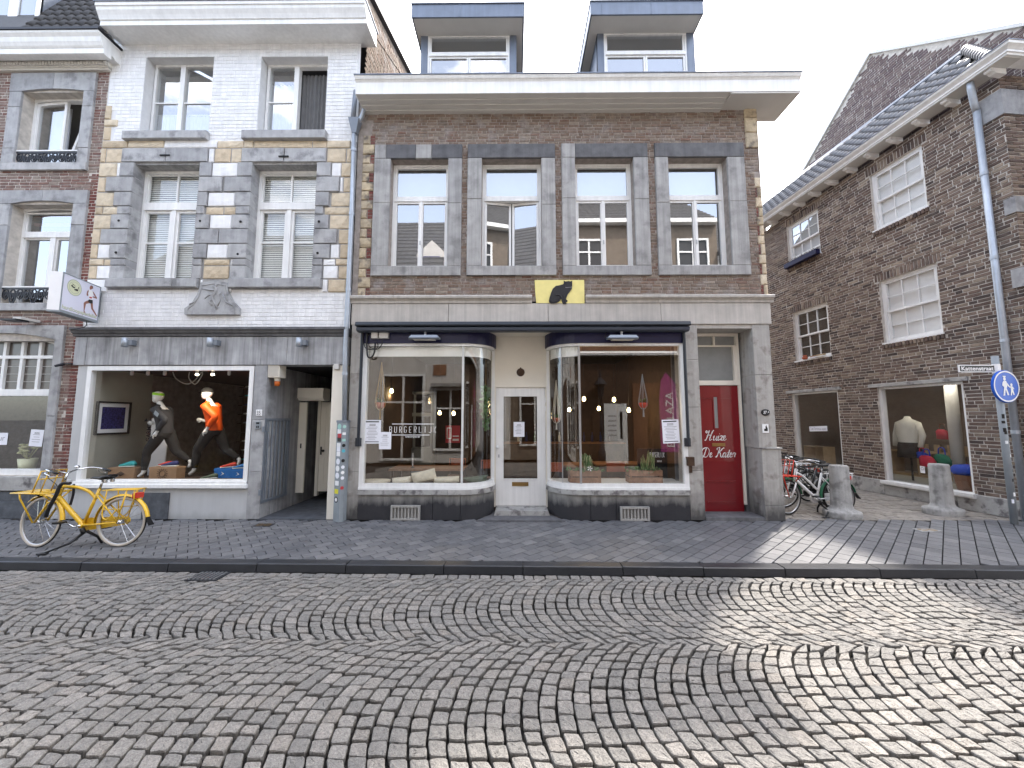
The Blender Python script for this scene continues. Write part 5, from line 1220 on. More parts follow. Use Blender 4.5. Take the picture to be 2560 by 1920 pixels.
for u,v in zip(xs[1:],xs):
    for z0,z1 in ((zr0+.02,zm_-.03),(zm_+.03,zt_+.08)):
        m=MB(); m.quad((u+.02,y+.05,z0),(v-.02,y+.05,z0),(v-.02,y+.05,z1),(u+.02,y+.05,z1)); m.build('pane','lead',sw)
    for k in range(1,4):
        z=zr0+.02+(zm_-.05-zr0)*k/4; m=MB(); m.box(u+.028,y+.04,z-.004,v-.028,y+.049,z+.004); m.build('lead_came','soffit',sw)
m=MB(); m.quad((a,y+.05,zb_+.1),(b-fw,y+.05,zb_+.1),(b-fw,y+.05,zr1-.03),(a,y+.05,zr1-.03)); m.build('pane','glass_shop',sw)
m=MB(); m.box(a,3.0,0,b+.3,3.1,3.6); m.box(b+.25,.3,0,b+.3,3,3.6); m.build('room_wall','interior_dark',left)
m=MB(); m.box(a,.15,zb_-.1,b,.75,zb_+.0); m.build('window_board','interior_dark',left)
m=MB(); m.box(AX0,.3,3.55,AX1-.05,6,3.6); m.box(AX0,.3,5.9,AX1-.05,6,6.0); m.build('floor_slab','interior_dark',left)
# cornice with dentils
Y=-.32; zz=lambda p,y=Y:FZ(p,y)
x1=FX(255,Y,100); m=MB(); z_b=FZ(165,-.06)
m.prismx([(.1,z_b),(-.05,z_b),(-.055,z_b+.05),(-.08,z_b+.06),(-.08,FZ(156,-.08)),(.1,FZ(156,-.08))],AX0,AX1+.03); m.build('cornice_moulding','cornice_cream',left)
zd0,zd1=FZ(154,-.1),FZ(144,-.1); x=-11.2
m=MB(); m.box(AX0,-.075,zd0-.02,AX1+.03,.1,zd1+.01); m.build('cornice_moulding','cornice_cream',left)
dm=None
while x<AX1:
    m=MB(); m.box(x,-.115,zd0,x+.042,-.076,zd1); m.build('dentil','cornice_cream',left); x+=.06
m=MB(); m.prismx([(.1,zd1+.012),(-.09,zd1+.012),(-.12,zd1+.04),(-.16,zd1+.05),(-.16,zz(122)),(-.28,zz(123)),(-.30,zz(122)),(-.30,zz(110)),(-.31,zz(109)),(-.33,zz(106)),(-.35,zz(101)),(-.36,zz(99)),(-.38,zz(90)),(-.42,zz(84)),(-.43,zz(80)),(.1,zz(80))],AX0,FX(262,Y,100)-.02); m.build('cornice','white_paint',left)
m=MB(); m.box(AX0,-.45,zz(79),FX(262,Y,100),.1,zz(74)); m.build('gutter_rim','black_iron',left)
# pantiled roof and zinc dormer
zr=zz(76); pitch=R(66); m=MB(); L=6.5; m.add([(AX0,-.2,zr-.1),(AX1-.03,-.2,zr-.1),(AX1-.03,-.2+L*math.cos(pitch),zr-.1+L*math.sin(pitch)),(AX0,-.2+L*math.cos(pitch),zr-.1+L*math.sin(pitch))],[(0,1,2,3)]); m.build('roof','roof_tile_dark',left)
m=MB(); m.quad((AX0,9,0),(AX1,9,0),(AX1,9,12),(AX0,9,12)); m.quad((AX0,0,0),(AX0,9,0),(AX0,9,12),(AX0,0,8)); m.build('side_wall','mortar_warm',left)
def pantile(n=7,w_=.21,l=.30,amp=.03,t=.014):
    m=MB(); P=[]
    for i in range(n+1):
        u=i/n; P.append((u*w_,amp*math.sin(u*2*PI)))
    vs=[(x,0,h+t+.02) for x,h in P]+[(x,l,h) for x,h in P]+[(x,0,h-.0) for x,h in P]
    k=n+1; fs=[(i,i+1,k+i+1,k+i) for i in range(n)]+[(i,2*k+i,2*k+i+1,i+1) for i in range(n)]
    return m.add(vs,fs)
def tiles(parent,ox,oy,oz,ncol,nrow,pitch,mt,w_=.21,l=.27,skip=None,rot=0):
    me=bpy.data.meshes.new('roof_tile'); p=pantile(w_=w_,l=l+.04); me.from_pydata(p.v,[],p.f); me.materials.append(MATS[mt]); me.shade_smooth()
    for r in range(nrow):
        for c in range(ncol):
            if skip and skip(c,r): continue
            o=bpy.data.objects.new('roof_tile',me); COL.objects.link(o); o.parent=parent
            o.location=Vector((ox+c*w_,oy+r*l*math.cos(pitch),oz+r*l*math.sin(pitch)))-org(parent); o.rotation_euler=(pitch,0,0)
tiles(left,-11.0,-.22,zr-.06,12,9,pitch,'roof_tile_dark',skip=lambda c,r:c<3 and r<9)
# dormer on the left roof
da,db=-12.2,FX(95,.45,40); yy=.45
dm=MB(); dm.box(da,yy,zr-.2,db,yy+.06,zr+2); 
dm.add([(db,yy,zr-.2),(db,yy+.1,zr-.2),(db,yy+2.6,zr+2.6),(db,yy,zr+2.6)],[(0,1,2,3)]); dm=dm.build('dormer','zinc',left)
m=MB(); x1_=FX(97,yy-.02,40); x2_=FX(88,yy-.02,40); m.box(x2_,yy-.03,zr-.2,x1_,yy-.005,zr+2); a_,b_=FX(24,yy,40),FX(47,yy,40); m.box(a_,yy-.03,zr-.2,b_,yy-.005,zr+2); m.build('window_frame','white_paint',dm)
m=MB(); m.quad((b_,yy-.004,zr-.2),(x2_,yy-.004,zr-.2),(x2_,yy-.004,zr+2),(b_,yy-.004,zr+2)); m.quad((da,yy-.004,zr-.2),(a_,yy-.004,zr-.2),(a_,yy-.004,zr+2),(da,yy-.004,zr+2)); m.build('pane','glass_dormer',dm)
# ================================================================ right brick house across the side street (local x runs along its side wall towards the main street)
DA=R(-5.2); DROT=math.atan2(-math.cos(DA),-math.sin(DA)); 
DO=Vector((9.25,0,0))
right=thing('corner_brick_house','dark brown brick house on the far corner with white sash windows and bracketed gutter','house',DO,DROT,local=True)
du=Vector((-math.sin(DA),-math.cos(DA),0)); dn=Vector((math.cos(DA),-math.sin(DA),0))   # local x (to the right), local y (inwards)
def SD(px,py,y=0.):
    r=ray(px,py); c=Vector((0,-D,CH)); p0=DO+dn*y; t=((p0-c).dot(dn))/r.dot(dn); q=c+r*t; return ((q-DO).dot(du),q.z)
def SR(x0,yt0,yb0,x1,yt1,yb1,y=0.):
    a=SD(x0,yt0,y);b=SD(x0,yb0,y);c=SD(x1,yt1,y);d=SD(x1,yb1,y); return ((a[0]+b[0])/2,(b[1]+d[1])/2,(c[0]+d[0])/2,(a[1]+c[1])/2)
U1=SR(2179,433,581,2310,357,525); U2=SR(1969,563,672,2047,520,637)
L1=SR(2203,699,864,2348,656,834); L2=SR(1985,778,905,2072,756,893)
H1=SR(2203,971,1205,2420,948,1236); H2=SR(1986,984,1200,2102,973,1218)
XE=SD(2520,380)[0]; XW=-12.; ZE=SD(2100,440)[1]
holes=[U1,U2,L1,L2,H1,H2]
ztopD=8.35
m=MB(); wall(m,XW,-.05,XE,ztopD,holes,.012,.22); m.build('wall','mortar_light',right)
def dkey(x,z): p=DO+du*x; return -((p.x)**2+(p.y+D)**2+(z-CH)**2)
arches=[(h[0]-.10,h[3],h[2]+.10,h[3]+.19) for h in (U1,U2,L1,L2)]
lint=[(h[0]-.22,h[3]-.0,h[2]+.12,h[3]+.09) for h in (H1,H2)]
sills=[(h[0]-.04,h[1]-.11,h[2]+.04,h[1]) for h in (U1,U2,L1,L2)]
bricks(right,-6.4,.34,XE,ztopD,holes+arches+lint+sills,.012,.245,.0715,.017,'brick_corner',seed=12,dj=.009,sizekey=dkey,limit=175)
rg=random.Random(66)
for A_ in arches+sills:
    n=int((A_[2]-A_[0])/.072)
    for i in range(n):
        x=A_[0]+(A_[2]-A_[0])*(i+.5)/n; m=MB(); h=A_[3]-A_[1]; zc2=(A_[1]+A_[3])/2
        v,f=brick_verts(.054,h-.012,.008+rg.uniform(0,.008)+(.03 if A_ in sills else 0),rg); m.add([(x+a_,.012+b_,zc2+c_) for a_,b_,c_ in v],f); m.build('brick','brick_corner',right)
for h in (H1,H2):
    m=MB(); m.block(h[0]-.2,h[3],h[2]+.10,h[3]+.085,-.03,.1,.006); m.build('lintel','stone_ledge',right)
x=-6.4
while x<XE:
    l=rg.uniform(1.3,1.6); m=MB(); m.block(x+.003,0,min(x+l,XE+.02)-.003,.335,-.03,.2,.008); m.build('plinth_stone','stone_ledge',right); x+=l
def dsash(h,cols,i):
    a,z0,b,z1=h; y=.07; wn=MB(); frame(wn,a,z0,b,z1,.055,y,y+.1,wb=.07); wn.box(a-.03,y-.09,z0-.015,b+.03,y,z0+.03); wn=wn.build('window','white_paint',right)
    zm=z0+(z1-z0)*.5
    if i!=1: sash(wn,a+.056,zm-.02,b-.056,z1-.056,y+.01,.045,cols=cols,rows=2,bar=.02,g='glass_old'); sash(wn,a+.056,z0+.072,b-.056,zm+.02,y+.045,.05,cols=cols,rows=2,bar=.02,g='glass_old',d=.04)
    else: sash(wn,a+.056,zm-.02,b-.056,z1-.056,y+.01,.045,cols=cols,rows=2,bar=.02,g='glass_upper'); sash(wn,a+.056,zm-.40,b-.056,zm+.02,y+.045,.05,cols=cols,rows=1,bar=.02,g='glass_old',d=.04)
    m=MB(); m.box(a,.165,z0,b,.18,z1); m.build('curtain',('net' if i in(0,2) else ('curtain' if i==1 else 'interior_dark')),right)
dsash(U1,3,0); dsash(U2,3,1); dsash(L1,3,2); dsash(L2,3,3)
# flower trough, books on sills
t=thing('window_trough','dark planter trough on the sill of the far upper sash window','planter',tuple(DO+du*((U2[0]+U2[2])/2)+dn*(-.1)+Vector((0,0,U2[1]))),DROT,local=True)
w_=(U2[2]-U2[0])/2; m=MB(); m.block(-w_-.02,-.02,w_+.02,.13,-.07,.07,.01); m.build('trough','navy',t,local=True)
m=MB(); rg=random.Random(2)
for i in range(60):
    x=rg.uniform(-w_,w_); m.tube([(x,rg.uniform(-.05,.05),.12),(x+rg.uniform(-.05,.05),rg.uniform(-.08,.02),.17+rg.uniform(0,.05))],[.008,.002],4)
m.build('plants','wood_dark',t,local=True)
base=DO+du*((L2[0]+L2[2])/2)+Vector((0,0,L2[1]+.03))-dn*.03
t=thing('book_pile','small pile of books and a rust coloured ornament on the lower far window sill','books',tuple(base),DROT,local=True)
for i,(x,l,mt,z) in enumerate(((-.05,.26,'paper',0),(.0,.22,'cardboard',.035),(.22,.2,'sole',0),(.2,.22,'wood_pale',.04))):
    m=MB(); m.block(x,z,x+l,z+.033,-.04,.05,.003); m.build('book',mt,t,local=True)
m=MB(); m.lathe((-.22,0,0),[(.05,0),(.075,.03),(.07,.07),(.04,.10),(.06,.13),(.0,.14)],10); m.build('ornament','terracotta',t,local=True,smooth=True)
# shop windows
for i,h in enumerate((H2,H1)):
    a,z0,b,z1=h; y=.05; m=MB(); frame(m,a,z0,b,z1,.055,y,y+.1,wb=.05); m.box(a-.04,-.10,z0-.02,b+.05,y+.002,z0+.045); m.box(a-.04,-.07,z0-.05,b+.05,y,z0-.021); wn=m.build('shop_window','white_paint',right)
    m=MB(); m.quad((a+.05,y+.06,z0+.05),(b-.05,y+.06,z0+.05),(b-.05,y+.06,z1-.05),(a+.05,y+.06,z1-.05)); m.build('pane','glass_shop',wn)
m=MB(); m.box(-6,2.6,0,XE,2.7,3.2); m.box(-6,.25,3.0,XE,2.6,3.05); m.box(-6,.25,0,-5.9,2.6,3); m.box(XE-.14,.25,0,XE-.1,2.6,3); m.build('shop_wall','taupe',right)
m=MB(); m.box(-6,.16,0,XE-.15,2.6,.33); m.build('shop_floor','interior_wall',right)
m=MB(); m.box(-6,.25,3.2,XE,3,3.3); m.box(-6,.25,5.9,XE,3,6.0); m.box(-12,3.,3.3,XE,3.1,8.3); m.build('floor_slab','interior_dark',right)
# front wall of the corner house (faces the main street)
m=MB(); m.quad((XE,.012,-.05),(XE,9,-.05),(XE,9,ztopD),(XE,.012,ztopD)); m.build('front_wall','mortar_light',right)
fb=MB(); rg=random.Random(90); z=.34; k=0
while z<ztopD:
    y=.0; first=bool(k%2)
    while y<5.2:
        l=.106 if first else .228; first=False
        v,f=brick_verts(l,.055,.008+rg.uniform(0,.008),rg); fb.add([(XE-b_,y+l/2+a_,z+.036+c_) for a_,b_,c_ in v],[tuple(reversed(q)) for q in f]); y+=l+.017
    z+=.0715; k+=1
fb.build('brick','brick_corner',right,kind='stuff')
for z0,z1,l in ((7.6,8.1,.8),(5.65,5.95,.35),(4.25,4.6,.4)):
    m=MB(); m.box(XE-l*.35,-.035,z0,XE+.035,l,z1); m.build('stone','blue_stone',right)
# gutter on brackets
zgb=SD(1945,529,-.38)[1]; zgt=zgb+.17
m=MB(); gp=[(-.10,zgb),(-.34,zgb),(-.35,zgb+.03),(-.37,zgb+.035),(-.37,zgb+.07),(-.40,zgb+.10),(-.44,zgb+.13),(-.45,zgt),(-.05,zgt)]
xe=XE+.445
n_=len(gp); m.add([(XW,p,q) for p,q in gp]+[(XE-p,p,q) for p,q in gp]+[(XE-p,9.,q) for p,q in gp],[(a_+i,a_+n_+i,a_+n_+(i+1)%n_,a_+(i+1)%n_) for a_ in (0,n_) for i in range(n_)]); m.build('gutter','white_paint',right)
m=MB(); m.box(XW,-.36,zgb-.012,XE+.3,.02,zgb); m.build('soffit_board','soffit',right)
m=MB(); m.box(XW,-.465,zgt,xe+.015,.0,zgt+.012); m.build('gutter_rim','zinc',right)
for i in range(22):
    x=XE-.05-.53*i-(.05 if i else -.1)
    m=MB(); m.prismx([(-.30,zgb-.013),(-.32,zgb-.05),(-.29,zgb-.075),(-.24,zgb-.08),(-.2,zgb-.11),(.02,zgb-.12),(.02,zgb-.013)],x-.05,x+.05); m.build('bracket','white_paint',right)
# roof slope with pantiles, hip ridge and gable behind
pr=R(50); ry0=-.30; rz0=zgt-.02
tl=.235; ncol=30; nrow=7
tiles(right,XE-.0-ncol*.225,ry0,rz0,ncol,nrow,pr,'roof_tile',w_=.225,l=.25,skip=lambda c,r:c>ncol-1-r*.62)
m=MB(); LL=nrow*.25+.1; y1=ry0+LL*math.cos(pr); z1=rz0+LL*math.sin(pr); m.add([(XW,ry0,rz0-.03),(XE+.1,ry0,rz0-.03),(XE+.1-1.1,y1,z1-.03),(XW,y1,z1-.03)],[(0,1,2,3)]); m.build('roof','roof_tile_dark',right)
for i in range(10):
    f_=i/10; A_=Vector((XE+.12,ry0-.02,rz0+.03)); B_=Vector((XE+.1-1.05,y1,z1+.03)); p=A_.lerp(B_,f_); q=A_.lerp(B_,f_+.12)
    m=MB(); m.tube([p,q],[.105,.085],9); m.build('ridge_tile','roof_tile',right,smooth=True)
m=MB(); m.tube([(XE-1.0,y1+.02,z1+.02),(-2.6,y1+.02,z1+.02)],.06,6); m.add([(XE-1.1,y1-.05,z1-.02),(-6,y1-.05,z1-.02),(-6,y1+.1,z1+.18),(XE-1.1,y1+.1,z1+.18)],[(0,1,2,3)]); m.build('flashing','zinc',right)
GY=y1+.35
g_ap=SD(2178,135,GY); g_l=SD(2010,430,GY); g_r=SD(2560,66,GY)
# far gable as a house of its own
gb=thing('gable_house','tall windowless brick gable house rising behind the pantiled roof of the corner house','house',tuple(DO),DROT,local=True)
sl=(g_ap[1]-g_l[1])/(g_ap[0]-g_l[0]); sr_=(g_r[1]-g_ap[1])/(g_r[0]-g_ap[0])
xl_=g_ap[0]-(g_ap[1]-6)/sl; xr_=3.0
top=lambda x:(g_ap[1]+(x-g_ap[0])*(sl if x<g_ap[0] else sr_))
P=[(xl_,6.0),(xr_,6.0),(xr_,top(xr_)),(g_ap[0],g_ap[1])]
m=MB(); m.prism(P,GY,GY+5); m.build('wall','mortar_light',gb)
st=MB(); rg=random.Random(55); items=[]; z=8.6
while z<max(g_ap[1],top(1.6)):
    x=xl_-rg.uniform(0,.24)
    while x<1.6:
        l=.23 if rg.random()<.8 else .12; xm=x+l/2
        if xl_<x and z+.066<min(top(x),top(x+l)): items.append((xm,z+.036,l-.016,.056))
        x+=l
    z+=.0715
items.sort(key=lambda i:-dkey(i[0],i[1]))
for i,(x,z,l,h) in enumerate(items):
    v,f=brick_verts(l,h,.006+rg.uniform(0,.01),rg)
    if i<300:
        m=MB(); m.add([(x+a_,GY+b_,z+c_) for a_,b_,c_ in v],f); m.build('brick','brick_gable',gb)
    else: st.add([(x+a_,GY+b_,z+c_) for a_,b_,c_ in v],f)
st.build('brick','brick_gable',gb,kind='stuff')
m=MB(); 
for a_,b_ in (((xl_,6.),(g_ap[0],g_ap[1])),((g_ap[0],g_ap[1]),(xr_,top(xr_)))):
    m.add([(a_[0],GY-.06,a_[1]),(b_[0],GY-.06,b_[1]),(b_[0],GY-.06,b_[1]+.09),(a_[0],GY-.06,a_[1]+.09),(a_[0],GY+5,a_[1]),(b_[0],GY+5,b_[1]),(b_[0],GY+5,b_[1]+.09),(a_[0],GY+5,a_[1]+.09)],[(0,1,2,3),(3,2,6,7),(0,4,5,1)])
m.build('verge','soffit',gb)
# zinc downpipe on the corner house
t=thing('drainpipe','tall zinc downpipe on the corner of the right brick house','drainpipe',tuple(DO),DROT,local=True)
def dp(px,py,y=-.10): x,z=SD(px,py,y); return (x,y,z)
xx=dp(2500,760)[0]
pts=[(xx+.06,-.27,zgb-.01),(xx+.06,-.26,zgb-.16),(xx+.01,-.15,zgb-.40),(xx,-.10,zgb-.55),(xx,-.10,3.2)]
m=MB(); m.tube([pts[0],pts[1],pts[2],pts[3]],.055,10); m.build('bend','pipe_zinc',t,local=True,smooth=True)
m=MB(); m.tube([pts[3],(xx,-.10,0)],.052,12); m.build('pipe','pipe_zinc',t,local=True,smooth=True)
for z in (6.6,4.9,3.3,1.6):
    m=MB(); m.tube([(xx,-.10,z-.03),(xx,-.10,z+.03)],.06,10); m.build('collar','pipe_zinc',t,local=True)
# ================================================================ bicycles
def bicycle(name,label,loc,rot,group,col,fcol=None,tyre='tyre',mud=None,front='rack',rear=True,steer=0.,detail=2,rackcol=None,step=True,lean=0.,wb=1.08,saddle='black'):
    """local x backwards along the bicycle (front wheel at x=0, rear at wb), z up, wheels on z=0"""
    t=thing(name,label,'bicycle',loc,rot,group,local=True); t.rotation_euler=(lean,0,rot)
    r=.335; mud=mud or col; rackcol=rackcol or col
    B=lambda m,n,mt,p=t,sm=True:m.build(n,mt,p,local=True,smooth=sm)
    sp=16 if detail>1 else 10
    hd0=Vector((.19,0,.62)); hd1=Vector((.255,0,.86))             # steering head
    st=Matrix.Rotation(steer,4,(hd1-hd0).normalized()); 
    def ts(p): p=Vector(p); return tuple(hd0+(st@(p-hd0)))
    def steerm(m): m.v=[ts(p) for p in m.v]; return m
    for i,x in enumerate((0,wb)):
        f=steerm if i==0 else (lambda m:m)
        w_=MB(); w_.ring((x,0,r),(0,1,0),r-.032,.013,36,6); w_=B(f(w_),'wheel','steel')
        k=MB(); k.ring((x,0,r),(0,1,0),r-.02,.021,40,8); B(f(k),'tyre',tyre,w_)
        if tyre!='tyre': k=MB(); k.ring((x,0,r),(0,1,0),r-.008,.0135,40,6); B(f(k),'tread','tyre',w_)
        k=MB()
        for j in range(sp):
            a=2*PI*j/sp; b=a+.35*(1 if j%2 else -1); s_=.03*(1 if (j//2)%2 else -1)
            k.tube([(x+.025*math.cos(b),s_,r+.025*math.sin(b)),(x+(r-.04)*math.cos(a),0,r+(r-.04)*math.sin(a))],.0018,3,cap=False)
        B(f(k),'spokes','chrome',w_,False)
        k=MB(); k.lathe((x,0,r),[(.012,-.07),(.03,-.035),(.03,.035),(.012,.07)],12,'y'); B(f(k),'hub','chrome',w_)
        a0,a1=((R(-5),R(128)) if i==0 else (R(20),R(190))); A=[]
        a0,a1=((R(5),R(135)) if i==0 else (R(-8),R(170)))
        k=MB(); n=14; vs=[];fs=[]
        for j in range(n+1):
            a=a0+(a1-a0)*j/n; 
            a=(PI-a) if i==1 else a
            for q,(dy,dr) in enumerate(((-.03,-.012),(-.018,.006),(0,.012),(.018,.006),(.03,-.012))): vs.append((x+(r+.028+dr)*math.cos(a)*(1),dy,r+(r+.028+dr)*math.sin(a)))
        for j in range(n):
            for q in range(4): fs.append((5*j+q,5*j+q+1,5*j+6+q,5*j+5+q))
        k.add(vs,fs); B(f(k),'mudguard',mud if i==0 or mud!='bike_green' else 'bike_green')
    bb=Vector((.60,0,.29)); seat0=Vector((.76,0,.78)); 
    m=MB(); m.tube([hd0,hd1],.026,10)
    if step:
        m.tube(cr_spline([tuple(hd0+Vector((.02,0,.05))),(.38,0,.50),tuple(bb)],5),.030,10)
        m.tube(cr_spline([tuple(hd1+Vector((-.01,0,-.05))),(.45,0,.80),(.62,0,.74),tuple(seat0+Vector((-.03,0,-.14)))],5) if col=='yellow_paint' else cr_spline([tuple(hd1+Vector((-.01,0,-.06))),(.40,0,.70),(.66,0,.44)],5),.020,10)
    m.tube([bb,seat0],.019,10)
    for s_ in (-1,1):
        m.tube([(bb.x,s_*.03,bb.z),(wb,s_*.065,r)],.012,8); m.tube([(seat0.x-.02,s_*.02,seat0.z-.07),(wb,s_*.065,r)],.010,8)
    m.lathe(tuple(bb),[(.03,-.045),(.032,0),(.03,.045)],12,'y')
    B(m,'frame',col)
    m=MB()
    for s_ in (-1,1): m.tube([(.205,s_*.012,.60),(.15,s_*.06,.60),(.10,s_*.065,.50),(0,s_*.065,r)],.014,8)
    B(steerm(m),'fork',fcol or col)
    m=MB(); m.tube([hd1,tuple(hd1+Vector((.03,0,.13)))],.014,8); h=hd1+Vector((.03,0,.13))
    for s_ in (-1,1): m.tube(cr_spline([tuple(h),(h.x-.03,s_*.10,h.z+.04),(h.x+.02,s_*.24,h.z+.07),(h.x+.16,s_*.29,h.z+.05),(h.x+.25,s_*.29,h.z+.03)],5),.011,8)
    hb=B(steerm(m),'handlebar','chrome' if col!='bike_black' else 'bike_black')
    for s_ in (-1,1):
        m=MB(); m.tube([(h.x+.17,s_*.29,h.z+.05),(h.x+.29,s_*.292,h.z+.022)],[.015,.017],8); B(steerm(m),'grip','black',hb)
        m=MB(); m.tube([(h.x+.10,s_*.27,h.z+.06),(h.x+.08,s_*.29,h.z+.02),(h.x+.2,s_*.31,h.z-.01)],.006,5); B(steerm(m),'brake_lever','chrome',hb)
    if detail>1:
        m=MB(); m.lathe((h.x-.01,.10,h.z+.075),[(.028,0),(.03,.012),(.018,.03),(0,.034)],12); B(steerm(m),'bell','chrome',hb)
        m=MB(); m.tube(cr_spline([(h.x+.0,-.2,h.z+.05),(h.x-.12,-.12,h.z-.05),(hd1.x-.05,-.03,hd1.z-.05),(hd0.x,-.03,hd0.z)],5),.004,5); B(steerm(m),'cable','black',hb)
    # saddle
    m=MB(); m.tube([seat0,(.79,0,.90)],.013,8); B(m,'seat_post','chrome')
    m=MB(); pr=[(.62,.012,.925,.012),(.66,.028,.932,.022),(.74,.04,.93,.03),(.80,.075,.932,.04),(.86,.105,.945,.05),(.90,.10,.955,.045),(.925,.06,.95,.03)]; vs=[];fs=[]; N=10
    for x,w_,z,hh in pr:
        for q in range(N): a=2*PI*q/N; vs.append((x,w_*math.cos(a),z+hh*.55*math.sin(a)-(hh*.3 if math.sin(a)<0 else 0)))
    for i in range(len(pr)-1):
        for q in range(N): fs.append((i*N+q,i*N+(q+1)%N,(i+1)*N+(q+1)%N,(i+1)*N+q))
    fs+= [tuple(range(N)),tuple(reversed(range((len(pr)-1)*N,len(pr)*N)))]; m.add(vs,fs); sd=B(m,'saddle',saddle)
    if detail>1:
        m=MB()
        for s_ in (-1,1): m.lathe((.87,s_*.05,.87),[(.022,0),(.026,.012),(.022,.024),(.027,.036),(.022,.05)],8); 
        B(m,'saddle_spring','chrome',sd)
    # crank, pedals, chain case
    m=MB(); m.tube([(bb.x,-.07,bb.z),(bb.x,.07,bb.z)],.013,8); m.tube([(bb.x,-.06,bb.z),(bb.x-.02,-.10,bb.z-.0),(bb.x-.14,-.11,bb.z+.07)],.011,6); m.tube([(bb.x,.06,bb.z),(bb.x+.02,.10,bb.z),(bb.x+.14,.11,bb.z-.07)],.011,6); cr_=B(m,'crank','chrome')
    for s_,dx,dz in ((-1,-.14,.07),(1,.14,-.07)):
        m=MB(); m.box(bb.x+dx-.05,s_*.12,bb.z+dz-.012,bb.x+dx+.05,s_*.21,bb.z+dz+.012); B(m,'pedal','black',cr_,False)
    m=MB(); A=[]; 
    for j in range(9): a=PI/2+PI*j/8; A.append((bb.x+.085*math.cos(a),bb.z+.085*math.sin(a)))
    for j in range(7): a=-PI/2+PI*j/6; A.append((wb+.055*math.cos(a),r+.055*math.sin(a)))
    m.prism(A,.04,.07); B(m,'chain_case',mud if mud!='bike_green' else col,t,False)
    if detail>1:
        m=MB(); m.tube([(bb.x+.02,-.03,bb.z-.04),(bb.x+.06,-.03,bb.z-.1)],.03,6); m.tube([(bb.x+.05,-.0,bb.z-.08),(bb.x+.05,-.18,.10),(bb.x-.12,-.30,.015)],[.02,.016,.012],6); m.tube([(bb.x+.06,.0,bb.z-.08),(bb.x+.10,.12,.10),(bb.x+.13,.16,.0)],[.02,.016,.014],6)
        m.box(bb.x-.19,-.335,.0,bb.x-.08,-.285,.018); B(m,'kickstand','black')
    # racks
    if front=='rack':
        z=.735; m=MB(); x0,x1,w_=-.26,.20,.17
        m.tube([(x1,-w_,z),(x0,-w_*.9,z+.01),(x0,w_*.9,z+.01),(x1,w_,z)],.010,6,closed=True)
        for q in (-.1,-.033,.033,.1): m.tube([(x1,q,z),(x0,q,z+.01)],.007,6)
        m.tube([(-.06,-w_,z+.005),(-.06,w_,z+.005)],.007,6)
        for s_ in (-1,1): m.tube([(x0+.12,s_*w_*.9,z),(x0+.13,s_*.15,z-.06),(0,s_*.075,r)],.010,6); m.tube([(.17,s_*.06,z-.1),(.17,s_*w_,z)],.009,6)
        m.tube([(.02,-w_*.9,z),(.10,-w_*.9,z+.30),(.10,w_*.9,z+.30),(.02,w_*.9,z)],.009,6); m.tube([(.07,-w_*.9,z+.19),(.07,w_*.9,z+.19)],.008,6)
        for s_ in (-.06,.06): m.tube([(.02,s_,z),(.10,s_,z+.30)],.007,6)
        B(m,'front_rack',rackcol)
    if rear:
        z=.765; m=MB(); x0,x1,w_=.88,1.33,.075
        m.tube([(x0,-w_,z),(x1,-w_,z+.01),(x1,w_,z+.01),(x0,w_,z)],.009,6,closed=True); m.tube([(x0,0,z),(x1,0,z+.01)],.007,6)
        for s_ in (-1,1):
            m.tube(cr_spline([(x0+.06,s_*w_,z),(x0+.07,s_*.11,z-.30),(x0+.13,s_*.115,z-.38),(x0+.2,s_*.115,z-.33),(x0+.26,s_*.11,z-.24)],4),.008,6); m.tube([(x1-.12,s_*w_,z),(x1-.13,s_*.11,z-.24),(x0+.08,s_*.11,z-.25)],.008,6)
            m.tube([(x1-.13,s_*w_,z-.02),(wb,s_*.07,r)],.008,6); m.tube([(x1-.02,s_*w_,z),(x1-.03,s_*.05,z-.2)],.007,6)
        B(m,'rear_rack',rackcol if col!='bike_white' else col)
        m=MB(); m.box(x1-.06,-.055,z-.11,x1-.0,.055,z-.04); B(m,'tail_light','shoe_red',t,False)
    if detail>1:
        m=MB(); a=R(-4); m.box(wb+.365*math.cos(a)-.012,-.03,r-.12,wb+.365+.012,.03,r+.0); 
        m=MB(); m.add([(wb+.345,-.035,r+.06),(wb+.345,.035,r+.06),(wb+.41,.045,r-.05),(wb+.41,-.045,r-.05)],[(0,1,2,3)]); B(m,'mud_flap','black',t,False)
        m=MB(); m.lathe((-.10,0,.70),[(.0,-.04),(.03,-.03),(.042,.01),(.035,.03)],12,'x'); B(steerm(m),'headlight','black')
    return t
bx0,by0=G(95,1371,0); bx1,by1=G(290,1361,0); wbv=math.hypot(bx1-bx0,by1-by0); 
byk=bicycle('bicycle','yellow transport bicycle with front and rear racks parked on the pavement before the running shop',(bx0-.10,by0+.05,0),R(1.5),'parked bicycles','yellow_paint',tyre='tyre_cream',steer=R(-9),wb=1.12,lean=R(-2))
byk.scale=(1.05,1.05,1.05)
m=MB(); m.tube(cr_spline([(.40,-.05,.86),(.30,-.07,.85),(.26,-.08,.70),(.20,-.09,.52),(.17,-.08,.42)],5),.022,7); m.build('cable_lock','black',byk,local=True,smooth=True)
m=MB(); m.tube(cr_spline([(.36,.03,.84),(.35,.05,.7),(.33,.05,.55)],4),.014,6); m.build('chain','black_iron',byk,local=True,smooth=True)
bicycle('bicycle','white bicycle with red front rack and green rear mudguard beside the stone bollard',(5.26,.40,0),R(3),'parked bicycles','bike_white',mud='bike_green',rackcol='bike_red',steer=R(14),lean=R(-3),wb=1.05)
bicycle('bicycle','black bicycle parked directly behind the white one with red rack',(5.55,.95,0),R(5),'parked bicycles','bike_black',front=None,detail=1,steer=R(-8),lean=R(3))
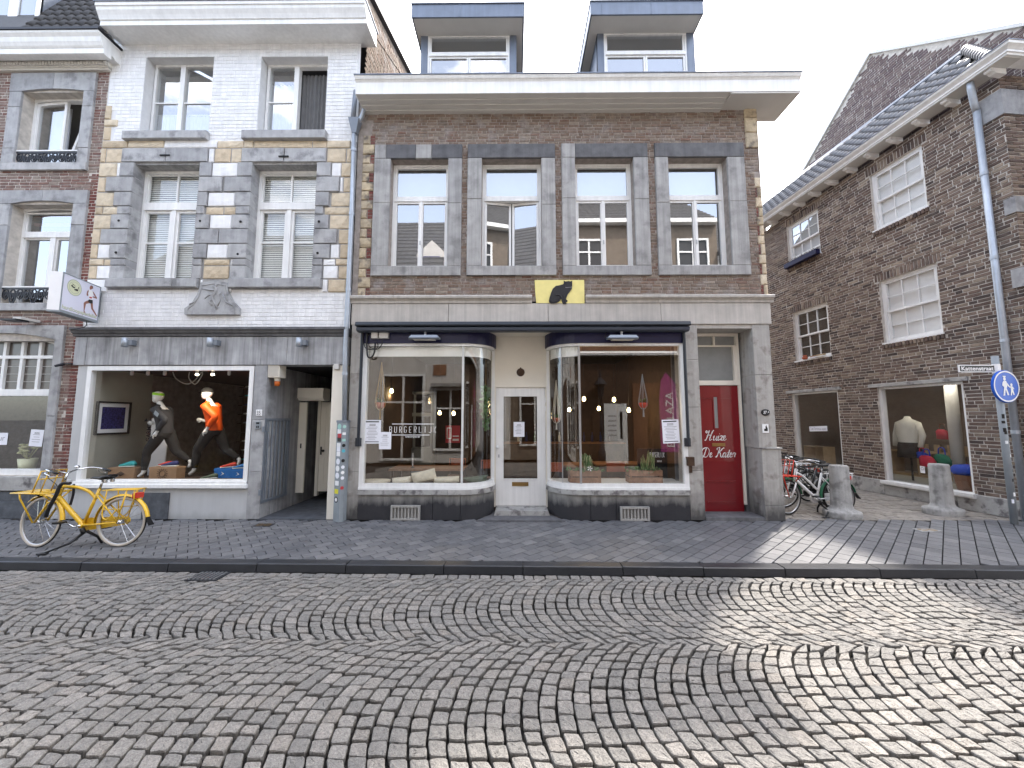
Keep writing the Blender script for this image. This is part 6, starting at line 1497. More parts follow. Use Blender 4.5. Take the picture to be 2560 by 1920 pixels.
bicycle('bicycle','black bicycle with cream handlebar parked second behind the white one',(5.5,1.45,0),R(6),'parked bicycles','bike_black',front='rack',detail=1,steer=R(10),lean=R(2))
bicycle('bicycle','white and black bicycle furthest back in the side street row',(5.7,2.0,0),R(4),'parked bicycles','bike_white',front=None,mud='bike_black',detail=1,steer=R(-14))
# ================================================================ stone bollards
def bollard(x,y,label):
    t=thing('bollard',label,'bollard',(x,y,0),0,'stone bollards at the side street')
    m=MB(); rw=.0
    def ring(w_,d,z,n=24): 
        o=[]
        for k in range(n):
            a=2*PI*k/n; c,s_=math.cos(a),math.sin(a); p=3.2
            o.append((x+w_*math.copysign(abs(c)**(2/p),c),y+d*math.copysign(abs(s_)**(2/p),s_),z))
        return o
    L=[(.28,.22,.0),(.285,.225,.09),(.275,.21,.12),(.215,.16,.14),(.17,.14,.17),(.155,.13,.22),(.145,.125,.55),(.138,.122,.92),(.133,.118,.945),(.12,.11,.96),(.0,.0,.968)]
    vs=[];
    for w_,d,z in L: vs+=ring(max(w_,.001),max(d,.001),z)
    n=24; fs=[(i*n+k,i*n+(k+1)%n,(i+1)*n+(k+1)%n,(i+1)*n+k) for i in range(len(L)-1) for k in range(n)]
    m.add(vs,fs)
    b=m.build('post','concrete',t,smooth=True)
    t.rotation_euler=(0,0,0); return t
x,y=G(2125,1298,0); bollard(x-.0,y+.16,'pale stone bollard with flared foot next to the white bicycle')
x,y=G(2380,1290,0); bollard(x,y+.14,'pale stone bollard standing before the large shop window of the corner house')
# ================================================================ sign pole with street name and round blue sign
PX,PY=FX(2534,-.22,1290),-.22
t=thing('sign_pole','grey steel pole with stickers carrying the round blue pedestrian sign and street name sign','sign pole',(PX,PY,0))
m=MB(); m.tube([(PX,PY,0),(PX,PY,2.98)],.048,14); pl=m.build('pole','cab_grey',t,smooth=True)
rg=random.Random(15)
for i in range(22):
    z=.35+i*.075+rg.uniform(-.02,.02); a=rg.uniform(-2.4,-.5); h=rg.uniform(.03,.08); w_=rg.uniform(.5,1.1); m=MB()
    A=[a-w_/2+w_*k/4 for k in range(5)]; m.v=[(PX+.0495*math.cos(q),PY+.0495*math.sin(q),zz) for zz in (z,z+h) for q in A]; m.f=[(k,k+1,6+k,5+k) for k in range(4)]
    m.build('sticker',rg.choice(['sign_white','paper','sign_white','black','ink_grey','sticker_teal']),pl)
sx,sz=F(2513,966,PY-.06); ang=R(0); cyr=-.0
def signdisc(m,r0,r1,y0): 
    n=36; m.v+=[]; vs=[(sx+r1*math.cos(2*PI*k/n),y0,sz+r1*math.sin(2*PI*k/n)) for k in range(n)]+[(sx+r0*math.cos(2*PI*k/n),y0,sz+r0*math.sin(2*PI*k/n)) for k in range(n)]
    m.add(vs,[(k,(k+1)%n,n+(k+1)%n,n+k) for k in range(n)])
YS=PY-.07; rS=.285
b=MB(); b.lathe((sx,YS,sz),[(0,-.008),(rS,-.008),(rS+.008,0),(rS+.008,.022),(0,.022)],40,'y'); sg=b.build('blue_sign','sign_blue',t)
b=MB(); signdisc(b,rS-.03,rS-.006,YS-.011); b.build('sign_border','sign_white',sg)
def fig(pts,m,y_): m.prism([(sx+p[0]*rS,sz+p[1]*rS) for p in pts],y_-.002,y_)
b=MB(); n=12
def disc(m,cx,cz,rw,rh): 
    vs=[(sx+(cx+rw*math.cos(2*PI*k/12))*rS,YS-.012,sz+(cz+rh*math.sin(2*PI*k/12))*rS) for k in range(12)]; m.add(vs,[tuple(reversed(range(12)))])
disc(b,-.12,.47,.10,.12); fig([(-.22,.58),(-.02,.58),(-.02,.66),(-.24,.66)],b,YS-.011)
fig([(-.22,.34),(-.02,.34),(.02,.24),(.02,-.04),(-.04,-.1),(.10,-.55),(-.02,-.55),(-.12,-.18),(-.22,-.58),(-.34,-.58),(-.22,-.06),(-.24,-.02),(-.34,.05),(-.30,.22)],b,YS-.011)
fig([(.0,.26),(.06,.2),(.24,-.04),(.20,-.08),(-.02,.12)],b,YS-.011)
disc(b,.36,.10,.085,.1); fig([(.28,.0),(.42,.0),(.54,-.14),(.50,-.18),(.44,-.10),(.46,-.28),(.52,-.52),(.44,-.54),(.36,-.34),(.30,-.56),(.22,-.56),(.28,-.26),(.28,-.1),(.2,-.03)],b,YS-.011)
b.build('pedestrian_symbol','sign_white',sg)
t.rotation_euler=(0,0,R(8))
# street name plate, turned along the side street
q0=SD(2397,936,-.35); 
t2=thing('street_sign','black street name sign with white lettering, fixed above the round blue sign','street sign',(PX,PY,2.45))
xa,za=F(2396,928,PY); xb,zb_=F(2496,918,PY); 
W_=xb-xa; zc2=(F(2396,925,PY)[1]+F(2496,918,PY)[1])/2; xc=(xa+xb)/2
m=MB(); m.box(xc-W_/2,PY-.012,zc2-.068,xc+W_/2,PY+.006,zc2+.068); pb=m.build('plate','sign_white',t2)
m=MB(); m.box(xc-W_/2+.018,PY-.0145,zc2-.052,xc+W_/2-.018,PY-.012,zc2+.052); m.build('plate_face','black',pb)
text('Kattenstraat',W_-.15,.074,'sign_white',pb,xc-.035,zc2,PY-.017,bold=.022)
m=MB(); m.box(xc+W_/2+.001,PY-.010,zc2-.085,PX-.045,PY+.03,zc2+.07); m.tube([(PX,PY,zc2-.09),(PX,PY,zc2+.08)],.053,12); m.build('bracket','sign_white',t2)
t2.rotation_euler=(0,0,0)
# ================================================================ projecting light box sign of the running shop
# front edge out in the street, far edge on the wall
fx,fz=F(148,725,-.0)
t=thing('light_box_sign','white light box sign with printed runner and footprint badge, sticking out over the street','light box',(-8.0,-.4,4.1))
# box corners: near end face px 122..157, far side px 252
def BP(px,py,y): a,z=F(px,py,y); return Vector((a,y,z))
yn,yf=-.82,-.05
n0=BP(158,683,yn); n1=BP(150,776,yn); f0=BP(253,715,yf); f1=BP(247,803,yf)
zt_=(n0.z+f0.z)/2; zb_=(n1.z+f1.z)/2
P0=Vector((n0.x,yn,0)); P1=Vector((f0.x+.0,yf,0)); ex=(P1-P0); Lx=ex.length; ex.normalize(); nn=Vector((ex.y,-ex.x,0)) # face normal
if nn.x<0 and False: nn=-nn
th=.17
t.location=P0+Vector((0,0,zb_)); ORG[t.name]=Vector((0,0,0)); t.rotation_euler=(0,0,math.atan2(ex.y,ex.x)); Hs=zt_-zb_
m=MB(); m.box(0,0.003,0,Lx,th,Hs); bx=m.build('housing','sign_white',t,local=True)
m=MB(); frame(m,0,0,Lx,Hs,.018,-.006,.003); m.build('rim','cab_grey',bx,local=True)
mm=mat('lightbox_print',(.70,.70,.80),.4,ns=1.2,na=.08)
m=MB(); m.quad((.018,-.001,.018),(Lx-.018,-.001,.018),(Lx-.018,-.001,Hs-.018),(.018,-.001,Hs-.018)); m.build('sign_face','lightbox_print',bx,local=True)
def dsc(cx,cz,r,y,mt,rin=0.,nm='badge'):
    m=MB(); n=28; 
    if rin: m.add([(cx+r*math.cos(2*PI*k/n),y,cz+r*math.sin(2*PI*k/n)) for k in range(n)]+[(cx+rin*math.cos(2*PI*k/n),y,cz+rin*math.sin(2*PI*k/n)) for k in range(n)],[(k,(k+1)%n,n+(k+1)%n,n+k) for k in range(n)])
    else: m.add([(cx+r*math.cos(2*PI*k/n),y,cz+r*math.sin(2*PI*k/n)) for k in range(n)],[tuple(range(n))])
    return m.build(nm,mt,bx,local=True)
cx,cz,rr=Lx*.30,Hs*.70,Hs*.215
MATS['badge']=mat('badge',(.66,.68,.46),.5,na=.03)
dsc(cx,cz,rr,-.003,'badge'); dsc(cx,cz,rr*.98,-.0035,'cab_grey',rr*.93); dsc(cx,cz,rr*.72,-.0035,'cab_grey',rr*.69)
m=MB()
for u,v,a,b,rot in ((-.35,.12,.16,.10,-.3),(-.12,.02,.22,.09,-.1),(.32,-.18,.20,.13,-.1),(.12,-.22,.16,.08,.1)):
    n=12; m.add([(cx+rr*(u+a*math.cos(2*PI*k/n)*math.cos(rot)-b*math.sin(2*PI*k/n)*math.sin(rot)),-.0045,cz+rr*(v+a*math.cos(2*PI*k/n)*math.sin(rot)+b*math.sin(2*PI*k/n)*math.cos(rot))) for k in range(n)],[tuple(range(n))])
for i in range(5):
    for u,v in ((-.30+i*.10,.36-i*.03),(.52-.02*i,.2-i*.09)):
        n=8; q=.06-.006*i; m.add([(cx+rr*(u+q*math.cos(2*PI*k/n)),-.0045,cz+rr*(v+q*math.sin(2*PI*k/n))) for k in range(n)],[tuple(range(n))])
m.build('footprints','black',bx,local=True)
text('hardloopspecialist',Lx*.91,Hs*.13,'cab_grey',bx,Lx*.505,Hs*.10,-.0025,bold=.03,local=True)
text('hardloopspecialist',Lx*.90,Hs*.12,'badge',bx,Lx*.50,Hs*.105,-.003,bold=.012,local=True)
rx,rz,rs=Lx*.72,Hs*.16,Hs*.75
def rp(pts,mt,y=-.004,nm='runner_print'):
    m=MB(); m.add([(rx+p[0]*rs,y,rz+p[1]*rs) for p in pts],[tuple(reversed(range(len(pts))))]); m.build(nm,mt,bx,local=True)
rp([(-.04,.86),(.02,.90),(.07,.95),(.06,1.02),(.0,1.04),(-.05,1.0),(-.06,.93)],'skin'); rp([(.0,1.04),(.07,1.03),(.09,.95),(.07,.93),(.05,1.0)],'black')
rp([(-.10,.84),(.06,.86),(.13,.78),(.10,.62),(.11,.52),(-.04,.50),(-.07,.64)],'sign_white'); rp([(-.04,.60),(.08,.62),(.07,.56),(-.03,.55)],'sticker_red',-.0045)
rp([(.08,.84),(.14,.82),(.30,.66),(.29,.62),(.10,.62),(.10,.66),(.22,.67),(.11,.76)],'skin'); rp([(-.10,.84),(-.15,.76),(-.16,.64),(-.13,.60),(-.08,.62),(-.11,.72),(-.07,.78)],'skin')
rp([(-.04,.50),(.12,.52),(.14,.40),(.02,.36),(-.08,.42)],'black',-.0045)
rp([(-.06,.46),(.02,.38),(-.14,.30),(-.18,.02),(-.12,-.03),(-.20,-.04),(-.24,.30),(-.20,.36)],'skin'); rp([(.04,.40),(.14,.42),(.17,.22),(.36,.02),(.40,-.02),(.33,-.02),(.10,.18)],'skin')
m=MB(); m.box(0,-.01,-.03,Lx,th+.005,-.001); m.build('drip_tray','cab_grey',bx,local=True)
m=MB(); m.tube(cr_spline([(Lx-.12,th*.5,-.02),(Lx-.12,th*.5,-.12),(Lx-.22,th*.8,-.20),(Lx-.26,th*1.2,-.22)],4),.008,5); m.box(Lx,.02,.1,Lx+.05,th-.02,Hs-.1); m.build('wall_mount','black_iron',t,local=True)
# ================================================================ wall lamps, cameras, plates on the running shop
for px_ ,lb in ((313,'leftmost'),(526,'middle'),(748,'rightmost')):
    x,z=F(px_,856,-.13); t=thing('wall_lamp',lb+' of the three small grey wall lamps on the running shop stone band','wall lamp',(x,-.13,z),group='wall lamps on the stone band')
    m=MB(); m.tube([(x,-.14,z-.085),(x,-.14,z+.085)],.048,14); m.build('shade','pipe_zinc',t,smooth=True)
    m=MB(); m.lathe((x,-.14,z+.085),[(.0,.002),(.04,.002),(.04,-.01)],12); m.build('lens','sign_white',t)
    m=MB(); m.box(x+.03,-.13,z-.05,x+.12,-.032,z+.05); m.build('mount','heater',t)
x,z=F(648,1032,-.02); t=thing('number_plate','white square house number plate 35 on the grey pier left of the passage','number plate',(x,-.03,z))
m=MB(); m.block(x-.055,z-.058,x+.055,z+.058,-.034,-.018,.006); p=m.build('plate','sign_white',t); text('35',.07,.078,'ink',p,x,z,-.037)
x,z=F(646,1063,-.02); t=thing('intercom','small grey intercom with two buttons below house number plate 35','intercom',(x,-.03,z))
m=MB(); m.block(x-.045,z-.07,x+.045,z+.07,-.04,-.018,.005); p=m.build('panel','cab_grey',t); m=MB(); m.box(x-.03,-.043,z+.02,x+.03,-.0395,z+.055); m.box(x-.025,-.043,z-.05,x-.005,-.0395,z-.01); m.box(x+.005,-.043,z-.05,x+.025,-.0395,z-.01); m.build('buttons','black',p)
x,z=F(690,927,.05); t=thing('alarm_box','cream louvred alarm box with orange beacon under the passage lintel','alarm box',(x,.05,z))
m=MB(); m.box(x-.12,-.0,z-.13,x+.10,.2,z+.13); m.box(x-.13,-.01,z+.131,x+.11,.21,z+.15); bx2=m.build('housing','cream_paint',t)
for i in range(9):
    m=MB(); zz=z-.1+i*.024; m.box(x-.10,-.012,zz,x+.08,-.001,zz+.010); m.build('slat','soffit',bx2)
m=MB(); m.tube([(x+.01,.09,z-.131),(x+.01,.09,z-.2)],.05,12); m.build('beacon_base','cream_paint',t,smooth=True)
m=MB(); m.tube([(x+.01,.09,z-.2),(x+.01,.09,z-.29)],[.05,.044],12); m.build('beacon','orange_lens',t,smooth=True)
x,z=F(843,917,-.015); m=MB(); m.block(x-.05,z-.05,x+.05,z+.05,-.06,-.013,.006); m.build('wall_box','soffit',None,cat='wall box',label='small grey square box on the pier right of the passage head')
# camera-like bracket on the left brick strip
x,z=F(165,913,-.02); t=thing('wall_hook','small dark metal bracket on the red brick strip at far left','bracket',(x,-.05,z))
m=MB(); m.box(x-.04,-.06,z+.02,x+.14,-.0,z+.035); m.tube([(x+.0,-.05,z+.02),(x-.09,-.12,z-.03)],[.03,.02],8); m.build('bracket_arm','black_iron',t)
# spotlight arm above the left shop window
x,z=F(48,800,-.25); t=thing('spot_lamp','flat dark floodlight on an arm above the left brick shop window','floodlight',(x,-.25,z))
m=MB(); m.box(x-.25,-.35,z-.02,x+.06,-.15,z+.005); m.build('lamp_head','black_iron',t); m=MB(); m.box(x-.06,-.3,z+.006,x+.10,-.02,z+.05); m.build('lamp_bracket','soffit',t)
# ================================================================ passage gate and doors
gx0=qx0+.02; gz0=FZ(1258,.05); gz1=FZ(1046,.1)
t=thing('passage_gate','grey steel bar gate standing open against the left wall of the passage','gate',(gx0,.0,gz0))
t.rotation_euler=(0,0,R(87)); ORG[t.name]=Vector((0,0,0)); gw=.72; gh=gz1-gz0
m=MB(); frame(m,0,0,gw,gh,.045,0,.03); m.build('gate_frame','heater',t,local=True)
for i in range(6):
    m=MB(); x=.045+(gw-.09)*(i+.5)/6; m.tube([(x,.015,.045),(x,.015,gh-.045)],.014,6); m.build('bar','heater',t,local=True)
for zz in (.2,gh-.2):
    m=MB(); m.tube([(-.03,.015,zz-.05),(-.03,.015,zz+.05)],.025,8); m.build('hinge','heater',t,local=True)
def ydoor(px0,px1,py0,py1,y):
    q=FR(px0,py0,px1,py1,y); return q
# right-hand door ajar
q=FR(799,1005,828,1228,1.5); t=thing('panel_door','cream panelled door with black handle at the right inside the passage','door',(q[2],1.5,q[1]))
m=MB(); m.box(q[0],1.5,q[1],q[0]+.85,1.55,q[3]); frame(m,q[0]+.1,q[1]+.15,q[0]+.75,q[1]+.75,.02,1.49,1.5); frame(m,q[0]+.1,q[1]+.9,q[0]+.75,q[3]-.12,.02,1.49,1.5); dd=m.build('leaf','cream_paint',t)
m=MB(); m.box(q[0]-.07,1.48,q[1]-.1,q[0]-.002,1.56,q[3]+.08); m.build('jamb','cream_paint',t)
zz=FZ(1127,1.5); m=MB(); m.box(q[0]+.025,1.485,zz-.09,q[0]+.055,1.4995,zz+.09); m.lathe((q[0]+.10,1.47,zz),[(0,-.02),(.03,-.01),(.025,.012),(.012,.03)],10,'y'); m.build('handle','black',dd)
q=FR(742,1006,762,1232,1.1); t=thing('narrow_door','narrow cream door edge standing ajar at the left inside the passage','door',(q[0],1.1,q[1]))
m=MB(); m.box(q[0],1.1,q[1],q[2],1.15,q[3]); m.build('leaf','cream_paint',t)
m=MB(); m.box(q[0]-.09,1.12,q[1]-.05,q[0]-.004,1.2,q[3]+.0); m.build('jamb','interior_wall',t); m=MB(); zz=FZ(1115,1.1); m.box((q[0]+q[2])/2-.012,1.09,zz-.05,(q[0]+q[2])/2+.012,1.0995,zz+.05); m.build('lock','black',t)
q=FR(761,1006,775,1238,1.6); m=MB(); m.box(q[0],1.6,.02,q[0]+.05,1.66,q[3]); m.build('steel_post','steel',None,cat='post',label='thin steel door post between the two cream doors in the passage')
q=FR(736,970,796,1001,1.0); t=thing('roller_box','cream angular roller shutter box above the doors in the passage','shutter box',((q[0]+q[2])/2,1.1,q[1]))
m=MB(); h=q[3]-q[1]; m.prismx([(1.0,q[1]+.06),(1.06,q[1]),(1.3,q[1]),(1.3,q[3]),(1.0,q[3])],q[0],q[2]+.1); m.build('housing','cream_paint',t)
# ================================================================ lettering and papers on the glass
def paper(px0,py0,px1,py1,y,label,tilt=0,lines=9,head=True,group='paper notices taped to shop windows'):
    q=FR(px0,py0,px1,py1,y); cx,cz=(q[0]+q[2])/2,(q[1]+q[3])/2; t=thing('paper_notice',label,'notice',(cx,y,cz),group=group); t.rotation_euler=(0,tilt,0)
    w_,h=(q[2]-q[0])/2,(q[3]-q[1])/2; ORG[t.name]=Vector((0,0,0)); m=MB(); m.box(-w_,-.002,-h,w_,0,h); p=m.build('sheet','paper',t,local=True)
    m=MB()
    if head: m.box(-w_*.85,-.004,h*.80,w_*.75,-.002,h*.90); m.box(-w_*.85,-.004,-h*.88,w_*.8,-.002,-h*.82)
    m.box(-w_*.4,-.004,h*.62,w_*.35,-.002,h*.66); m.box(-w_*.4,-.004,h*.52,w_*.35,-.002,h*.56)
    m.build('print','ink',p,local=True)
    m=MB(); r_=random.Random(px0)
    for i in range(lines):
        z=h*(.40-i*1.15/lines); ww=w_*r_.uniform(.45,.8); m.box(-ww,-.004,z-.004,ww*r_.uniform(.6,1),-.002,z+.004)
    m.build('print','ink_grey',p,local=True); return t
paper(911,1050,952,1109,.008,'tall printed notice at the left edge of the left cafe window')
paper(948,1080,978,1123,.006,'smaller plain notice overlapping the tall one in the left cafe window',head=False,lines=5)
paper(1284,1055,1311,1092,.612,'small notice on the glass of the white cafe door',head=False,lines=6)
paper(1656,1049,1698,1108,.008,'tilted printed notice at the right edge of the right cafe window',tilt=R(-2))
paper(75,1074,108,1116,.145,'printed notice on the left brick shop window beside its plant',tilt=R(3),head=False,lines=4)
t=paper(-20,1082,19,1112,.145,'white card with large grey letters at the left edge of the picture',head=False,lines=0)
for c in list(t.children):
    for g_ in list(c.children): bpy.data.objects.remove(g_)
text('ur',.12,.07,'ink_grey',t,.045,-.0,-.004,local=True)
t=paper(2022,1064,2068,1080,0,'x')
bpy.data.objects.remove(t) if False else None
for c in list(t.children_recursive): bpy.data.objects.remove(c)
bpy.data.objects.remove(t)
q=(SD(2024,1078,.09),SD(2068,1068,.09)); cx=(q[0][0]+q[1][0])/2; cz=(q[0][1]+q[1][1])/2; L_=q[1][0]-q[0][0]
P_=DO+du*cx+dn*.09+Vector((0,0,cz)); t=thing('strip_notice','white strip notice with dark capitals hung in the far shop window of the corner house','notice',tuple(P_),DROT,local=True)
m=MB(); h_=.075; m.add([(-L_/2,0,-h_-.0),(L_/2,0,-h_+.03),(L_/2,0,h_+.03),(-L_/2,0,h_)],[(0,1,2,3)]); sh=m.build('sheet','paper',t,local=True)
text('Tula Tertmoos outlet',L_*.88,.07,'ink_grey',sh,0,.015,-.004,rot=.02,local=True)
# cafe name on the glass: thin strokes
LT={'B':[[(0,0),(0,1),(.7,1),(1,.86),(1,.62),(.6,.5),(0,.5)],[(.6,.5),(1,.38),(1,.1),(.7,0),(0,0)]],'U':[[(0,1),(0,.12),(.3,0),(.7,0),(1,.12),(1,1)]],'R':[[(0,0),(0,1),(.7,1),(1,.86),(1,.6),(.7,.46),(0,.46)],[(.5,.46),(1,0)]],
'G':[[(1,.84),(.7,1),(.3,1),(0,.86),(0,.14),(.3,0),(.7,0),(1,.14),(1,.44),(.6,.44)]],'E':[[(1,1),(0,1),(0,0),(1,0)],[(0,.46),(.8,.46)]],'L':[[(0,1),(0,0),(1,0)]],'I':[[(.5,0),(.5,1)]],'J':[[(1,1),(1,.12),(.7,0),(.3,0),(0,.1)]],'K':[[(0,0),(0,1)],[(1,1),(.1,.46),(1,0)]],'-':[[(0,.5),(1,.5)]]}
def strokes(s,x0,x1,z0,z1,y,wd,m,fill=.42):
    n=len(s); pitch=(x1-x0)/(n-1+fill); w_=pitch*fill
    for i,ch in enumerate(s):
        for st in LT[ch]: m.ribbon([(x0+i*pitch+p[0]*w_,z0+p[1]*(z1-z0)) for p in st],wd,y)
a=FR(974,1066.5,1090,1081.5,.005); t=thing('window_lettering','thin white cafe name lettering between two lines on the left cafe window','window lettering',((a[0]+a[2])/2,.005,a[1]))
m=MB(); strokes('BURGERLIJK',a[0],a[2],a[1],a[3],.005,.009,m); m.build('lettering','sign_white',t)
m=MB(); b=FR(980,1060,1085,1087.5,.005); m.box(b[0],.004,b[3]-.006,b[2],.006,b[3]+.006); m.box(b[0],.004,b[1]-.006,b[2]-.08,.006,b[1]+.006); m.build('line','sign_white',t)
b=FR(1014,1090.5,1051,1094,.005); m=MB(); 
for i in range(12):
    x=b[0]+(b[2]-b[0])*i/12; m.box(x,.004,b[1],x+.006,.006,b[3]); m.box(x+.008,.004,b[1]+(.5 if i%2 else .0)*(b[3]-b[1]),x+.014,.006,b[3]-(.0 if i%3 else .008))
m.build('small_print','sign_white',t)
# ================================================================ mannequins in the running shop window
def skin(name,verts,edges,radii,mt,parent,root=0,sub=1):
    me=bpy.data.meshes.new('tmp'); me.from_pydata([tuple(v) for v in verts],edges,[]); o=bpy.data.objects.new('tmp',me); COL.objects.link(o)
    o.modifiers.new('s','SKIN'); 
    for i,r in enumerate(radii):
        sv=me.skin_vertices[0].data[i]; sv.radius=(r,r) if isinstance(r,(int,float)) else r; sv.use_root=(i==root)
    sb=o.modifiers.new('d','SUBSURF'); sb.levels=sub; sb.render_levels=sub
    dg=bpy.context.evaluated_depsgraph_get(); dg.update(); nm=bpy.data.meshes.new_from_object(o.evaluated_get(dg)); nm.name=name
    bpy.data.objects.remove(o); bpy.data.meshes.remove(me)
    nm.materials.clear(); nm.materials.append(MATS[mt]); nm.shade_smooth()
    r=bpy.data.objects.new(name,nm); COL.objects.link(r); r.parent=parent; return r
def mannequin(label,loc,shirt,top,turn=0.):
    """runner, local -x is forward; z from the soles"""
    t=thing('mannequin',label,'mannequin',loc,turn,'running mannequins in the shop window',local=True)
    P={'pel':(0,0,.93),'spi':(-.03,0,1.10),'che':(-.08,0,1.30),'nec':(-.13,0,1.47),'hed':(-.17,0,1.56),
       'sL':(-.09,-.17,1.38),'eL':(.16,-.22,1.17),'wL':(.03,-.20,.97),'hL':(-.01,-.19,.91),'sR':(-.10,.17,1.38),'eR':(-.08,.22,1.10),'wR':(-.30,.16,1.08),'hR':(-.36,.14,1.10),
       'pL':(.0,-.09,.90),'kL':(-.22,-.10,.52),'aL':(-.26,-.10,.11),'tL':(-.36,-.10,.03),'pR':(.0,.09,.90),'kR':(.18,.10,.52),'aR':(.48,.10,.30),'tR':(.44,.10,.18)}
    K=list(P); ix={k:i for i,k in enumerate(K)}
    E=[('pel','spi'),('spi','che'),('che','nec'),('nec','hed'),('che','sL'),('sL','eL'),('eL','wL'),('wL','hL'),('che','sR'),('sR','eR'),('eR','wR'),('wR','hR'),('pel','pL'),('pL','kL'),('kL','aL'),('aL','tL'),('pel','pR'),('pR','kR'),('kR','aR'),('aR','tR')]
    Rr={'pel':(.12,.10),'spi':(.115,.09),'che':(.13,.10),'nec':.052,'hed':.055,'sL':.06,'eL':.042,'wL':.028,'hL':.03,'sR':.06,'eR':.042,'wR':.028,'hR':.03,'pL':.085,'kL':.058,'aL':.035,'tL':.03,'pR':.085,'kR':.058,'aR':.035,'tR':.03}
    b=skin('body',[P[k] for k in K],[(ix[a],ix[c]) for a,c in E],[Rr[k] for k in K],'mannequin',t,0,2)
    # head with nose and jaw
    m=MB(); hx,hz=-.195,1.64; n=14; prof=[(-.118,.03,.02),(-.105,.055,.06),(-.07,.07,.085),(-.02,.076,.105),(.03,.078,.112),(.075,.07,.10),(.105,.045,.065),(.12,.0,.0)]
    vs=[];
    for z,wy,wx in prof:
        for k in range(n):
            a=2*PI*k/n; x=-wx*math.cos(a); x= x*(1.0 if x>0 else .82)
            vs.append((hx+x+(-.02 if z<-.06 else 0),wy*math.sin(a),hz+z))
    m.add(vs,[(i*n+k,i*n+(k+1)%n,(i+1)*n+(k+1)%n,(i+1)*n+k) for i in range(len(prof)-1) for k in range(n)]); m.f.append(tuple(reversed(range(n))))
    m.build('head','mannequin',t,local=True,smooth=True)
    m=MB(); m.add([(hx-.085,-.014,hz-.03),(hx-.085,.014,hz-.03),(hx-.118,0,hz-.028),(hx-.082,0,hz+.03)],[(0,2,3),(2,1,3),(0,1,2)]); 
    m.build('nose','mannequin',t,local=True)
    # hands: palm and five fingers
    for hk,d in (('hL',Vector((-.04,0,-.10))),('hR',Vector((-.10,0,.02)))):
        c=Vector(P[hk]); dd=d.normalized(); sv=Vector((0,1,0)) if hk=='hL' else Vector((0,.4,.9)).normalized(); m=MB()
        m.tube([c-dd*.02,c+dd*.03,c+dd*.07],[.026,.036,.03],8)
        for f in range(4):
            o=sv*(f-1.5)*.017; L=(.055,.066,.062,.048)[f]; m.tube([c+dd*.06+o,c+dd*(.06+L*.6)+o*1.1,c+dd*(.06+L)+o*1.1+Vector((.012,0,.0))],[.009,.008,.006],5)
        o=-sv*.03; m.tube([c+dd*.01+o*.8,c+dd*.04+o*1.6,c+dd*.07+o*1.7],[.011,.010,.007],5)
        m.build('hand','mannequin',t,local=True,smooth=True)
    def loft(m,rings,n=18):
        """rings: (x,y,z,rx,ry,tilt) ellipses stacked along the body"""
        vs=[]
        for x,y,z,rx,ry,tl in rings:
            for k in range(n):
                q=2*PI*k/n; X=rx*math.cos(q); vs.append((x+X*math.cos(tl),y+ry*math.sin(q),z+X*math.sin(tl)))
        m.add(vs,[(i*n+k,i*n+(k+1)%n,(i+1)*n+(k+1)%n,(i+1)*n+k) for i in range(len(rings)-1) for k in range(n)])
    m=MB()
    loft(m,[(.01,0,.90,.118,.155,0),(.0,0,.96,.125,.16,0),(-.02,0,1.08,.122,.155,-.05),(-.055,0,1.22,.130,.172,-.12),(-.082,0,1.32,.130,.19,-.2),(-.10,0,1.385,.112,.182,-.25),(-.115,0,1.425,.085,.13,-.3),(-.125,0,1.455,.066,.074,-.3),(-.135,0,1.49,.060,.062,-.3)])
    for ks in (('sL','eL',(.036,-.20,.985)),('sR','eR',(-.285,.165,1.08))):
        A_=Vector(P[ks[0]]); E_=Vector(P[ks[1]]); C_=Vector(ks[2]); A0=Vector((-.085,A_.y*.55,1.365))
        m.tube(cr_spline([tuple(A0),tuple(A_+Vector((.005,0,-.005))),tuple(A_.lerp(E_,.5)),tuple(E_),tuple(E_.lerp(C_,.5)),tuple(C_)],3),[.07,.073,.075,.074,.070,.066,.063,.060,.058,.057,.056,.054,.050,.046,.043,.041][:16],12)
    m.build('shirt',shirt,t,local=True,smooth=True)
    m=MB(); loft(m,[(.0,0,.80,.09,.13,0),(.005,0,.86,.115,.155,0),(.005,0,.93,.112,.15,0),(.0,0,.95,.06,.09,0)])
    for k_ in ('L','R'):
        H_=Vector(P['p'+k_]); K_=Vector(P['k'+k_]); N_=Vector((-.255,-.10,.17) if k_=='L' else (.44,.10,.33))
        m.tube(cr_spline([tuple(H_+Vector((0,0,.02))),tuple(H_.lerp(K_,.45)),tuple(K_),tuple(K_.lerp(N_,.4)),tuple(N_)],3),[.105,.106,.104,.100,.094,.088,.078,.072,.070,.070,.064,.054,.046][:13],12)
    m.build('leggings','matt_black',t,local=True,smooth=True)
    if top=='band':
        m=MB(); n=20; vs=[]
        for z,wy,wx in ((.035,.083,.118),(.085,.074,.106)):
            for k in range(n):
                a=2*PI*k/n; x=-wx*math.cos(a); x=x*(1 if x>0 else .85); vs.append((hx+x,wy*math.sin(a),hz+z-.012*math.cos(a)*(-1)))
        m.add(vs,[(k,(k+1)%n,n+(k+1)%n,n+k) for k in range(n)]); m.build('headband','lime',t,local=True,smooth=True)
        m=MB(); e=Vector((.07,-.245,1.30)); m.add([(.0,-.262,1.36),(.09,-.278,1.29),(.06,-.278,1.22),(-.03,-.262,1.29)],[(0,1,2,3)]); m.build('phone_sleeve','cab_grey',t,local=True)
        m=MB(); m.ring(P['wL'],(.3,0,1),.036,.014,12,6); m.build('watch','black',t,local=True,smooth=True)
    else:
        m=MB(); n=18; vs=[]
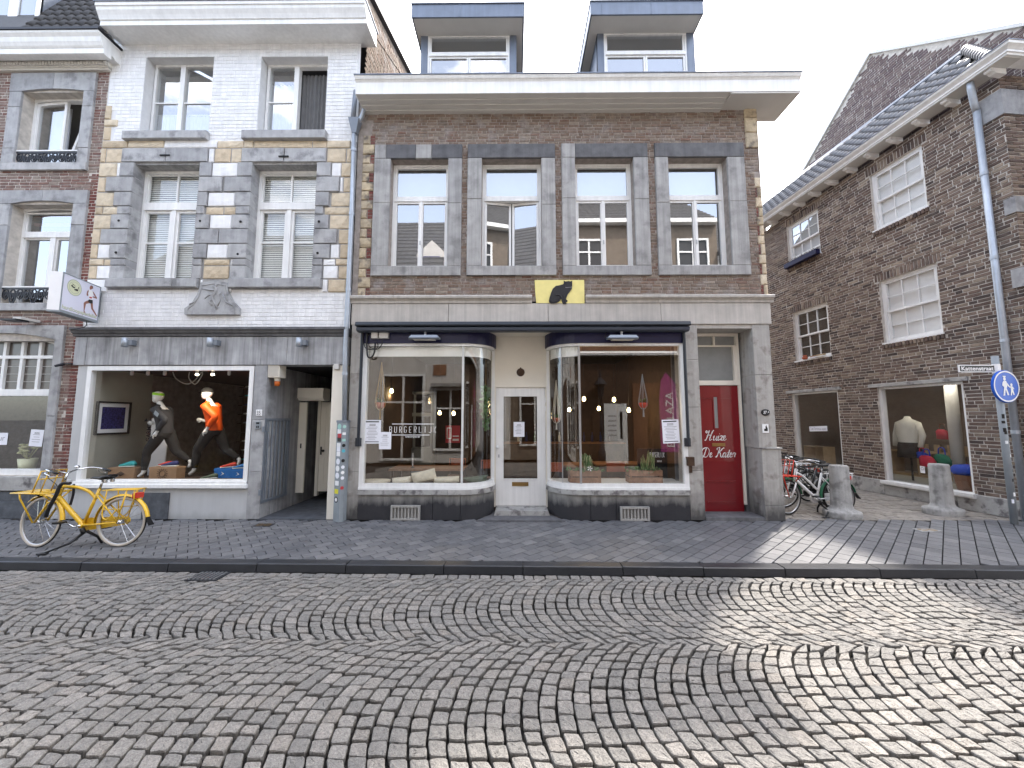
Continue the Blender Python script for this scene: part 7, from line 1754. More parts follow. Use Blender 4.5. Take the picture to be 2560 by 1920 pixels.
        for z,wy,wx in ((.03,.084,.12),(.08,.078,.112),(.115,.05,.07),(.13,.0,.0)):
            for k in range(n):
                a=2*PI*k/n; x=-wx*math.cos(a); x=x*(1 if x>0 else .88); vs.append((hx+x,wy*math.sin(a),hz+z))
        m.add(vs,[(i*n+k,i*n+(k+1)%n,(i+1)*n+(k+1)%n,(i+1)*n+k) for i in range(3) for k in range(n)])
        m.add([(hx-.09,-.06,hz+.035),(hx-.09,.06,hz+.035),(hx-.19,.045,hz+.01),(hx-.19,-.045,hz+.01)],[(0,1,2,3)]); m.build('cap','matt_black',t,local=True,smooth=True)
    return t
zfl=wz0+.10
ym=.55
def mloc(px,py,y,sc_top=1.76):      # place so that the head top lands on the measured spot
    x,z=F(px,py,y); return x,z
x,z=mloc(398,978,.5); sA=(z-zfl)/1.76
a=mannequin('grey shirted running mannequin with lime headband in the shop window',(x+.19*sA,.5,zfl),'shirt_grey','band',R(4)); a.scale=(sA,)*3
x,z=mloc(520,968,.75); sB=(z-zfl)/1.77
b=mannequin('running mannequin in bright orange jacket and black cap in the shop window',(x+.19*sB,.75,zfl),'orange','cap',R(2)); b.scale=(sB,)*3
# shoes, boxes, banner, framed photo
def shoe(t,x,y,z,L,mt,sgn=1,ang=0.,high=1.):
    pr=[(0,.030,.062),(.10,.038,.078),(.30,.034,.070),(.48,.036,.056),(.66,.046,.040),(.85,.042,.028),(1.,.012,.018)]
    for nm,mtt,f in (('upper',mt,0),('sole','sole',1)):
        m=MB(); n=10; vs=[]
        for u,w_,h in pr:
            u2=(u-.5)*L*sgn
            for k in range(n):
                q=2*PI*k/n; cy=w_*1.05*math.cos(q)*L/.29; 
                if f: cz=.006+.012*(1+math.sin(q))*(1.25-.4*u); cy*=1.08
                else: cz=.02+max(0,(h*high*(1+math.sin(q))*.62))*L/.29
                X=u2*math.cos(ang)-cy*math.sin(ang); Y=u2*math.sin(ang)+cy*math.cos(ang); vs.append((x+X,y+Y,z+cz))
        fs=[(i*n+k,i*n+(k+1)%n,(i+1)*n+(k+1)%n,(i+1)*n+k) for i in range(len(pr)-1) for k in range(n)]+[tuple(reversed(range(n))),tuple((len(pr)-1)*n+k for k in range(n))]
        m.add(vs,fs); m.build(nm,mtt,t,smooth=True)
def shoebox(px0,py0,px1,y,mt,label,emblem):
    x0=FX(px0,y,1190); x1=FX(px1,y,1190); z1=F((px0+px1)/2,py0,y)[1]
    t=thing('shoe_box',label,'shoe box',((x0+x1)/2,y,zfl),group='shoe boxes in the running shop window')
    m=MB(); m.box(x0,y,zfl,x1,y+.2,z1-.04); m.build('carton',mt,t); m=MB(); m.box(x0-.006,y-.006,z1-.045,x1+.006,y+.206,z1); m.build('lid',mt,t)
    m=MB(); cx,cz=(x0+x1)/2,(zfl+z1)/2-.01; h=(z1-zfl)*.32
    if emblem=='sun':
        m.ring((cx,y-.009,cz),(0,1,0),h*.8,.006,20,4)
        for k in range(14): a=2*PI*k/14; m.ribbon([(cx+h*1.05*math.cos(a),cz+h*1.05*math.sin(a)),(cx+h*1.5*math.cos(a),cz+h*1.4*math.sin(a))],.012,y-.009)
    elif emblem=='diamond': m.prism([(cx-h*1.2,cz),(cx,cz-h*.7),(cx+h*1.2,cz),(cx,cz+h*.7)],y-.009,y-.007)
    else: m.prism([(cx-h*.7,cz-h*.6),(cx+h*.6,cz),(cx-h*.4,cz+h*.7),(cx+.1*h,cz)],y-.009,y-.007)
    m.build('emblem','sole' if emblem=='chevron' else 'wood_dark',t); return t,x0,x1,z1,y
B1=shoebox(269,1169,335,.35,'cardboard','plain brown shoe box with diamond mark under the teal shoes','diamond')
B2=shoebox(372,1168,440,.32,'cardboard','brown shoe box with sun drawing under the red and navy shoes','sun')
B3=shoebox(535,1171,577,.45,'box_blue','left blue shoe box with pale chevron','chevron')
B4=shoebox(578,1173,611,.45,'box_blue','right blue shoe box with pale chevron beside window edge','chevron')
def shoes(label,lst):
    x,y,z=lst[0][:3]; t=thing('running_shoe',label,'running shoe',(x,y,z),group='running shoes in the shop window')
    for q in lst: shoe(t,*q)
xm=(B1[1]+B1[2])/2
shoes('teal running shoe at the back on the brown diamond box',[(xm-.05,.50,B1[3],.30,'shoe_teal',-1)])
shoes('light teal running shoe in front on the brown diamond box',[(xm+.06,.40,B1[3],.30,'shoe_teal',-1,.1)])
xm=(B2[1]+B2[2])/2
shoes('red running shoe at the left on the sun drawing box',[(xm-.1,.46,B2[3],.26,'shoe_red',-1)])
shoes('navy running shoe with pale sole on the sun drawing box',[(xm+.07,.38,B2[3],.31,'shoe_navy',-1,.05)])
xm=(B3[1]+B3[2])/2; shoes('red and black running shoe on the left blue box',[(xm+.05,.52,B3[3],.27,'shoe_red',-1,.5)])
xm=(B4[1]+B4[2])/2; shoes('blue running shoe on the right blue box',[(xm,.52,B4[3],.29,'shoe_blue',-1,.3)])
x=FX(520,.3,1190); shoes('green grey running shoe lying on the display floor beside the blue boxes',[(x,.33,zfl,.27,'cushion_green',-1,.4)])
wd_=Vector((ax-(sx0+.03),1.25-.12,0)); wl_=wd_.length; wd_.normalize(); rz_=math.atan2(wd_.y,wd_.x)
def onwall(px):                                     # where the sight line through this pixel column meets the slanted shop wall
    r=ray(px,1045); p0=Vector((sx0+.03,.12,0)); n_=Vector((wd_.y,-wd_.x,0)); t_=((p0-Vector((0,-D,0))).dot(n_))/r.dot(n_); q_=Vector((r.x*t_,-D+r.y*t_,0)); return (q_-p0).dot(wd_),q_
u0,q0_=onwall(236); u1,q1_=onwall(322); zc_=F(280,1045,q0_.y*.5+q1_.y*.5)[1]; hh=.33; fw_=(u1-u0)/2
pc=Vector((sx0+.03,.12,0))+wd_*((u0+u1)/2)+Vector((0,0,zc_))
t=thing('framed_photo','black framed blue crowd photograph hanging on the pale shop wall','picture frame',tuple(pc),rz_,local=True)
m=MB(); frame(m,-fw_,-hh,fw_,hh,.035,-.04,-.001); m.build('frame','black',t,local=True); m=MB(); m.box(-fw_+.035,-.02,-hh+.035,fw_-.035,-.004,hh-.035); m.build('mount','sign_white',t,local=True); m=MB(); m.box(-fw_+.11,-.024,-hh+.11,fw_-.11,-.02,hh-.11); m.build('photograph','photo_blue',t,local=True)
q=FR(352,1046,383,1196,.62); t=thing('banner','white upright banner with black letters behind the grey mannequin','banner',((q[0]+q[2])/2,.8,q[1]))
m=MB(); m.box(q[0],.8,zfl,q[2]+.1,.82,FZ(1046,.8)); p=m.build('panel','sign_white',t); text('GARMIN',FZ(1052,.8)-FZ(1104,.8),.10,'ink',p,FX(372,.8,1080),FZ(1078,.8),.797,rot=PI/2,bold=.02)
m=MB(); x_,z_=F(366,1050,.8); m.prism([(x_-.045,z_-.03),(x_+.045,z_-.03),(x_,z_+.04)],.795,.797); m.build('triangle','ink',p)
# spot lights and ring cables
for i,px_ in enumerate((330,370,412,493,532,573)):
    y=.28; x,z=F(px_,932,y); lit=i in(3,4); t=thing('ceiling_spot','small ceiling spot '+('lit, ' if lit else 'unlit, ')+['leftmost of the row','second from left','third from left','first lit one','second lit one','rightmost of the row'][i]+' in the running shop','spotlight',(x,y,z),group='ceiling spots in the running shop')
    m=MB(); m.tube([(x,y,z+.08),(x,y,z-.02)],[.02,.03],8); m.build('can','sign_white',t)
    if lit:
        ld=bpy.data.lights.new('spot_light','SPOT'); ld.energy=11; ld.spot_size=R(120); ld.spot_blend=.6; ld.color=(1,.86,.68); ld.shadow_soft_size=.04; lo=bpy.data.objects.new('spot_light',ld); COL.objects.link(lo); lo.parent=t; lo.location=(0,0,-.08); lo.rotation_euler=(R(16),0,0)
    m=MB(); m.lathe((x,y,z-.035),[(.0,-.02),(.028,-.01),(.024,.012),(0,.012)],10); m.build('bulb','spot' if lit else 'sign_white',t)
m=MB()
for pts in ([(432,930),(440,946),(462,959),(482,955),(500,936),(503,930)],[(474,930),(472,944),(482,958),(492,958),(505,938),(506,930)]):
    m.tube(cr_spline([(F(a,b,.8)[0],.8,F(a,b,.8)[1]) for a,b in pts],5),.010,5)
m.build('cable_loops','soffit',None,cat='cable',label='looping pale cables hanging from the running shop ceiling',smooth=True)
# shoe wall at the back of the shop
t=thing('shoe_shelf','dark back wall shelving with rows of running shoes in the running shop','shelf',((sx0+sx1)/2,4.3,0))
bk=MB(); bk.box(FX(375,4.4,1050)-.4,4.35,.3,sx1+.6,4.4,zb2-.2); bk.build('back_panel','wood_dark',t)
rg=random.Random(19)
for r in range(9):
    z=.6+r*.27; m=MB(); m.box(-8.3,4.1,z,sx1+.4,4.34,z+.015); m.build('shelf','wood_dark',t)
    x=-8.
    while x<sx1+.3:
        if rg.random()<.85:
            mt=rg.choice(['sole','cab_grey','shoe_navy','shoe_red','sole','heater','shoe_teal']); m=MB(); L=.27
            m.add([(x-L/2,4.12,z+.016),(x+L/2,4.12,z+.016),(x+L/2,4.24,z+.016),(x-L/2,4.24,z+.016),(x-L/2,4.12,z+.05),(x+L*.1,4.12,z+.07),(x+L/2,4.12,z+.10),(x+L/2,4.24,z+.10),(x+L*.1,4.24,z+.07),(x-L/2,4.24,z+.05)],[(0,1,6,5,4),(2,3,9,8,7),(1,2,7,6),(0,4,9,3),(4,5,8,9),(5,6,7,8)]); m.build('shoe',mt,t)
        x+=.36
# ================================================================ cafe window display
def cushion(px0,py0,px1,py1,y,label,mt,rot=0.,dep=.16,pinch=.0):
    q=FR(px0,py0,px1,py1,y); cx,cz=(q[0]+q[2])/2,(q[1]+q[3])/2; w_,h=(q[2]-q[0])/2,(q[3]-q[1])/2
    t=thing('cushion',label,'cushion',(cx,y,cz-h),group='cushions in the left cafe window'); m=MB(); n=10; vs=[];fs=[]
    rg_=random.Random(px0)
    def P(u,v,s_):
        e=(1-u**4)*(1-v**4); X=w_*u*(1-pinch*(1-abs(v))*.2); Z=h*v*(1-.06*(1-u*u)); Y=s_*dep*.5*max(e,0)**.6
        return (cx+X*math.cos(rot)-Z*math.sin(rot)+rg_.uniform(-.004,.004),y+Y,cz+X*math.sin(rot)+Z*math.cos(rot))
    for s_ in (-1,1):
        k=len(vs)
        for j in range(n+1):
            for i in range(n+1): vs.append(P(-1+2*i/n,-1+2*j/n,s_))
        for j in range(n):
            for i in range(n):
                f=(k+j*(n+1)+i,k+j*(n+1)+i+1,k+(j+1)*(n+1)+i+1,k+(j+1)*(n+1)+i); fs.append(f if s_<0 else tuple(reversed(f)))
    m.add(vs,fs); m.build('cover',mt,t,smooth=True); 
cushion(906,1197,976,1210,.28,'flat beige cushion lying leftmost in the left cafe window','cushion',dep=.3)
cushion(981,1192,1030,1209,.28,'beige patterned cushion lying second from left in the left cafe window','cushion',rot=.1,dep=.3)
cushion(1030,1176,1090,1207,.22,'large tilted cream cushion standing upright in the left cafe window','cushion',rot=.22,dep=.14)
cushion(1083,1191,1148,1208,.26,'pale cushion with zip lying right of the tilted cushion','cushion',rot=.04,dep=.3)
cushion(1157,1190,1222,1209,.42,'dark green cushion sagging in the rounded corner of the cafe window','cushion_green',rot=.12,dep=.25,pinch=1)
def crate(px0,py0,px1,py1,y,label,plant):
    q=FR(px0,py0,px1,py1,y); x0,z0,x1,z1=q; zz=zg0-.02; t=thing('plant_crate',label,'plant crate',((x0+x1)/2,y,zz),group='planted wooden crates in the right cafe window')
    h=z1-zz; d=.26
    for k in range(2):
        a,b=zz+h*(k*.52),zz+h*(k*.52+.44)
        for p in (((x0,y,a),(x1,y+.015,b)),((x0,y+d,a),(x1,y+d+.015,b)),((x0,y+.016,a),(x0+.015,y+d,b)),((x1-.015,y+.016,a),(x1,y+d,b))):
            m=MB(); m.box(p[0][0],p[0][1],p[0][2],p[1][0],p[1][1],p[1][2]); m.build('plank','crate_wood',t)
    for xx in (x0+.02,x1-.05):
        m=MB(); m.box(xx,y+.017,zz,xx+.03,y+.04,z1); m.build('corner_post','crate_wood',t)
    m=MB(); m.box(x0+.02,y+.045,zz+.02,x1-.02,y+d-.02,z1-.02); m.build('soil','interior_dark',t)
    rg_=random.Random(px0); cx=x0+(x1-x0)*.58
    m=MB(); mc=MB()
    if plant=='spider':
        for i in range(70):
            a=rg_.uniform(0,2*PI); L=rg_.uniform(.18,.34); r_=L*rg_.uniform(.4,.75); hz=rg_.uniform(.14,.34); p0=Vector((cx+rg_.uniform(-.04,.04),y+.13,z1-.03)); p1=p0+Vector((math.cos(a)*r_*.45,math.sin(a)*r_*.45,hz)); p2=p0+Vector((math.cos(a)*r_,math.sin(a)*r_,hz*.35)); w_=.008; s_=Vector((-math.sin(a),math.cos(a),0))*w_
            (mc if rg_.random()<.3 else m).add([p0-s_,p0+s_,p1+s_,p1-s_,p2],[(0,1,2,3),(3,2,4)])
    else:
        for i in range(26):
            a=rg_.uniform(0,2*PI); L=rg_.uniform(.18,.46); p0=Vector((cx+rg_.uniform(-.13,.16),y+.13+rg_.uniform(-.05,.05),z1-.03)); tip=p0+Vector((rg_.uniform(-.1,.1),rg_.uniform(-.06,.04),L)); md=p0.lerp(tip,.5)+Vector((rg_.uniform(-.02,.02),0,0)); w_=Vector((.022,.006,0))
            m.add([p0-w_*.5,p0+w_*.5,md+w_*.62,md-w_*.62,tip],[(0,1,2,3),(3,2,4)]); 
            for sg_ in (-1,1): mc.add([p0+w_*.5*sg_,p0+w_*.8*sg_,md+w_*1.*sg_,md+w_*.62*sg_,tip+Vector((0,-.002,0))],[(0,1,2,3),(3,2,4)])
    for i in range(90):
        x=rg_.uniform(x0,x1); p0=Vector((x,y+rg_.uniform(.02,d),z1-.03)); o=Vector((rg_.uniform(-.07,.07),rg_.uniform(-.10,.05),rg_.uniform(-.06,.07))); s_=Vector((.004,0,0)); m.add([p0-s_,p0+s_,p0+o*.6+Vector((0,0,.05))+s_,p0+o],[(0,1,2,3)])
    m.build('leaves','leaf',t); mc.build('pale_leaves','leaf_cream',t)
    if plant=='spider':
        m=MB(); 
        for k in range(5): a=2*PI*k/5; m.add([(cx+.03,y-.03,z1+.04),(cx+.03+.05*math.cos(a-.3),y-.035,z1+.04+.05*math.sin(a-.3)),(cx+.03+.05*math.cos(a+.3),y-.035,z1+.04+.05*math.sin(a+.3))],[(0,1,2)])
        m.build('flower','sign_white',t)
crate(1425,1176,1503,1208,.16,'weathered plank crate with spider plant beside the window mullion','spider')
crate(1574,1175,1657,1208,.16,'weathered plank crate with striped snake plant near the right window edge','snake')
# hanging plants
def hanger(px,py0,py1,y,label,potm,rope,r=.09):
    x,zp=F(px,py1,y); z0=FZ(py0,y); t=thing('hanging_plant',label,'hanging plant',(x,y,zp-.1),group='hanging plants in the cafe')
    m=MB(); m.lathe((x,y,zp),[(0,-r*.9),(r*.6,-r*.85),(r*.95,-r*.3),(r,.25*r),(r*.85,.3*r)],14); m.build('pot',potm,t,smooth=True)
    m=MB()
    for k in range(6):
        a=2*PI*k/6; m.tube(cr_spline([(x,y,z0),(x+r*.5*math.cos(a),y+r*.5*math.sin(a),zp+(z0-zp)*.55),(x+r*1.06*math.cos(a),y+r*1.06*math.sin(a),zp+r*.3),(x+r*.5*math.cos(a),y+r*.5*math.sin(a),zp-r),(x,y,zp-r*1.2)],4),.006,4)
    m.tube([(x,y,zp-r*1.2),(x,y,zp-r*3)],[.012,.02],5); m.build('hanger',rope,t)
    m=MB(); rg_=random.Random(px)
    for i in range(40):
        a=rg_.uniform(0,2*PI); p0=Vector((x,y,zp+r*.2)); o=Vector((math.cos(a)*r*1.2,math.sin(a)*r*1.2,rg_.uniform(.0,.12))); s_=Vector((-math.sin(a),math.cos(a),0))*.014; m.add([p0,p0+o*.6-s_,p0+o,p0+o*.6+s_],[(0,1,2,3)])
    m.build('leaves','leaf',t)
hanger(951,905,1010,.35,'red pot in golden macrame hanger at left of the left cafe window','terracotta','macrame',.10)
hanger(1391,950,1047,.8,'square terracotta pot on a slanting rope near the white door','terracotta','sole',.075)
hanger(1608,935,1010,.45,'dark red pot in thin grey hanger at right of the right cafe window','shoe_red','cab_grey',.085)
x,z=F(1214,985,.6); t=thing('trailing_plant','long trailing green vine hanging in the rounded corner of the left cafe window','hanging plant',(x,.65,z-.5))
m=MB(); rg=random.Random(44)
for i in range(170):
    q=rg.random(); zz=FZ(965,.65)-(FZ(965,.65)-FZ(1075,.65))*q; c=Vector((x+.03*math.sin(q*9)+rg.gauss(0,.05*(1.15-q)+.015),.62+rg.gauss(0,.04),zz)); s_=rg.uniform(.025,.05); a=rg.uniform(0,6.3); u=Vector((math.cos(a),.3,math.sin(a)))*s_; v=Vector((-math.sin(a),.4,math.cos(a)))*s_*.7; m.add([c-u,c+v,c+u,c-v],[(0,1,2,3)])
m.build('leaves','leaf',t)
m=MB(); m.tube([(x,.65,FZ(900,.65)),(x,.65,FZ(985,.65))],.005,4); m.build('cord','macrame',t)
# lit bulbs
BL_=['leftmost, by the red pot','left one of the pair over the long table','right one of the pair over the long table','leftmost behind the right window','second from left behind the right window','middle one behind the right window','one left of the thin grey hanger','rightmost, below the thin grey hanger']
for bi,(px_,py_,y) in enumerate(((979,977,1.6),(1099,1032,2.6),(1134,1033,2.6),(1423,1024,2.4),(1460,997,2.0),(1497,1021,2.4),(1535,999,1.6),(1572,1025,1.8))):
    x,z=F(px_,py_,y); t=thing('hanging_bulb','bare glowing bulb in the cafe, '+BL_[bi],'hanging bulb',(x,y,z),group='bare bulbs in the cafe')
    m=MB(); m.lathe((x,y,z),[(0,-.055),(.03,-.045),(.042,-.012),(.03,.03),(.015,.055),(.0,.056)],12); m.build('bulb','bulb',t,smooth=True)
    ld=bpy.data.lights.new('bulb_light','POINT'); ld.energy=1.6; ld.color=(1,.72,.4); ld.shadow_soft_size=.045; lo=bpy.data.objects.new('bulb_light',ld); COL.objects.link(lo); lo.parent=t; lo.location=(0,-.0,-.11)
    m=MB(); m.tube([(x,y,z+.05),(x,y,z+.10)],.018,8); m.tube([(x,y,z+.1),(x,y,zsh+.1)],.004,4); m.build('cord','black',t)
# tables and chairs, dresser, bar, chalk sign
def table(x,y,w_,d,label):
    t=thing('cafe_table',label,'table',(x,y,.02),group='wooden cafe tables'); m=MB(); m.box(x-w_/2,y-d/2,.73,x+w_/2,y+d/2,.77); m.build('tabletop','wood',t)
    for sx_ in (-1,1):
        for sy in (-1,1):
            m=MB(); m.box(x+sx_*(w_/2-.06)-.025,y+sy*(d/2-.06)-.025,.02,x+sx_*(w_/2-.06)+.025,y+sy*(d/2-.06)+.025,.73); m.build('leg','wood_dark',t)
def chair(x,y,rot,label):
    t=thing('cafe_chair',label,'chair',(x,y,.02),rot,'wooden cafe chairs',local=True); 
    m=MB(); m.box(-.2,-.2,.44,.2,.2,.47); m.build('seat','wood',t,local=True)
    m=MB(); m.box(-.2,.17,.66,.2,.20,.86); m.build('backrest','terracotta',t,local=True)
    for sx_ in (-1,1):
        for sy in (-1,1):
            m=MB(); m.tube([(sx_*.17,sy*.17,.44 if sy<0 else .84),(sx_*.19,sy*.19,0)],.016,6); m.build('leg','wood_dark',t,local=True)
table(-1.9,1.4,1.6,.7,'long wooden cafe table behind the cushions'); table(.9+.3,2.0,.9,.7,'wooden cafe table near the entrance'); table(2.5,2.2,1.2,.7,'wooden cafe table behind the snake plant crate')
chair(-1.4,2.0,0,'chair with terracotta back behind the long cafe table'); chair(-.55,1.7,.3,'chair with terracotta back close to the rounded window corner'); chair(.9,1.5,2.9,'chair left of the table near the entrance'); chair(2.2,1.5,3.2,'chair in front of the right hand table')
q=FR(985,985,1080,1180,3.4); t=thing('dresser','grey green glazed dresser standing against the cafe back wall','dresser',((q[0]+q[2])/2,3.6,.02))
x0,x1=q[0],q[2]; m=MB(); m.box(x0,3.5,.02,x1,3.9,.95); frame(m,x0,.95,x1,2.6,.07,3.5,3.9); m.box((x0+x1)/2-.03,3.5,.95,(x0+x1)/2+.03,3.55,2.6); m.box(x0+.07,3.49,1.9,x1-.07,3.56,2.0); m.build('carcass','heater',t)
m=MB(); m.quad((x0,3.52,.95),(x1,3.52,.95),(x1,3.52,2.6),(x0,3.52,2.6)); m.build('pane','glass_clear',t)
x,z=F(1625,1160,.8); t=thing('chalk_sign','black chalkboard sign with white cafe name behind the snake plant crate','chalkboard',(x,.85,zg0-.3))
q=FR(1594,1122,1668,1195,.8); m=MB(); m.box(q[0],.80,q[1]-.1,q[2],.83,q[3]); p=m.build('board','matt_black',t)
m=MB(); a=FR(1625,1131,1661,1143,.797); strokes('BURGERLIJK',a[0],a[2],a[1],a[3],.797,.010,m,.62); m.build('lettering','sign_white',p)
a=FR(1643,1151,1655,1155,.797); m=MB(); [m.box(a[0]+i*.025,.796,a[1],a[0]+i*.025+.016,.798,a[3]) for i in range(4)]; m.build('small_print','sign_white',p)
t=thing('bar_counter','dark cafe bar counter with bottles deep in the room','bar counter',(.6,4.2,.02)); m=MB(); m.box(-.6,4.1,.02,3.2,4.6,1.1); m.build('counter','wood_dark',t); m=MB(); m.box(-.65,4.05,1.1,3.25,4.65,1.14); m.build('worktop','wood',t)
rg=random.Random(3)
for i in range(14):
    x=-.4+i*.25; m=MB(); m.lathe((x,4.45,1.14),[(.035,0),(.037,.16),(.014,.22),(.014,.29),(0,.29)],8); m.build('bottle',rg.choice(['leaf','wood_dark','sole','shoe_navy']),t)
x,z=F(1128,1085,2.4); t=thing('window_poster','red and white menu poster propped on the cafe shelf','poster',(x,2.4,z-.3))
q=FR(1114,1064,1150,1107,2.4); m=MB(); m.box(q[0],2.4,q[1],q[2],2.42,q[3]); p=m.build('sheet','sticker_red',t); m=MB(); frame(m,q[0]+.03,q[1]+.1,q[0]+.15,q[3]-.05,.02,2.39,2.399); m.box(q[0]+.18,2.39,q[1]+.05,q[2]-.03,2.399,q[1]+.1); m.box(q[0]+.18,2.39,q[1]+.15,q[2]-.03,2.399,q[1]+.18); m.build('print','sign_white',p)
x,z=F(1032,1150,1.25); t=thing('candle','thin white candle standing on the long cafe table','candle',(x,1.25,.77)); m=MB(); m.tube([(x,1.25,.80),(x,1.25,1.09)],.012,8); m.build('stick','sign_white',t); m=MB(); m.lathe((x,1.25,.77),[(.04,0),(.045,.01),(.015,.02),(.015,.04),(0,.04)],10); m.build('holder','black_iron',t)
# plant pot in the left brick shop window
x,z=F(57,1190,.35); t=thing('potted_plant','succulent in a cream pot in the left brick shop window','potted plant',(x,.4,s_o[1]))
m=MB(); zb0=s_o[1]+.0; m.lathe((x,.4,zb0),[(0,0),(.10,0),(.135,.27),(.125,.27),(.12,.24),(0,.24)],16); m.build('pot','badge',t,smooth=True)
m=MB(); rg=random.Random(6)
for i in range(14):
    a=rg.uniform(0,6.28); c=Vector((x+.2*math.cos(a)*rg.uniform(.3,1),.4+.08*math.sin(a),zb0+.30+rg.uniform(0,.25))); m.tube([(x,.4,zb0+.24),tuple(c)],.008,5); m.lathe(tuple(c),[(0,-.03),(.04,-.015),(.05,.0),(.035,.02),(0,.025)],8)
m.build('leaves','leaf_cream',t,smooth=True)
# ---- displays in the corner house
def dl(px,py,y): return SD(px,py,y)
T=lambda nm,lb,cat,u,v,z,**k: thing(nm,lb,cat,tuple(DO+du*u+dn*v+Vector((0,0,z))),DROT,local=True,**k)
u,z=dl(2278,1150,.7); t=T('dress_form','dress form in white blouse and dark skirt in the big corner shop window','dress form',u,.7,.33)
m=MB(); m.lathe((0,0,0),[(.02,.0),(.02,.55),(.24,.56),(.22,.85),(.19,.98),(0,.98)],14); m.build('skirt','matt_black',t,local=True,smooth=True)
m=MB(); m.lathe((0,0,0),[(.21,.70),(.20,.98),(.24,1.25),(.22,1.42),(.08,1.50),(.05,1.56),(0,1.57)],14); 
for s_ in (-1,1): m.tube([(s_*.2,0,1.40),(s_*.29,0,1.1),(s_*.27,-.06,.82)],[.07,.06,.05],8)
m.build('blouse','display_white',t,local=True,smooth=True)
def bag(px,py,y,mt,mt2,lb,w_=.16,h=.26):
    u,z=dl(px,py,y); t=T('hanging_bag',lb,'bag',u,y,z-h/2,group='colourful bags in the corner shop window')
    m=MB(); n=12; vs=[]
    for k,(f,zz) in enumerate(((.55,0),(.95,.06),(1.0,.5),(.85,.8),(.5,1.0))):
        for q in range(n): a=2*PI*q/n; vs.append((w_*f*math.cos(a)+.02*math.sin(zz*5),.5*w_*f*math.sin(a),zz*h))
    m.add(vs,[(i*n+k,i*n+(k+1)%n,(i+1)*n+(k+1)%n,(i+1)*n+k) for i in range(4) for k in range(n)]); m.f+= [tuple(reversed(range(n))),tuple(4*n+k for k in range(n))]; m.build('bag_body',mt,t,local=True,smooth=True)
    m=MB(); m.tube(cr_spline([(-w_*.4,0,h*.9),(-w_*.3,0,h*1.5),(w_*.3,0,h*1.5),(w_*.4,0,h*.9)],4),.012,5); m.build('strap',mt2,t,local=True,smooth=True)
bag(2318,1153,.5,'display_red','display_blue','red and blue bag low in the big corner shop window')
bag(2356,1150,.6,'display_green','display_blue','green and navy bag beside the right bollard top')
bag(2306,1138,.62,'display_blue','display_red','blue bag hanging above the red bag in the corner shop window',.12,.16)
bag(2357,1086,1.3,'display_red','brown_bag','red backpack standing on the middle shelf of the corner shop',.14,.24)
u,z=dl(2425,1180,.45); t=T('cushion','bright blue cushion on a brown basket at the right of the big corner shop window','cushion',u,.45,.33)
m=MB(); m.lathe((0,0,0),[(0,0),(.2,0),(.24,.32),(0,.32)],12); m.build('basket','brown_bag',t,local=True); m=MB(); n=10; m.lathe((-.05,0,.42),[(0,-.12),(.2,-.09),(.25,0),(.18,.1),(0,.13)],12); m.build('cover','display_blue',t,local=True,smooth=True)
u,z=dl(2330,1130,1.5); t=T('display_unit','pale wooden display unit with little cards in the corner shop','display unit',u,1.5,.33)
m=MB(); m.box(-1.0,0,0,1.0,.4,.06); m.box(-1.0,0,.62,1.0,.4,.66); 
for x in (-1.,-.35,.35,.97): m.box(x,0,.06,x+.03,.4,.62)
m.build('carcass','wood_pale',t,local=True)
for i in range(7):
    m=MB(); x=-.85+i*.27; m.box(x,.12,.661,x+.13,.16,.85); m.build('card','wood_pale',t,local=True)
u,z=dl(2376,1060,1.1); t=T('round_column','shiny round column in the corner shop','column',u,1.2,.33); m=MB(); m.tube([(0,0,0),(0,0,2.7)],.11,16); m.build('shaft','soffit',t,local=True,smooth=True)
for px_,py_ in ((2280,992),(2376,989)):
    u,z=dl(px_,py_,1.0); t=T('downlight','small lit ceiling downlight in the corner shop, '+('left' if px_<2300 else 'right')+' one','downlight',u,1.0,2.93,group='ceiling downlights in the corner shop')
    m=MB(); m.lathe((0,0,0),[(0,0),(.06,0),(.07,.06),(0,.06)],12); m.build('lamp','downlight',t,local=True)
    ld=bpy.data.lights.new('downlight_lamp','SPOT'); ld.energy=6; ld.spot_size=R(140); ld.spot_blend=.5; ld.color=(1,.93,.8); ld.shadow_soft_size=.06; lo=bpy.data.objects.new('downlight_lamp',ld); COL.objects.link(lo); lo.parent=t; lo.location=(0,0,-.02)
u,z=dl(2035,1150,.8); t=T('wooden_box','pale wooden box stand low in the far corner shop window','box',u,.8,.33); m=MB(); frame(m,-.35,0,.35,.62,.03,0,.4); m.box(-.32,.37,.03,.32,.4,.59); m.build('carcass','wood_pale',t,local=True)
m=MB(); u,z=dl(2307,1174,.1); P_=DO+du*u+dn*.095+Vector((0,0,z)); t=thing('window_sticker','small square sticker on the big corner shop window','sticker',tuple(P_),DROT,local=True); m.box(-.045,-.003,-.075,.045,0,.075); s_=m.build('sheet','sign_white',t,local=True); m=MB(); m.ring((0,-.004,.02),(0,1,0),.028,.004,16,4); m.build('emblem','ink_grey',s_,local=True)
u,z=dl(2290,1010,.14); 
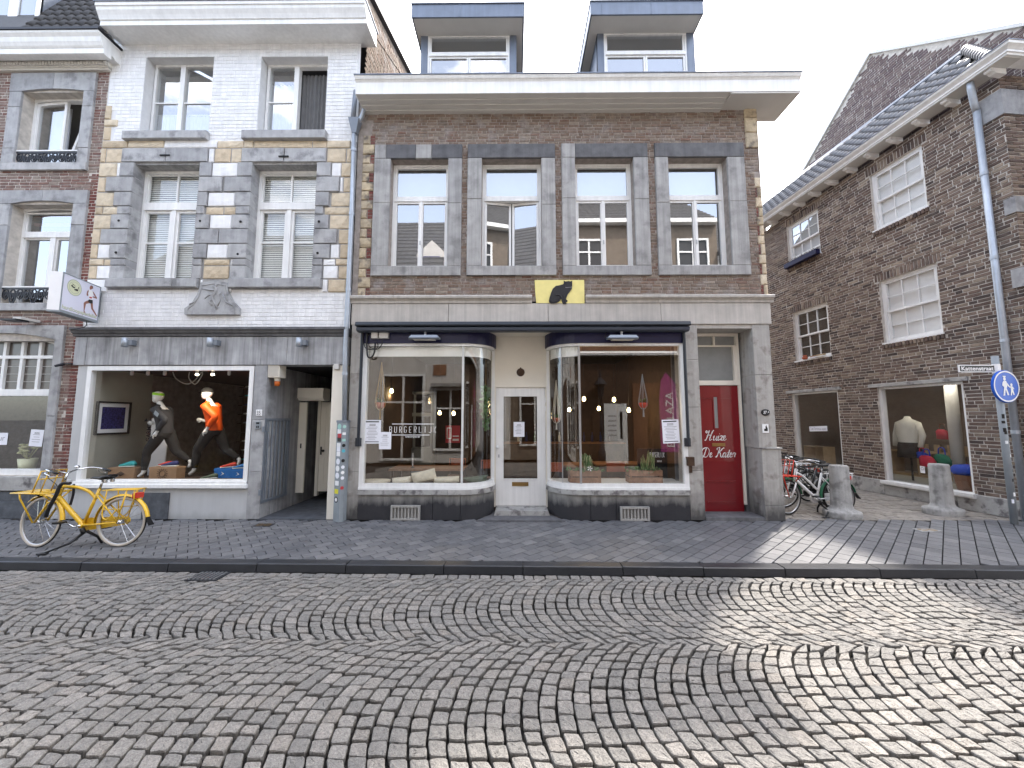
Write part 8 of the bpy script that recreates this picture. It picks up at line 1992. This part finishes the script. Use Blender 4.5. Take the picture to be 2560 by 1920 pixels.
# ================================================================ across the street, behind the camera: what the windows mirror
YO=-8.6
def oppbox(x0,x1,h,mt,label,roofh,wins,roofm='roof_tile_dark',y0=YO):
    t=thing('street_house',label,'house',((x0+x1)/2,y0,0))
    m=MB(); m.box(x0,y0-8,0,x1,y0,h); m.build('wall',mt,t)
    m=MB(); m.add([(x0,y0+.25,h),(x1,y0+.25,h),(x1,y0-4,h+roofh),(x0,y0-4,h+roofh),(x1,y0-8,h),(x0,y0-8,h)],[(1,0,3,2),(2,3,5,4),(0,5,3),(1,2,4)]); m.build('roof',roofm,t)
    nr=14; m=MB()
    for r_ in range(nr):
        f0,f1=r_/nr,(r_+1)/nr; n_=int((x1-x0)/.3)
        for c_ in range(n_):
            u0=x0+(x1-x0)*c_/n_; u1=x0+(x1-x0)*(c_+.9)/n_; ya_,yb_=y0+.25-4.25*f0,y0+.25-4.25*f1; za_,zb2_=h+roofh*f0+.06,h+roofh*f1+.01; m.add([(u0,ya_,za_-.05),(u1,ya_,za_-.05),(u1,ya_,za_),(u0,ya_,za_),(u1,yb_,zb2_),(u0,yb_,zb2_)],[(1,0,3,2),(2,3,5,4)])
    m.build('roof_tile',roofm,t,kind='stuff')
    m=MB(); m.box(x0,y0,h-.15,x1,y0+.3,h+.03); m.build('gutter','white_paint',t)
    for a,z0,b,z1 in wins:
        m=MB(); frame(m,a,z0,b,z1,.09,y0+.002,y0+.07); m.box((a+b)/2-.04,y0+.002,z0+.09,(a+b)/2+.04,y0+.06,z1-.09); m.box(a+.09,y0+.002,z0+(z1-z0)*.66,b-.09,y0+.055,z0+(z1-z0)*.66+.07); w_=m.build('window','white_paint',t)
        m=MB(); m.quad((b,y0+.01,z0),(a,y0+.01,z0),(a,y0+.01,z1),(b,y0+.01,z1)); m.build('pane','black',w_)
    return t
oa=oppbox(-18,-7.0,7.6,'opp_white','pale house across the street mirrored in the blinds of the white house',4.5,[(-17+i*2.2,z,-15.8+i*2.2,z+1.9) for i in range(5) for z in (1,4.8)])
m=MB(); m.box(-17.5,YO+.08,0,-7.1,YO+.12,3.9); m.build('shop_front','wood_dark',oa)
ob=oppbox(-7.0,-.2,8.2,'opp_white','white painted house with tiled roof and gabled dormer across the street',4.6,[(-5.6,.1,-3.8,3.7),(-3.4,.5,-2.0,3.1),(-1.85,.5,-.4,3.1)]+[(x,4.9,x+1.1,6.9) for x in (-6.2,-4.3,-2.3)])
m=MB(); P=[(-4.6,8.3),(-3.2,8.3),(-3.2,9.5),(-3.9,10.2),(-4.6,9.5)]; m.prism(P,-12,-9.4); dmr=m.build('dormer','opp_white',ob)
m=MB(); m.box(-4.3,-9.399,8.5,-3.5,-9.38,9.4); m.build('pane','shoe_navy',dmr)
m=MB(); m.box(-1.3,-11,10,-.7,-10.4,13.0); m.build('chimney','opp_brick',ob)
m=MB(); m.box(-3.45,YO+.002,3.65,-2.9,YO+.03,4.1); m.build('carved_tablet','wood',ob)
m=MB(); m.box(-3.5,YO+.002,3.15,-.4,YO+.3,3.3); m.build('awning_box','opp_grey',ob)
oc=oppbox(-.2,9.,10.6,'opp_brick','tall brick house with white ledge and panelled white door across the street',3.5,[(x,z,x+1.4,z+1.9) for x in (.4,2.6,5.2,7.2) for z in (4.9,7.9)]+[(.2,.6,1.6,3.4)])
m=MB(); m.box(-.2,YO+.002,4.45,9,YO+.35,4.62); m.build('ledge','white_paint',oc)
m=MB(); m.box(2.2,YO+.002,4.63,9,YO+.06,4.88); m.build('timber_band','wood',oc)
m=MB(); m.box(1.9,YO+.002,0,9,YO+.05,4.4); m.build('shop_front','wood_dark',oc)
m=MB(); m.box(4.9,YO+.051,0,9,YO+.09,3.3); m.build('shop_front','brown_bag',oc)
m=MB(); m.box(3.7,YO+.051,0,4.65,YO+.10,2.45); dr_=m.build('white_door','white_paint',oc)
m=MB(); m.box(4.35,YO+.101,1.0,4.45,YO+.105,2.1); m.build('pane','black',dr_)
for k in range(5):
    m=MB(); m.box(3.85,YO+.101,1.1+k*.2,4.2,YO+.105,1.17+k*.2); m.build('pane','ink_grey',dr_)
od=oppbox(9.,19,9.,'opp_white','pale rendered house across the street at the far right',4.,[(x,z,x+1.3,z+1.9) for x in (9.6,12,14.5) for z in (1,4,6.5)])
t=thing('beach_flag','tall purple feather flag with white lettering standing across the street','flag',(6.6,-8.1,0))
m=MB(); P=[(5.85,.5),(6.6,.5),(6.6,2.6),(6.5,3.3),(6.15,3.7),(5.93,3.4),(5.85,2.6)]; m.prism(P,-8.1,-8.085); fl=m.build('sail','purple',t); m=MB(); m.tube([(6.62,-8.09,0),(6.62,-8.09,2.6),(6.52,-8.09,3.3),(6.15,-8.09,3.75)],.02,6); m.build('mast','black',t)
text('EKOPLAZA',2.2,.32,'sign_white',fl,6.25,1.8,-8.08,rot=PI/2,mirror=False,bold=.012)
t=thing('street_lantern','old black cast iron lantern post across the street','lantern',(3.5,-8.2,0))
m=MB(); m.lathe((3.5,-8.2,0),[(.16,0),(.16,.5),(.09,.6),(.07,1.4),(.09,1.45),(.055,1.55),(.045,2.6),(.08,2.65),(.04,2.7)],12); m.build('post','black_iron',t,smooth=True)
m=MB(); m.lathe((3.5,-8.2,2.7),[(.10,0),(.18,.5),(.30,.52),(.12,.72),(.05,.8),(.06,.9),(.0,1.2)],8); m.build('lantern_head','black_iron',t)
